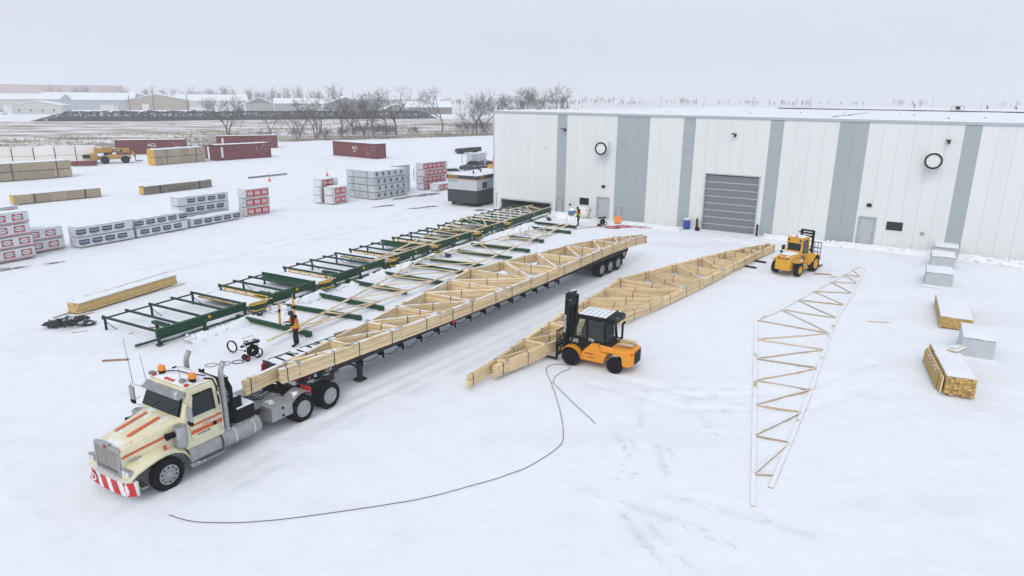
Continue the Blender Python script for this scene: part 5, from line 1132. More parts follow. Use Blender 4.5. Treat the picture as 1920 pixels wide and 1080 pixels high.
# ------------------------------------------------------------------ site office (x away from camera-left corner, y back)
so = mk_empty('site_office', (-3.91, 73.91, 0), R(60), 'grey and black site office cabin beside the white building', 'site office')
OW, OL = 3.85, 7.2  # y extent (to the left), x extent (back)
mb = MB(); mb.b2(0, OL, 0, OW, .38, 1.78); mb.build('lower_wall', MT['office_dark'], so, bevel=.01)
mb = MB(); mb.b2(.01, OL-.01, .01, OW-.01, 1.78, 2.93); mb.build('upper_wall', MT['wrap_grey'], so)
mb = MB(); mb.b2(-.06, OL+.06, -.06, OW+.06, 2.98, 3.36); fa = mb.build('fascia', MT['office_dark'], so, bevel=.02)
mb = MB(); mb.b2(-.04, OL+.04, -.04, OW+.04, 2.925, 2.98); mb.build('yellow_line', MT['end_yellow'], so)
r_ = mk_empty('roof', (-.06, -.06, 0)); setp(r_, so); snow_top(OL+.1, OW+.1, 3.36, r_, .10, 'roof_snow')
for (x, y) in ((.9, 1.0), (3.0, 1.4), (4.5, 2.6)): mb = MB(); mb.cyl((x, y, 3.36), (x, y, 3.75), .07, n=8); mb.cyl((x, y, 3.75), (x, y, 3.82), .12, n=8); mb.build('flue', MT['black'], so)
mb = MB(); mb.geo(text_geo('ATCO', .44, .02), frame((-.066, OW-.75, 3.17), (0, -1, 0), (0, 0, 1)), 0); mb.geo(text_geo('ATCO', .36, .015), frame((1.0, -.066, 3.17), (1, 0, 0), (0, 0, 1)), 0); mb.build('lettering', MT['end_yellow'], fa)
mb = MB(); mb.geo(marks_geo(1.25, .09, 14, 11), frame((.004, OW-.75, 2.80), (0, -1, 0), (0, 0, 1)), 0); mb.geo(marks_geo(1.25, .09, 12, 12), frame((.004, OW-.75, 2.65), (0, -1, 0), (0, 0, 1)), 0); mb.build('small_lettering', MT['print_black'], so)
mb = MB(); mb.b2(1.0, 2.1, -.03, .03, 1.85, 2.72); w = mb.build('window_frame', MT['print_white'], so)
for k in (0, 1): mb = MB(); mb.b2(1.08+k*.50, 1.52+k*.50, -.045, -.03, 1.93, 2.64); mb.build('pane', MT['glass'], w)
mb = MB(); mb.b2(.3, OL-.3, .35, .55, .06, .36); mb.b2(.3, OL-.3, OW-.55, OW-.35, .06, .36); mb.build('skid', MT['black'], so)
# ------------------------------------------------------------------ people
def gh(x, y): return gz(float(x), float(y))
def skin_body(J, E_):
    me = bpy.data.meshes.new('b'); names = list(J); me.from_pydata([J[n][0] for n in names], [(names.index(a), names.index(b)) for a, b in E_], [])
    o = bpy.data.objects.new('b', me); link(o); o.modifiers.new('s', 'SKIN'); sv = me.skin_vertices[0].data
    for i, n in enumerate(names): r = J[n][1]; sv[i].radius = r if isinstance(r, tuple) else (r, r); sv[i].use_root = n == 'pelvis'
    sb = o.modifiers.new('d', 'SUBSURF'); sb.levels = 2; sb.render_levels = 2
    dg = bpy.context.evaluated_depsgraph_get(); em = o.evaluated_get(dg).to_mesh(); vs = [v.co.copy() for v in em.vertices]; fs = [tuple(p.vertices) for p in em.polygons]
    bpy.data.objects.remove(o); bpy.data.meshes.remove(me); return vs, fs
def person(loc, yaw, label, pose, vest, group=None, hat='cloth_navy', scale=1.0, bulk=1.0, lime_low=False):
    lean = pose.get('lean', 0); head_f = pose.get('head', .03); cr = pose.get('crouch', 0)
    pz = .95-cr*.5
    J = {'pelvis': ((0, 0, pz), (.15, .17)), 'waist': ((.01+lean*.2, 0, pz+.20), (.14, .165)), 'chest': ((.02+lean*.5, 0, pz+.42), (.155, .19)), 'neck': ((.02+lean*.75, 0, pz+.58), .065), 'head': ((.02+lean*.8+head_f, 0, pz+.67), (.095, .085)), 'crown': ((.02+lean*.8+head_f*1.3, 0, pz+.80), (.08, .075))}
    E_ = [('pelvis', 'waist'), ('waist', 'chest'), ('chest', 'neck'), ('neck', 'head'), ('head', 'crown')]
    for s, n in ((1, 'l'), (-1, 'r')):
        st = pose.get('stride', .06)*s
        J['hip'+n] = ((0, s*.095, pz-.08), .115); J['knee'+n] = ((.03+st*.6+cr*.42, s*.115, .50-cr*.08), .08); J['ankle'+n] = ((st-cr*.05, s*.12, .10), .068); J['toe'+n] = ((st+.17-cr*.05, s*.135, .05), .05)
        E_ += [('pelvis', 'hip'+n), ('hip'+n, 'knee'+n), ('knee'+n, 'ankle'+n), ('ankle'+n, 'toe'+n)]
        el, wr = pose['arm_'+n]; sh = V(.01+lean*.65, s*.21, pz+.50)
        J['sh'+n] = (tuple(sh), .085); J['el'+n] = (tuple(sh+V(*el)), .062); J['wr'+n] = (tuple(sh+V(*wr)), .045); d = (V(*wr)-V(*el)).normalized(); J['ha'+n] = (tuple(sh+V(*wr)+d*.085), (.042, .026))
        E_ += [('chest', 'sh'+n), ('sh'+n, 'el'+n), ('el'+n, 'wr'+n), ('wr'+n, 'ha'+n)]
    vs, fs = skin_body(J, E_); mb = MB(); hz_ = J['neck'][0][2]+.02
    for f in fs:
        c = sum((vs[i] for i in f), Vector())/len(f); mi = 0
        if c.z > hz_ and abs(c.y) < .12: mi = 1
        for n in 'lr':
            if (c-Vector(J['ha'+n][0])).length < .075: mi = 2
        mb.f.append(list(f)); mb.m.append(mi); mb.t.append(.5)
    mb.v = [tuple(v) for v in vs]
    for s, n in ((1, 'l'), (-1, 'r')):   # five fingers, unequal and curled, thumb from the side of the palm
        h = Vector(J['ha'+n][0]); w = Vector(J['wr'+n][0]); d = (h-w).normalized(); sd_ = d.cross(V(0, 0, 1)); sd_ = sd_.normalized() if sd_.length > .1 else V(0, 1, 0); dn = d.cross(sd_)
        for k, ln in enumerate((.062, .074, .080, .072)):
            b0 = h+d*.02+sd_*(.030-.02*k); mb.tube([b0, b0+d*ln*.5+dn*.006, b0+d*ln*.85+dn*.03, b0+d*ln*.9+dn*.05], [.0095, .009, .0085, .007], 6, 2, .5)
        b0 = h-d*.035+sd_*.035; mb.tube([b0, b0+sd_*.03+d*.025, b0+sd_*.035+d*.055+dn*.01], [.011, .010, .008], 6, 2, .5)
    hd = Vector(J['head'][0]); fx = hd+V(.088, 0, .03)
    mb.add([fx+V(-.01, -.014, .03), fx+V(-.01, .014, .03), fx+V(.028, .012, -.02), fx+V(.028, -.012, -.02), fx+V(-.005, 0, -.028)], [(0, 1, 2, 3), (3, 2, 4)], 1, .5)
    for s in (-1, 1): mb.box(fx+V(-.004, s*.035, .035), (.012, .022, .012), 0); mb.cyl(hd+V(0, s*.078, .01), hd+V(0, s*.095, .015), .026, .02, 8, 1)
    mb.box(fx+V(-.006, 0, -.05), (.012, .045, .01), 0)
    root = mk_empty('person', (loc[0], loc[1], loc[2] if len(loc) > 2 else gh(*loc)), yaw, label, 'person', group); root.scale = (scale*bulk, scale*bulk, scale)
    mb.build('body', [MT['cloth_black'], MT['skin'], MT['glove']], root, smooth=80)
    if vest:
        def ring(z, rx, ry, cx): return [(cx+rx*math.cos(a), ry*math.sin(a), z) for a in [2*math.pi*i/20 for i in range(20)]]
        ck = lambda z: .015+lean*.5*max(0, (z-pz))/.42
        zs = [pz+.02, pz+.10, pz+.16, pz+.22, pz+.30, pz+.38, pz+.46, pz+.52]; sz = [(.185, .205), (.180, .200), (.178, .199), (.178, .20), (.185, .212), (.187, .218), (.165, .20), (.11, .13)]
        mb = MB()
        for i in range(7):
            lime = i in (1, 3) or (lime_low and i in (0, 1, 2)); mb.loft([ring(zs[i], *sz[i], ck(zs[i])), ring(zs[i+1], *sz[i+1], ck(zs[i+1]))], 1 if lime else 0, False)
        for s in (-1, 1): mb.bar((ck(pz+.2)+.186, s*.09, pz+.16), (ck(pz+.46)+.165, s*.11, pz+.47), .05, .012, 1)
        for s in (-1, 1): mb.bar((ck(pz+.2)-.186, s*.10, pz+.16), (ck(pz+.46)-.165, s*.10, pz+.47), .05, .012, 1)
        mb.build('vest', [MT['vest_orange'], MT['vest_lime']], root, smooth=60)
    hc = Vector(J['crown'][0]); mb = MB(); mb.lathe([(.104, -.09), (.112, -.03), (.106, .03), (.078, .08), (.03, .098)], hc-V(.018, 0, .02), n=16); mb.build('hat', MT[hat], root, smooth=60)
    if pose.get('hood', True): mb = MB(); nk = Vector(J['neck'][0]); mb.lathe([(.14, -.05), (.15, .0), (.12, .06), (.07, .07)], nk-V(.05, 0, -.0), n=14); mb.build('hood', MT['cloth_black'], root, smooth=60)
    return root
HOLD = {'arm_l': ((.04, .05, -.28), (.28, -.04, -.26)), 'arm_r': ((.04, -.05, -.28), (.28, .04, -.24)), 'lean': .10, 'head': .055, 'stride': .05}
DOWN = {'arm_l': ((.02, .05, -.29), (.16, .0, -.50)), 'arm_r': ((.0, -.05, -.29), (.12, -.02, -.52)), 'lean': .03, 'head': .06, 'stride': .03}
BEND = {'arm_l': ((.16, .03, -.24), (.36, .0, -.42)), 'arm_r': ((.16, -.03, -.24), (.38, .0, -.40)), 'lean': .45, 'head': .08, 'crouch': .75, 'hood': False}
person((-10.55, 31.5), R(196), 'worker in orange vest and navy beanie looking down beside the trailer', HOLD, True, bulk=1.18)
o = MB().box((0, 0, 0), (.16, .10, .03)).build('hand_device', MT['glove']); o.location = V(-10.55, 31.5, 1.2)+Matrix.Rotation(R(196), 3, 'Z') @ V(.50, .0, -.0); o.rotation_euler = (0, -.5, R(196)); tag(o, 'small pale hand device held by the worker in front', 'device')
person((6.2, 63.57), R(185), 'worker in orange and lime vest with black hood near the building', DOWN, True, hat='cloth_black', lime_low=True, bulk=1.1)
for (x, y, po, lb, yw) in ((132, 233, DOWN, 'dark figure standing on the far snowy roof', 0), (155, 231, BEND, 'dark crouching figure on the far roof beside the standing one', 3.1), (163, 229, BEND, 'dark crouching figure on the far roof closest to the rooftop frame', 2.8)):
    person((x, y, RP_Z(x, y)), yw, lb, po, False, 'people on the far roof', hat='cloth_black')

# ------------------------------------------------------------------ strapping carts
def strap_cart(loc, yaw, label, tilt=0):
    r = mk_empty('strapping_cart', (loc[0], loc[1], gh(*loc)), yaw, label, 'cart', 'black strapping carts'); r.scale = (.72,)*3
    mb = MB(); mb.box((.05, 0, 1.14), (.95, .34, .20)); mb.box((.02, 0, 1.245), (.97, .36, .02)); tr_ = mb.build('tool_tray', MT['black_snow'], r, bevel=.02)
    mb = MB(); mb.tube([(-.35, -.16, 1.24), (-.38, .30, 1.42), (.28, .34, 1.46), (.38, .16, 1.26)], .014, 6); mb.build('wire_handle', MT['black'], tr_)
    mb = MB(); mb.prism([(-.5, -.2, 1.0), (-.5, .2, 1.0), (-.72, .05, .98), (-.72, -.1, .98)], (0, 0, .05)); mb.build('front_plate', MT['black'], tr_)
    mb = MB(); mb.bar((-.3, 0, .3), (-.3, 0, 1.05), .04, .04); mb.bar((.42, 0, .3), (.42, 0, 1.05), .03, .03); mb.bar((-.45, 0, .25), (.5, 0, .25), .05, .05); mb.bar((.15, -.3, .03), (.62, .3, .03), .03, .03); mb.bar((.5, 0, .25), (.45, 0, .03), .03, .03); mb.build('stand', MT['black'], r)
    mb = MB(); mb.lathe([(.10, -.09), (.36, -.09), (.40, -.06), (.40, .06), (.36, .09), (.10, .09)], (.08, 0, .56), 'y', 26); mb.build('strap_coil', MT['rubber'], r, smooth=40)
    mb = MB(); mb.lathe([(.28, -.06), (.33, -.05), (.33, .05), (.28, .06)], (.34, -.16, .38), 'y', 22); mb.build('spare_coil', MT['rubber'], r, smooth=40)
    for s in (-1, 1):
        w = mk_empty('wheel', (-.42, s*.22, .19)); setp(w, r); mb = MB(); mb.lathe([(.11, -.05), (.17, -.06), (.19, -.03), (.19, .03), (.17, .06), (.11, .05)], axis='y', n=18); mb.build('tyre', MT['rubber'], w, smooth=40); mb = MB(); mb.lathe([(.02, -.03), (.12, -.03), (.12, .03), (.02, .03)], axis='y', n=14); mb.build('hub', MT['hose_red'], w)
    mb = MB(); mb.tube([(-.3, 0, .62), (-.85, .25, .78)], .015, 5); mb.box((-.42, .05, .65), (.12, .08, .10)); mb.build('handle', MT['black'], r)
strap_cart((-12.1, 29.75), R(48), 'black strapping cart with red wheels in front of the worker')
strap_cart((8.45, 63.7), R(30), 'black strapping cart with red wheels by the grey building door')
mb = MB(); mb.lathe([(.25, -.03), (.30, -.03), (.30, .03), (.25, .03)], axis='x', n=26); o = mb.build('hose_ring', MT['black'], loc=(-13.3, 30.45, .30)); o.rotation_euler = (0, 0, R(70)); tag(o, 'black ring standing upright in the snow beside the near strapping cart', 'ring')
def hose(pts, rad, mt, label, cat='hose', z=.015, closed=False):
    P = []; n = len(pts)
    for i in range(n-1):
        p0, p1, p2, p3 = [Vector(pts[max(0, min(n-1, i+k))]) for k in (-1, 0, 1, 2)]
        for j in range(6):
            t = j/6; q = .5*((2*p1)+(p2-p0)*t+(2*p0-5*p1+4*p2-p3)*t*t+(3*p1-p0-3*p2+p3)*t**3); P.append((q.x, q.y, gh(q.x, q.y)+z+rad))
    P.append((pts[-1][0], pts[-1][1], gh(*pts[-1])+z+rad)); mb = MB(); mb.tube(P, rad, 5); return tag(mb.build('hose' if cat == 'hose' else cat, MT[mt]), label, cat)
hose([(-10.03, 17.45), (-9.04, 17.11), (-7.35, 17.13), (-5.31, 17.6), (-3.2, 18.24), (-1.3, 19.09), (.41, 20.14), (1.54, 21.39), (1.91, 22.36), (1.93, 24.53), (1.76, 27.0), (1.60, 28.2), (1.62, 28.95), (1.95, 29.3), (2.4, 29.3), (2.68, 29.05), (2.62, 28.75), (2.25, 28.4), (1.9, 27.8), (1.85, 27.3)], .010, 'black', 'long black hose curving across the snow in front of the truck')
hose([(1.8, 27.3), (2.52, 25.26), (3.2, 23.47)], .010, 'black', 'short black hose running from the loop by the orange forklift')
for i in range(3): hose([(-13.7+.55*i+.26*math.cos(t), 28.95+.18*i+.22*math.sin(t)) for t in np.linspace(0, 6.28+.9*i, 12)], .016, ('dull_steel', 'galv', 'black')[i], ('loose grey hose coil lying farthest from the strapping cart', 'thin pale hoop on the snow near the strapping cart', 'small dark hose loop at the strapping cart wheel')[i])
hose([(2.0, 57.6), (3.5, 59.5), (5.4, 61.5), (8.2, 63.5)], .014, 'black', 'thin black hose running from the truss load to the cart')
rnd = random.Random(11)
for k in range(3):
    cx, cy2 = [(9.2, 62.9), (10.2, 63.5), (12.2, 63.3)][k]; pts = []
    for i in range(26 if k < 2 else 10): a = i*1.25; rr = .25+.55*rnd.random(); pts.append((cx+rr*math.cos(a)*1.2+.02*i, cy2+rr*math.sin(a)*.9))
    hose(pts, .02, 'hose_red', ('tangled red air hose heap in front of the grey stripe', 'tangled red air hose by the orange snow scoop', 'small red hose tangle farthest along the wall')[k])
hose([(6.3, 63.2), (7.4, 63.1), (8.6, 63.0)], .016, 'hose_red', 'straight red hose between the far worker and the hose heap')
# ------------------------------------------------------------------ things along the wall
sc_ = mk_empty('snow_scoop', (10.2, 65.35, .02), R(-20), 'orange snow scoop with tall wire handle leaning against the wall', 'snow scoop')
mb = MB(); mb.loft([[(-.33, -.35, .05), (.33, -.35, .05), (.33, -.32, .05), (-.33, -.32, .05)], [(-.33, -.05, .12), (.33, -.05, .12), (.33, -.02, .15), (-.33, -.02, .15)], [(-.33, .10, .60), (.33, .10, .60), (.33, .13, .60), (-.33, .13, .60)]]); mb.build('scoop_pan', MT['orange_plastic'], sc_)
mb = MB(); mb.tube([(-.3, .1, .5), (-.28, .25, 1.35), (-.22, .27, 1.42), (.22, .27, 1.42), (.28, .25, 1.35), (.3, .1, .5)], .016, 6); mb.build('handle', MT['black'], sc_)
mb = MB(); mb.tube([(0, 0, .1), (-.05, .05, 1.2), (.0, .06, 1.85), (.35, .06, 1.95), (.65, .06, 1.85), (.68, .02, .9), (.9, -.1, .1)], .02, 6); o = mb.build('wire_hoop', MT['black'], loc=(4.4, 68.4, 0)); o.rotation_euler = (0, 0, R(-31)); tag(o, 'tall bent black wire hoop leaning on the wall by the table', 'wire hoop')
pl = mk_empty('supply_pallet', (6.3, 67.6, 0), R(-31), 'snowy pallet heaped with blue crate and grey bag under the window', 'pallet')
mb = MB(); mb.b2(-.7, -.1, -.3, .3, .35, .75); mb.build('crate', MT['blue_light'], pl, bevel=.03); mb = MB(); mb.b2(-.7, -.05, -.35, .3, .1, .34); mb.build('base', MT['wood_pack'], pl)
def blob(mb, c, r, n=2, jit=.12, mi=0, sq=(1, 1, 1), rnd=random):
    bm = bmesh.new(); bmesh.ops.create_icosphere(bm, subdivisions=n, radius=1); vs = [(c[0]+v.co.x*r*sq[0]*(1+rnd.uniform(-jit, jit)), c[1]+v.co.y*r*sq[1]*(1+rnd.uniform(-jit, jit)), c[2]+v.co.z*r*sq[2]*(1+rnd.uniform(-jit, jit))) for v in bm.verts]
    bm.verts.index_update(); fs = [tuple(v.index for v in f.verts) for f in bm.faces]; bm.free(); mb.add(vs, fs, mi)
mb = MB(); blob(mb, (.75, .0, .6), .62, 2, .08, sq=(1.1, .7, .85)); mb.build('bag', MT['foam_white'], pl, smooth=60); mb = MB(); blob(mb, (-.4, 0, .85), .33, 2, .1, sq=(1, .8, .6)); blob(mb, (.75, 0, 1.1), .4, 2, .1, sq=(1.2, .8, .4)); mb.build('snow_cap', MT['snow_cap'], pl, smooth=60)
mb = MB(); mb.bar((1.35, .2, .3), (1.5, .1, 1.3), .12, .05); mb.bar((1.2, .2, .3), (1.7, .0, 1.15), .1, .04); mb.build('broken_boards', MT['wood_snowy'], pl)
mb = MB(); mb.bar((0, 0, 0), (.03, 0, 1.35), .09, .04); o = mb.build('timber_stake', MT['wood'], loc=(5.15, 63.9, .2)); tag(o, 'thin upright timber stake at the end of the last floor arm', 'stake')
bb = mk_empty('barrel', (16.2, 62.75, 0), 0, 'blue plastic barrel with white lid against the grey stripe', 'barrel'); mb = MB(); mb.lathe([(.27, 0), (.31, .05), (.32, .4), (.30, .45), (.32, .5), (.31, .86)], n=20); mb.build('drum', MT['blue_plastic'], bb, smooth=40); mb = MB(); mb.lathe([(.33, .86), (.33, .95), (.29, .99)], n=20); mb.build('lid', MT['print_white'], bb, smooth=40)
for k, (t, d) in enumerate(((22.55, -.35), (27.95, -.35))):
    p = A0+V(math.cos(WA), math.sin(WA), 0)*t+V(-math.sin(WA), math.cos(WA), 0)*d; r = mk_empty('bollard', (p.x, p.y, -.1), 0, 'black steel bollard %s side of the big grey door' % ('on the barrel' if k == 0 else 'on the parked forklift'), 'bollard', 'bollards at the big door')
    mb = MB(); mb.cyl((0, 0, 0), (0, 0, 1.1), .09, n=12); mb.build('post', MT['black'], r, smooth=40)
    if k == 0: mb = MB(); mb.cyl((0, 0, 1.1), (0, 0, 1.3), .04, n=8); mb.build('marker', MT['vest_lime'], r)
mb = MB(); blob(mb, (0, 0, .15), .22, 2, .25); mb.tube([(0, 0, .2), (.1, .1, .7), (.35, .05, .9), (.5, 0, .3)], .02, 5); o = mb.build('hose_reel', MT['black'], loc=(17.0, 61.95, 0)); tag(o, 'small black coiled hose at the foot of the door bollard', 'hose reel')
# snow banks
def bank(pts, w, hgt, name, label, clods=60, csz=.18, seed=1):
    rnd = random.Random(seed); mb = MB(); pts = [Vector((*p, 0)) for p in pts]; seglen = [(b-a).length for a, b in zip(pts, pts[1:])]; tot = sum(seglen)
    def at(s):
        for a, b, l in zip(pts, pts[1:], seglen):
            if s <= l: return a+(b-a)*(s/l), (b-a).normalized()
            s -= l
        return pts[-1], (pts[-1]-pts[-2]).normalized()
    n = max(8, int(tot/.22)); rows = []; prof = [(-1, -.20), (-.75, .08), (-.5, .35), (-.2, .85), (0, 1.0), (.3, .85), (.6, .4), (.85, .1), (1, -.20)]
    for i in range(n+1):
        c, d = at(tot*i/n); sd_ = V(-d.y, d.x, 0); e = min(1, i/3, (n-i)/3); hh = hgt*e*(.35+1.3*float(fbm(np.array(i*.13+seed), np.array(seed*3.1), 3)))
        rows.append([tuple(c+sd_*(u*w*(.85+.3*rnd.random()))+V(0, 0, (gz(c.x, c.y)-.18 if abs(u) > .9 else max(-.06, k*hh+rnd.uniform(-.05, .09)*hgt)))) for u, k in prof])
    mb.loft(rows, 0, False, False)
    for i in range(clods):
        c, d = at(rnd.random()*tot); sd_ = V(-d.y, d.x, 0); u = rnd.gauss(0, .55); r_ = csz*rnd.uniform(.3, 1)**1.3; blob(mb, c+sd_*(u*w)+V(0, 0, max(0, hgt*.6*(1-abs(u)))+r_*.3), r_, 1, .2, rnd=rnd)
    return tag(mb.build(name, MT['snow_cap'], smooth=75), label, 'snow bank', None, 'stuff')
def wp(t, d): p = A0+V(math.cos(WA), math.sin(WA), 0)*t+V(math.sin(WA), -math.cos(WA), 0)*d; return (p.x, p.y)
bank([wp(28.4, .55), wp(33, .55), wp(38, .5), wp(44, .55), wp(52, .6), wp(60, .6)], .8, .36, 'snow_bank', 'lumpy snow bank along the wall past the big door', 170, .17, 2)
bank([wp(14.5, .9), wp(18, 1.0), wp(21.5, 1.3)], .9, .18, 'snow_bank', 'low rough snow along the wall before the barrel', 60, .12, 3)
bank([wp(7.6, 1.3), wp(9.5, 1.7), wp(11.2, 1.2), wp(12.0, .7)], 1.0, .55, 'snow_bank', 'snow heap by the pallet under the small window', 60, .2, 4)
bank([wp(25.3, 2.6), wp(29, 4.0), wp(31, 5.2)], 1.3, .10, 'snow_bank', 'broken snow in front of the big door', 90, .10, 5)
for i, (a, c) in enumerate(((.6, 5.2), (6.2, 10.4), (11.3, 17), (17.4, 22.3), (22.5, 28.2), (28.6, 34), (34.5, 42))):
    bank([tuple(tbl(a, -.7)[:2]), tuple(tbl((a+c)/2, -.85)[:2]), tuple(tbl(c, -.7)[:2])], .55, .26+.1*(i % 2), 'snow_bank', 'rough snow windrow along the %s section of the green table' % ORD[i], 45, .12, 10+i)
bank([(-13.5, 36.5), (-12.3, 38.6)], .7, .3, 'snow_bank', 'snow mound between table and floor arms', 40, .2, 30)
bank([(-1.2, 57.2), (.8, 60.2), (1.6, 62.6)], .9, .5, 'snow_bank', 'large snow mound near the far floor arms', 70, .25, 31)
bank([(-9.2, 44.3), (-7.7, 46.7), (-6.6, 48.7)], .6, .35, 'snow_bank', 'snow mound near the middle floor arms', 60, .2, 32)
# boxes and scraps in the snow
for i, (x, y) in enumerate(((-14.12, 36.01), (-8.67, 46.5), (-1.5, 58.26), (-.14, 59.73), (-4.69, 54.06), (-4.94, 50.67), (3.54, 66.54))):
    r = mk_empty('nail_carton', (x, y, gh(x, y)), random.uniform(0, 3), 'small dark open carton in the snow, %s from the worker in front' % ORD[i], 'carton', 'cartons beside the table'); mb = MB(); mb.b2(-.22, .22, -.16, .16, 0, .26); mb.build('box', MT['carton'], r); mb = MB(); mb.loft([[(-.22, .16, .26), (.22, .16, .26), (.24, .30, .38), (-.24, .30, .38)], [(-.22, .165, .25), (.22, .165, .25), (.24, .305, .37), (-.24, .305, .37)]]); mb.b2(-.23, .05, -.28, -.17, .1, .24, 1); mb.build('flap', [MT['cardboard'], MT['cloth_navy']], r)
for i, (x, y, l, a) in enumerate(((-9.3, 31.2, .5, .3), (-8.9, 32.3, .25, 1), (-8.6, 33.6, 1.6, .9), (-7.7, 34.6, 1.4, .7), (-18.8, 33.9, .6, .4), (-19.6, 33.1, .4, 2), (-18.3, 29.4, 1.1, .25), (-22.3, 33.2, .7, .5), (-37.7, 44.4, 1.6, .5), (22.8, 45.6, 1.6, -.1), (21.8, 46.4, 1.2, -.1), (20.4, 36.0, 1.2, -.1), (-35.7, 46.0, 1.2, .6), (-33.2, 47.2, .4, .2))):
    mb = MB(); mb.box((0, 0, .0), (l, .13, .05)); o = mb.build('scrap_board', MT['wood_snowy'] if i % 2 else MT['cardboard'], loc=(x, y, gh(x, y)+.03)); o.rotation_euler = (.05, .03, a)
    tag(o, 'scrap board lying flat in the snow %s' % ('behind the standing worker', 'at the worker heel', 'beside the trailer', 'alongside the trailer truss', 'below the yellow pack', 'near the dark tarp', 'out beyond the truck cab', 'between tarp and yellow pack', 'cut by the photo edge', 'behind the parked yellow forklift', 'under the parked yellow forklift', 'past the buried truss', 'below the tall red oval stack', 'below the low red oval stack')[i], 'scrap wood', 'scrap boards')
# crumpled tarp
tp = MB(); rnd = random.Random(3)
for i in range(13): blob(tp, (rnd.uniform(-1.0, 1.1), rnd.uniform(-.45, .6), .05+.26*rnd.random()), rnd.uniform(.12, .34), 2, .35, sq=(1.5, .6, .6), rnd=rnd)
for i in range(9):
    x0, y0 = rnd.uniform(-1.0, .7), rnd.uniform(-.5, .5); tp.tube([(x0, y0, .1), (x0+rnd.uniform(.1, .4), y0+rnd.uniform(-.3, .3), rnd.uniform(.25, .55)), (x0+rnd.uniform(.4, .8), y0+rnd.uniform(-.4, .4), .08)], [.03, .045, .025], 5)
o = tp.build('crumpled_tarp', MT['tarp'], loc=(-23.4, 33.9, 0)); tag(o, 'crumpled dark tarp heap dusted with snow', 'tarp'); o.rotation_euler = (0, 0, .5)
for k, (x, y, lb) in enumerate(((-27.5, 101.7, 'small orange cone with post behind the rear red band stack'), (-33.7, 94.9, 'small orange cone with post behind the three high red band stack'))):
    r = mk_empty('traffic_cone', (x, y, 0), 0, lb, 'cone', 'orange cones in the yard'); r.scale = (.75,)*3; mb = MB(); mb.lathe([(.26, .03), (.12, .5), (.05, .8), (.03, .82)], n=14); mb.box((0, 0, .02), (.55, .55, .04)); mb.build('cone_body', MT['cone_orange'], r, smooth=40); mb = MB(); mb.cyl((0, 0, .8), (0, 0, 1.7), .03, n=6); mb.build('post', MT['cone_orange'], r)
for k, (x, y) in enumerate(((-14.0, 97), (-9.0, 122), (-5.0, 128))): mb = MB(); mb.cyl((0, 0, 0), (0, 0, 1.7), .045, n=6); o = mb.build('marker_stake', MT['cloth_navy'], loc=(x, y, 0)); tag(o, 'dark marker stake %s' % ('behind the house logo block', 'behind the tall red band stack', 'near the stacked steel beams')[k], 'stake', 'marker stakes')
# stacked steel and poles on the snow
st = mk_empty('steel_beam_stack', (-11.0, 141.0, 0), R(52), 'dark stack of steel beams far behind the site office', 'beam stack')
for i in range(9): mb = MB(); yy, zz = (i % 3)*.45, .25+(i//3)*.3; mb.b2(-.3*(i % 2), 7+.4*(i % 3), yy, yy+.12, zz, zz+.22); mb.b2(-.3*(i % 2), 7, yy-.08, yy+.2, zz+.2, zz+.24); mb.build('beam', MT['black_snow'], st)
for x in (1, 5.5): mb = MB(); mb.b2(x, x+.2, -.2, 1.4, 0, .25); mb.build('bearer', MT['black_snow'], st)
lp = mk_empty('lumber_strips', (-37.7, 97.6, 0), R(54), 'thin snow covered strips lying between the red stacks', 'strips')
for i in range(5): mb = MB(); mb.b2(.2*i, 6.5+.2*i, i*.22, i*.22+.12, .0, .10+.05*(i % 2)); mb.build('strip', MT['dull_steel'], lp)
# bare ice patches
mb = MB(); rnd = random.Random(9)
for (cx, cy3, rx, ry, rot) in ((-11.9, 81.9, 3.6, .55, .95), (-10.2, 83.4, 1.8, .5, .9), (-10.3, 73.4, 1.1, .35, .6), (-9.0, 74.5, .8, .25, .5), (-3.5, 72.3, .7, .4, .4), (-14, 74.5, 1.2, .3, .7), (-35.0, 45.8, 1.5, .25, .9), (-33.0, 47.8, .6, .2, .8)):
    p = []
    for i in range(22): a = 2*math.pi*i/22; k = .55+.9*rnd.random(); x, y = rx*k*math.cos(a), ry*k*math.sin(a); p.append((cx+x*math.cos(rot)-y*math.sin(rot), cy3+x*math.sin(rot)+y*math.cos(rot), .045+gh(cx, cy3)))
    mb.add(p, [tuple(range(22))])
tag(mb.build('ice_patches', MT['ice']), 'dark bare ice patches showing through the snow', None, None, 'structure')

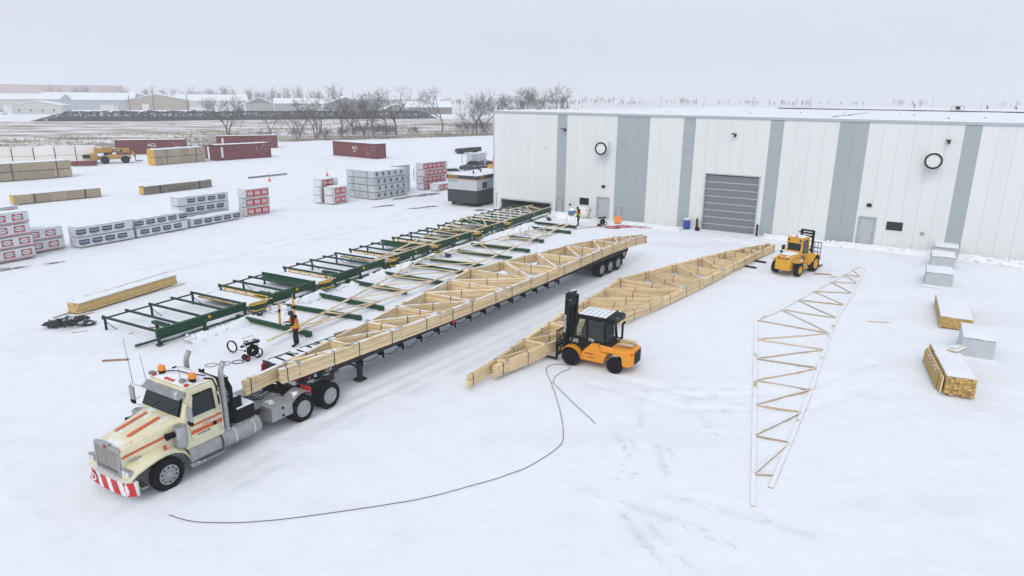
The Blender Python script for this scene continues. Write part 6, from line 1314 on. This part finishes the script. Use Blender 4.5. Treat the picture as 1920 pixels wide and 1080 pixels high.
# packed tread prints and icy scrapes left by tyres
rnd = random.Random(33); mb = MB()
def tread(p, q, w, n, sz=.07, both=True):
    n = int(n*.16)
    p, q = V(*p, 0), V(*q, 0); d = q-p; s = V(-d.y, d.x, 0).normalized(); u = d.normalized()
    for i in range(n):
        c = p+d*rnd.random()+s*rnd.gauss(0, w*.5); a = rnd.gauss(0, .5); l, t = sz*rnd.uniform(.5, 1.8), sz*rnd.uniform(.2, .5); e = (u*math.cos(a)+s*math.sin(a))*l; f = (s*math.cos(a)-u*math.sin(a))*t
        pts = [c-e-f, c+e*.9-f, c+e+f*.8, c-e*.8+f]; mb.add([(k.x, k.y, gz(k.x, k.y)+.012) for k in pts], [(0, 1, 2, 3)], 0)
for a in [((3.9, 22.7), (4.1, 20.9), .10, 70), ((4.35, 22.4), (4.5, 21.2), .08, 40), ((5.2, 21.9), (5.1, 19.9), .10, 80), ((5.55, 21.6), (5.6, 20.7), .07, 30), ((3.3, 17.8), (4.2, 14.9), .14, 110), ((4.0, 17.3), (4.9, 15.2), .12, 80), ((2.6, 18.9), (6.6, 16.2), .22, 110), ((4.6, 18.9), (8.2, 17.0), .2, 90), ((5.3, 25.6), (4.9, 23.6), .12, 40), ((7.0, 26.2), (7.6, 22.6), .25, 60), ((8.4, 26.6), (8.7, 23.6), .25, 60), ((1.5, 21.2), (4.2, 19.6), .5, 60), ((-6.2, 24.2), (3.0, 37.6), .25, 160), ((-9.3, 19.3), (-6.3, 23.6), .2, 90), ((-3.4, 26.6), (5.4, 40.4), .35, 90), ((-14, 40), (-20, 33), .5, 40)]: tread(*a)
tag(mb.build('tread_prints', MT['tread']), 'icy tyre prints pressed in the snow', None, None, 'stuff')
# ------------------------------------------------------------------ telehandler
te = mk_empty('telehandler', (-69.4, 116.9, 0), R(30), 'yellow telehandler with boom lowered beside the white blocks', 'telehandler')
mb = MB(); mb.b2(-.9, 4.2, -.45, .45, .65, 1.25); mb.prism([(.2, -1.0, .7), (2.9, -1.0, .7), (2.6, -1.0, 1.35), (1.9, -1.0, 1.55), (.9, -1.0, 1.5)], (0, .5, 0)); mb.b2(-1.75, -.75, -.95, .95, .55, 1.75); mb.build('body', MT['tele_yellow'], te, bevel=.12)
mb = MB(); mb.bar((-1.1, .1, 2.2), (4.1, .1, 2.05), .5, .72); mb.bar((4.4, .1, 1.85), (4.9, .1, 1.0), .3, .4); bo = mb.build('boom', MT['tele_yellow'], te, bevel=.03)
mb = MB(); mb.b2(1.5, 3.0, -.17, -.152, 1.86, 2.24); mb.build('badge', MT['black'], bo); mb = MB(); mb.geo(marks_geo(1.1, .22, 7, 13), frame((2.25, -.176, 2.05), (1, 0, 0), (0, 0, 1)), 0); mb.build('lettering', MT['print_white'], bo)
mb = MB(); mb.b2(.2, 1.5, .35, 1.1, 1.2, 2.6); mb.build('cab', MT['glass'], te, bevel=.05)
for x in (.3, 3.3):
    for s in (-1, 1): wheel(te, x, s*1.0, .68, .68, .45, s, 'black', 'rubber')
    mb = MB(); rw = []
    for i in range(8): an = R(20+i*20); xx, z = x+.72*math.cos(an), .62+.72*math.sin(an); rw.append([(xx, -1.24, z), (xx, -.76, z), (xx, -.76, z+.05), (xx, -1.24, z+.05)])
    mb.loft(rw); mb.build('mudguard', MT['panel_white'], te)
mb = MB(); mb.b2(4.8, 4.9, -.7, .7, .3, 1.2); mb.b2(4.9, 5.9, -.5, -.35, .25, .32); mb.b2(4.9, 5.9, .35, .5, .25, .32); mb.build('fork_carriage', MT['black'], te)
mb = MB(); mb.b2(-2.9, -1.6, .2, .9, .9, 1.5); mb.build('bucket', MT['black_snow'], te, bevel=.05)
mb = MB(); mb.b2(0, 3.6, 0, .8, .1, .8); o = mb.build('maroon_crate', MT['maroon'], loc=(-71.6, 111.6, 0)); o.rotation_euler = (0, 0, R(18)); tag(o, 'low maroon steel box on the snow in front of the telehandler', 'steel box')
# ------------------------------------------------------------------ cars behind the site office
def car(loc, yaw, paint, label, cat='car', suv=False, group='vehicles behind the site office', sc=1.0):
    r = mk_empty('parked_car', (loc[0], loc[1], 0), yaw, label, cat, group); r.scale = (sc,)*3
    h = 1.05 if suv else .92; top = 1.75 if suv else 1.45
    mb = MB(); rows = [[(x, -hw, .3), (x, -hw-.0, zt-.12), (x, -hw+.12, zt), (x, hw-.12, zt), (x, hw, zt-.12), (x, hw, .3)] for x, hw, zt in ((-2.25, .78, .80), (-2.1, .88, h), (-.9, .90, h+.02), (.9, .90, h), (1.9, .86, h-.12), (2.25, .76, .68))]
    mb.loft(rows); b_ = mb.build('body', paint, r, smooth=35)
    mb = MB(); rows = [[(x0, -.80, h-.02), (x0+dx, -.66, z), (x0+dx, .66, z), (x0, .80, h-.02)] for x0, dx, z in ((-2.0 if suv else -1.7, .25, h+.02), (-1.7 if suv else -1.3, .15, top), (.1, 0, top), (1.0, -.1, h+.02))]; mb.loft(rows); mb.build('cabin', paint, r, smooth=30)
    for s in (-1, 1): mb = MB(); mb.loft([[(-1.5, s*.775, h+.06), (.72, s*.775, h+.06), (.15, s*.68, top-.10), (-1.3, s*.68, top-.10)], [(-1.5, s*.805, h+.06), (.72, s*.805, h+.06), (.15, s*.71, top-.10), (-1.3, s*.71, top-.10)]]); mb.build('side_window', MT['glass'], r)
    mb = MB(); mb.loft([[(.93, -.70, h+.06), (.93, .70, h+.06), (.22, .60, top-.06), (.22, -.60, top-.06)], [(.98, -.70, h+.08), (.98, .70, h+.08), (.27, .60, top-.04), (.27, -.60, top-.04)]]); mb.build('windscreen', MT['glass'], r)
    for x in (-1.4, 1.4):
        for s in (-1, 1): mb = MB(); mb.lathe([(.2, -.1), (.31, -.11), (.33, -.08), (.33, .08), (.31, .11), (.2, .1)], axis='y', n=16); w = mb.build('wheel', MT['rubber'], r, loc=(x, s*.80, .33)); 
    for s in (-1, 1): mb = MB(); mb.box((2.16, s*.6, .72), (.14, .26, .12)); mb.build('headlight', MT['print_white'], r)
    return r
P_ = [m_('paint_white', (.62, .63, .64), .35, snow=.6), m_('paint_dark', (.03, .033, .04), .35, snow=.45), m_('paint_grey', (.2, .21, .22), .35, snow=.6)]
car((-8.7, 101.5), R(20), P_[0], 'white car closest behind the site office roof'); car((-6.3, 109.5), R(150), P_[1], 'dark snow dusted car behind the white one', suv=True); car((-5.6, 118.5), R(20), P_[1], 'dark car farthest behind the site office')
# red boom lift half hidden by the building
bl_ = mk_empty('boom_lift', (-2.6, 107.5, 0), R(60), 'red boom machine half hidden behind the building corner', 'boom lift')
mb = MB(); mb.b2(-1.2, 1.6, -.9, .9, .5, 1.3); mb.build('chassis', MT['end_yellow'], bl_, bevel=.05); mb = MB(); mb.bar((-.6, 0, 1.2), (.9, 0, 5.4), .55, .8); mb.build('boom', MT['red_machine'], bl_, bevel=.04)
for x in (-.9, 1.2):
    for s in (-1, 1): mb = MB(); mb.lathe([(.25, -.15), (.42, -.16), (.45, -.1), (.45, .1), (.42, .16), (.25, .15)], axis='y', n=16); mb.build('wheel', MT['rubber'], bl_, loc=(x, s*.95, .45))
# ------------------------------------------------------------------ chain-link fence
fpts = [V(-120, 85, 0), V(-81.7, 135.2, 0), V(-58.1, 168, 0), V(-49.6, 178.8, 0), V(-32.5, 185.3, 0), V(-6.7, 205.9, 0), V(12, 220, 0)]
fe_ = mk_empty('chain_link_fence', fpts[0], 0, 'long chain link fence between the yard and the dry field', 'fence'); O_ = fpts[0]
for i, (a, b) in enumerate(zip(fpts, fpts[1:])):
    L = (b-a).length; n = max(1, int(L/3)); d = (b-a)/n; hgt = 1.85
    for k in range(n): p = a+d*k-O_; mb = MB(); mb.cyl(p, p+V(0, 0, hgt+.05), .035, n=6); mb.build('post', MT['galv'], fe_)
    mb = MB(); mb.bar(a-O_+V(0, 0, hgt), b-O_+V(0, 0, hgt), .045, .045); mb.build('top_rail', MT['galv'], fe_)
    mb = MB(); u = (b-a).normalized(); m = int(L/.22)
    for k in range(m):
        for sg in (0, 1):
            q0 = a-O_+u*(k*.22); q1 = a-O_+u*min(L, max(0, k*.22+(1.8 if sg == 0 else -1.8)))
            w_ = V(0, 0, .010); z0, z1 = V(0, 0, .05), V(0, 0, hgt); mb.add([q0+z0-w_, q1+z1-w_, q1+z1+w_, q0+z0+w_], [(0, 1, 2, 3)])
    tag(mb.build('wire_mesh', MT['galv'], fe_), kind='stuff')
# ------------------------------------------------------------------ bare trees and shrubs
def tree_mesh(seed, h, multi=1, dens=1.0, spread=1.0):
    rnd = random.Random(seed); tr_, cr_ = MB(), MB()
    def grow(p, d, L, r, dep):
        n = 3 if dep < 3 else 2; pts = [p]; q = p; dd = d
        for i in range(n): dd = (dd+V(rnd.gauss(0, .16), rnd.gauss(0, .16), rnd.gauss(.03, .08))).normalized(); q = q+dd*(L/n); pts.append(q)
        if dep < 4: tr_.tube(pts, [r*(1-.4*i/n) for i in range(n+1)], 6 if dep < 2 else 4)
        else:
            s = dd.cross(V(rnd.random(), rnd.random(), rnd.random())).normalized()
            w = max(.026, r*1.4); vs = []
            for i, t in enumerate(pts): vs += [t-s*w*(1-i/(n+.3)), t+s*w*(1-i/(n+.3))]
            cr_.add(vs, [(2*i, 2*i+1, 2*i+3, 2*i+2) for i in range(n)])
        if dep >= 7: return
        k = rnd.choice((2, 3, 3)) if dep < 4 else int(rnd.choice((2, 3, 3))*dens+.5)
        for c in range(k):
            t = rnd.uniform(.45, 1.0) if c else 1.0; b0 = pts[min(n, int(t*n+.5))]; ax_ = dd.orthogonal().normalized(); ax_.rotate(Matrix.Rotation(rnd.uniform(0, 6.28), 3, dd)); nd = dd.copy(); nd.rotate(Matrix.Rotation(R(rnd.uniform(18, 48)*spread), 3, ax_)); nd.z += .12; grow(b0, nd.normalized(), L*rnd.uniform(.58, .82), r*.58, dep+1)
    for m in range(multi):
        a = rnd.uniform(0, 6.28); grow(V(.35*m*math.cos(a), .35*m*math.sin(a), -.1), V(.28*math.cos(a)*(multi > 1)+rnd.gauss(0, .06), .28*math.sin(a)*(multi > 1), 1).normalized(), h*.42, h*.026/(multi**.3), 0)
    return tr_.mesh('trunk', MT['bark']), cr_.mesh('crown', MT['twig'])
TV = [tree_mesh(1, 10, 3, .9), tree_mesh(2, 11, 1, 1.0), tree_mesh(5, 10, 2, 1.0), tree_mesh(8, 10, 1, .8, .75)]
BUSH = [tree_mesh(21, 3.2, 5, .8, 1.2), tree_mesh(23, 3.0, 6, .7, 1.3)]
def tree(x, y, v, s, label, rz=None, kind='bare_tree', grp='bare trees along the fence', src=None):
    t, c = (src or TV)[v]; r = mk_empty(kind, (x, y, 0), random.uniform(0, 6.28) if rz is None else rz, label, 'tree' if kind == 'bare_tree' else 'shrub', grp); r.scale = (s,)*3
    setp(link(bpy.data.objects.new('trunk', t)), r); setp(link(bpy.data.objects.new('crown', c)), r)
TREES = [(-80.7, 197.5, 0, .98, 'bare multi stemmed tree behind the maroon containers'), (-62, 178.6, 3, .62, 'thin leaning bare tree just past the rear container'), (-56, 181, 2, .75, 'bare tree, first of the fence clump past the containers'), (-53, 186, 0, .95, 'bare bushy tree in the fence clump beside the leaning one'), (-50.5, 206, 1, 1.05, 'tall bare tree in the middle of the fence clump'), (-46.5, 203, 2, 1.0, 'bare crooked tree in the fence clump before the lone container'), (-43, 200, 0, .9, 'broad bare tree above the lone container'), (-39.3, 196, 3, 1.0, 'slim bare tree above the lone container corner'), (-36.8, 202, 1, .95, 'bare tree standing between two slim fence trees'), (-34.3, 204.4, 3, 1.2, 'tallest slim bare tree past the lone container'), (-22.3, 217.5, 1, 1.0, 'solitary bare tree in the gap of the fence line'), (-11.2, 211, 2, 1.02, 'bare tree in the clump next to the building corner'), (-8.9, 221, 0, 1.1, 'wide bare tree in the clump next to the building corner'), (-6.0, 214, 3, 1.1, 'bare tree closest to the building corner'), (-3.5, 236, 2, 1.05, 'bare tree top showing above the roof corner'), (0, 240, 1, 1.0, 'bare tree top second along above the roof'), (4.2, 238, 0, 1.1, 'bare tree top third along above the roof'), (12.4, 238, 0, 1.35, 'broad bare tree crown standing alone above the roof')]
for t in TREES: tree(*t)
SHR = [(-48, 179.5, 0, .9), (-44.8, 183, 1, 1.0), (-41.2, 188, 0, 1.1), (-38.5, 186, 1, 1.1), (-35.6, 187, 0, 1.2), (-33.4, 192, 1, 1.0), (-28, 200, 0, .8), (-15.2, 213, 1, 1.1), (-12, 209, 0, 1.1), (-9.3, 211, 1, 1.2), (-61, 172, 1, .8), (-66, 163, 0, .7), (-54.5, 178, 1, .9)]
for i, (x, y, v, s) in enumerate(SHR): tree(x, y, v, s, 'bare shrub by the fence, %s along from the rear container' % (ON+['thirteenth'])[i], kind='bare_shrub', grp='bare shrubs along the fence', src=BUSH)
# broken branches by the fence gap
mb = MB(); rnd = random.Random(2)
for i in range(14): a = rnd.uniform(0, 3.1); p = V(rnd.uniform(-1.5, 1.5), rnd.uniform(-.6, .6), .1); mb.tube([p, p+V(math.cos(a)*1.2, .3, .5), p+V(math.cos(a)*2.2, .5, .15)], .06, 5)
o = mb.build('branch_heap', MT['black_snow'], loc=(-20.5, 201.5, 0)); tag(o, 'heap of snowy broken branches at the fence gap', 'branch heap')
# dry grass tufts
rnd = random.Random(6); vs, fs, tt_ = [], [], []
def tuft(x, y, s):
    t = rnd.random()
    for k in range(6):
        a = rnd.uniform(0, 6.28); l = s*rnd.uniform(.5, 1); b0 = len(vs); w = .05*s/.6; ox, oy = rnd.uniform(-.25, .25), rnd.uniform(-.25, .25); ca, sa = math.cos(a), math.sin(a)
        vs.extend([(x+ox-w*sa, y+oy+w*ca, 0), (x+ox+w*sa, y+oy-w*ca, 0), (x+ox+.45*l*ca, y+oy+.45*l*sa, l)]); fs.append((b0, b0+1, b0+2)); tt_.append(t)
for i in range(9000):
    u = rnd.random(); x = -125+150*u; y0 = float(np.interp(x, FX, FY)); band = rnd.random()
    y = y0+(abs(rnd.gauss(0, 4)) if band < .5 else rnd.uniform(4, 95))
    if fbm(np.array(x*.05), np.array(y*.13), 3) > .40: tuft(x, y, rnd.uniform(.35, .8))
g = MB(); g.v = vs; g.f = [list(f) for f in fs]; g.m = [0]*len(fs); g.t = tt_; tag(g.build('dry_grass', MT['grass_dry']), 'dry yellow grass tufts along the fence and field', 'grass', None, 'stuff')
# ------------------------------------------------------------------ dark heap
hp = [V(-186, 271, 0), V(-165, 279, 0), V(-145.7, 287, 0), V(-109, 307, 0), V(-70, 325, 0), V(-37, 341, 0)]; rnd = random.Random(12); mb = MB(); seglen = [(b-a).length for a, b in zip(hp, hp[1:])]; tot = sum(seglen)
def hat_(s):
    for a, b, l in zip(hp, hp[1:], seglen):
        if s <= l: return a+(b-a)*(s/l), (b-a).normalized()
        s -= l
    return hp[-1], (hp[-1]-hp[-2]).normalized()
rows = []; n = 200
for i in range(n+1):
    c, d = hat_(tot*i/n); sd_ = V(-d.y, d.x, 0); e = min(1, (i/14)**.7, ((n-i)/8)**.7); hh = (3.5-.004*i)*e*(.8+.4*float(fbm(np.array(i*.25), np.array(.5), 3)))
    rows.append([tuple(c+sd_*u+V(0, 0, max(-.1, hh*k+rnd.uniform(-.25, .25)*(0 < k)))) for u, k in ((-1.5, 0), (-.6, .55), (1.0, .9), (4, 1.0), (7, .95), (10, .5), (12, 0))])
mb.loft(rows, 0, False, False)
for i in range(2600):
    s = rnd.random()*tot; c, d = hat_(s); sd_ = V(-d.y, d.x, 0); u = rnd.uniform(-1.6, 8); e = min(1, (s/tot*200/14), ((1-s/tot)*200/8)); z = e*3.4*min(1, max(.05, (u+1.6)/2.2))*rnd.uniform(.75, 1.05); r_ = rnd.uniform(.25, .6)
    q = c+sd_*u+V(0, 0, z); mb.box(q, (r_*rnd.uniform(1, 2.6), r_, r_*rnd.uniform(.5, 1)), 0, rnd.uniform(0, 3))
tag(mb.build('debris_heap', MT['heap']), 'long dark snow dusted heap of scrap beyond the field', 'heap', None, 'stuff')
# ------------------------------------------------------------------ far buildings
def far_bldg(name, a, b, depth, eave, ridge, wall, label, along=True, roofm=None, doors=0, wins=0, over=.4, gable=None, cat='building'):
    a, b = V(*a, 0), V(*b, 0); yaw = math.atan2((b-a).y, (b-a).x); L = (b-a).length; r = mk_empty(name, a, yaw, label, cat, 'buildings across the field'); W = depth
    mb = MB()
    if along: mb.prism([(0, 0, -.2), (0, W, -.2), (0, W, eave), (0, W/2, ridge-.15), (0, 0, eave)], (L, 0, 0))
    else: mb.prism([(0, 0, -.2), (L, 0, -.2), (L, 0, eave), (L/2, 0, ridge-.15), (0, 0, eave)], (0, W, 0))
    mb.build('wall', wall, r)
    rm = roofm or MT['roof_snow']
    for s in (0, 1):
        mb = MB()
        if along:
            y0, y1 = (-over, W/2) if s == 0 else (W+over, W/2); mb.loft([[(-over, y0, eave-.1), (L+over, y0, eave-.1), (L+over, y1, ridge), (-over, y1, ridge)], [(-over, y0, eave+.2), (L+over, y0, eave+.2), (L+over, y1, ridge+.3), (-over, y1, ridge+.3)]])
        else:
            x0, x1 = (-over, L/2) if s == 0 else (L+over, L/2); mb.loft([[(x0, -over, eave-.1), (x0, W+over, eave-.1), (x1, W+over, ridge), (x1, -over, ridge)], [(x0, -over, eave+.2), (x0, W+over, eave+.2), (x1, W+over, ridge+.3), (x1, -over, ridge+.3)]])
        mb.build('roof', rm, r)
    if gable and along: 
        for x in (-.06, L+.06): mb = MB(); mb.prism([(x, -.2, eave), (x, W/2, ridge-.2), (x, W+.2, eave)], (.05, 0, 0)); mb.build('gable', gable, r)
    if gable and not along: mb = MB(); mb.prism([(-.2, -.06, eave), (L/2, -.06, ridge-.2), (L+.2, -.06, eave)], (0, .05, 0)); mb.build('gable', gable, r)
    for i in range(doors):
        x = L*(.55+.36*i/max(1, doors-1)) if doors > 1 else L*.3; mb = MB(); mb.b2(x-1.9, x+1.9, -.08, -.01, 0, min(3.6, eave*.8)); mb.build('overhead_door', MT['panel_white'], r)
    for i in range(wins):
        x = L*(i+.6)/(wins+.3); mb = MB(); mb.b2(x-.6, x+.6, -.07, -.01, 1.2, 2.5); w = mb.build('window', MT['print_white'], r); mb = MB(); mb.b2(x-.45, x+.45, -.10, -.07, 1.35, 2.35); mb.build('pane', MT['glass'], w)
    return r
fw = {k: m_('far_'+k, c, .7, var=.06, scale=.4) for k, c in dict(pale=(.50, .53, .50), blue=(.36, .42, .46), brick=(.34, .11, .075), tan=(.33, .285, .23), white=(.52, .54, .55), dark=(.12, .12, .13), grey=(.30, .32, .33), brown=(.17, .14, .13)).items()}
far_bldg('workshop', (-275, 366), (-243, 378), 26, 6.9, 9.4, fw['pale'], 'pale workshop at the photo edge behind the small cabin', True, doors=1)
far_bldg('cabin', (-248.3, 348.6), (-227.4, 354.8), 12, 4.4, 6.2, fw['pale'], 'small pale cabin with low gable roof beside the parked pickup', False, wins=4)
far_bldg('warehouse', (-286, 425.4), (-238, 443), 22, 6.0, 10.0, fw['blue'], 'blue grey warehouse with long snowy roof behind the dark heap', True, gable=fw['dark'])
far_bldg('brick_block', (-830, 1040), (-650, 1180), 30, 19, 20, fw['brick'], 'long red brick block far behind the warehouses', True)
far_bldg('workshop', (-290, 512), (-262, 524), 22, 5.8, 9.6, fw['tan'], 'tan gabled workshop next to the blue grey warehouse', False, wins=3)
far_bldg('workshop', (-241, 440), (-209, 452), 20, 6.2, 9.5, fw['tan'], 'wide tan gabled workshop behind the white truck', False, doors=1)
far_bldg('warehouse', (-245, 512), (-200, 532), 22, 4.9, 9.0, fw['white'], 'white warehouse with doors beside the tall pole', True, doors=2, wins=3)
far_bldg('shed', (-162.9, 429.6), (-148, 434.6), 16, 4.8, 8.2, fw['grey'], 'grey shed with dark gable past the white warehouse', False, wins=3, gable=fw['brown'])
far_bldg('shed', (-147.5, 435), (-119, 444.7), 15, 4.8, 7.6, fw['grey'], 'long grey shed with two white doors behind the heap', True, doors=2)
far_bldg('barn', (-124, 470), (-101, 478.5), 18, 4.4, 8.6, fw['brown'], 'dark barn with gable behind the fence trees', False, gable=fw['dark'])
far_bldg('warehouse', (-109, 491.7), (-66, 508), 25, 7.2, 7.6, fw['grey'], 'plain grey flat roofed warehouse behind the slim trees', True)
far_bldg('lodge', (-62, 404), (-36, 411.8), 16, 3.9, 7.0, fw['brown'], 'brown lodge with snowy roof behind the solitary tree', True, gable=fw['dark'])
far_bldg('porch_house', (-73, 398), (-60, 402), 10, 2.8, 5.6, fw['brown'], 'low porch house beside the brown lodge', False)
far_bldg('warehouse', (-330, 640), (-280, 665), 20, 6, 9, fw['grey'], 'hazy grey warehouse far behind the white one', True)
# yard vehicles over there
for (x, y, yw, k, lb) in ((-250, 343, R(12), 0, 'white pickup parked before the pale cabin'), (-196, 355, R(20), 2, 'grey car in the far yard closest to the cabin'), (-186, 362, R(15), 1, 'dark car in the far yard, second from the cabin'), (-176, 366, R(20), 0, 'white car in the far yard, third from the cabin'), (-142, 385, R(30), 0, 'white pickup near the tall pole across the field'), (-168, 372, R(25), 2, 'grey pickup between white cars across the field')):
    car((x, y), yw, P_[k], lb, 'car', True, 'vehicles across the field', 1.25)
def box_truck(loc, yaw, L, label):
    r = mk_empty('box_truck', (*loc, 0), yaw, label, 'truck', 'vehicles across the field'); mb = MB(); mb.b2(0, L, 0, 2.6, 1.1, 4.0); mb.build('cargo_box', MT['paint_white'], r); mb = MB(); mb.prism([(L+.2, .1, .6), (L+2.4, .1, .6), (L+2.4, .1, 1.6), (L+1.7, .1, 2.8), (L+.2, .1, 2.9)], (0, 2.4, 0)); mb.build('cab', MT['paint_white'], r); mb = MB(); mb.loft([[(L+2.42, .3, 1.65), (L+2.42, 2.3, 1.65), (L+1.76, 2.3, 2.75), (L+1.76, .3, 2.75)], [(L+2.46, .3, 1.65), (L+2.46, 2.3, 1.65), (L+1.8, 2.3, 2.75), (L+1.8, .3, 2.75)]]); mb.build('windscreen', MT['glass'], r)
    for x in (1, 2.2, L+1.4):
        for y in (.1, 2.5): mb = MB(); mb.cyl((x, y-.15, .5), (x, y+.15, .5), .5, n=14); mb.build('wheel', MT['rubber'], r)
box_truck((-173, 395), R(15), 12, 'white highway truck parked across the field by the green bin'); box_truck((-224, 382), R(12), 7, 'white box truck beside the pale cabin')
mb = MB(); mb.b2(0, 4.5, 0, 2.5, .1, 2.4); mb.b2(-.1, 4.6, -.1, 2.6, 2.25, 2.4); o = mb.build('waste_bin', MT['bin_green'], loc=(-157, 398, 0)); o.rotation_euler = (0, 0, .3); tag(o, 'small green waste bin behind the dark heap', 'waste bin')
mb = MB(); mb.b2(0, 8, 0, 2.6, .6, 3.4); mb.b2(0, 8.1, -.05, 2.65, 3.3, 3.45); o = mb.build('cargo_trailer', fw['tan'], loc=(-148.5, 412, 0)); o.rotation_euler = (0, 0, .3); tag(o, 'brown cargo trailer in front of the white warehouse', 'trailer')
# ------------------------------------------------------------------ utility poles
POLES = [(-302.5, 500.0, 10), (-277.5, 480.0, 10), (-179.6, 330.0, 10), (-168.3, 330.0, 10.5), (-147.9, 320.0, 10.5), (-218.0, 600.0, 10), (-199.9, 600.0, 11), (-151.8, 480.0, 10), (-175.4, 600.0, 11), (-162.3, 600.0, 10), (-132.9, 520.0, 10), (-127.4, 560.0, 12), (-125.6, 600.0, 11), (-115.2, 620.0, 11), (-78.3, 640.0, 12), (-43.4, 650.0, 12), (54.9, 720.0, 11), (70.1, 720.0, 11), (117.0, 760.0, 11), (123.4, 740.0, 11), (145.9, 700.0, 10), (198.9, 740.0, 11), (244.1, 720.0, 11), (318.9, 760.0, 10), (450.3, 760.0, 11), (516.2, 780.0, 11), (552.3, 800.0, 11)]
for i, (x, y, h) in enumerate(POLES):
    near = y < 400; r = mk_empty('utility_pole', (x, y, 0), .1, 'wooden utility pole %s' % (('rising behind the dark heap, %s of three' % ('first', 'second', 'third')[i-2]) if near else 'standing along the far hazy horizon'), 'utility pole', 'utility poles in the distance')
    mb = MB(); mb.cyl((0, 0, 0), (0, 0, h), .24, .16, 8); mb.build('pole_shaft', MT['pole'], r)
    if not near and i not in (0, 1): mb = MB(); mb.bar((-1.1, 0, h-.6), (1.1, 0, h-.6), .14, .16); mb.build('crossarm', MT['pole'], r)
# ------------------------------------------------------------------ hazy tree belt
mb = MB(); rnd = random.Random(14)
def far_tree(x, y, h):
    mb.tube([(x, y, 0), (x+.2, y, h*.5), (x, y, h*.9)], [h*.02, h*.012, .05], 4)
    for k in range(46):
        z = h*rnd.uniform(.2, .75); a = rnd.uniform(0, 6.28); l = h*rnd.uniform(.15, .38); e = rnd.uniform(.3, 1.1); q = V(x+math.cos(a)*l*.75, y+math.sin(a)*l*.75, z+l*e); p = V(x, y, z); w = V(-math.sin(a), math.cos(a), 0)*.10
        mb.add([p-w, p+w, q+w*.5, q-w*.5], [(0, 1, 2, 3)])
        for j in range(3): q2 = q+V(rnd.gauss(0, 1), rnd.gauss(0, 1), rnd.uniform(.2, 1.6))*h*.07; mb.add([q-w, q+w, q2], [(0, 1, 2)])
for i in range(15):
    cx = rnd.uniform(30, 900); cyy = 790+rnd.uniform(0, 140)+.2*cx*rnd.random(); ch = rnd.uniform(3, 8)
    for j in range(rnd.randint(5, 16)): far_tree(cx+rnd.gauss(0, 14), cyy+rnd.gauss(0, 8), ch*rnd.uniform(.6, 1.3))
for i in range(120): far_tree(rnd.uniform(-380, -150), rnd.uniform(560, 640), rnd.uniform(7, 16))
for i in range(60): far_tree(rnd.uniform(-150, 40), rnd.uniform(640, 760), rnd.uniform(4, 8))
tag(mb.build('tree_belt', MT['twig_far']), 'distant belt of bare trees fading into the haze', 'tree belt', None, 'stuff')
HAZE=.0008
# ------------------------------------------------------------------ falling-snow haze
mb = MB(); mb.b2(-5500, 5500, -700, 8000, -1.5, 110)
hz = mb.build('haze', [])
hz.data.materials.clear()
hm = bpy.data.materials.new('haze_air'); hm.use_nodes = True; nt = hm.node_tree
for n in list(nt.nodes): nt.nodes.remove(n)
o = nt.nodes.new('ShaderNodeOutputMaterial'); pv = nt.nodes.new('ShaderNodeVolumePrincipled')
pv.inputs['Color'].default_value = (.93, .95, .98, 1); pv.inputs['Density'].default_value = HAZE; pv.inputs['Anisotropy'].default_value = .2
nt.links.new(pv.outputs[0], o.inputs['Volume']); hz.data.materials.append(hm)
tag(hz, 'thin grey winter haze over the whole yard', None, None, 'stuff')
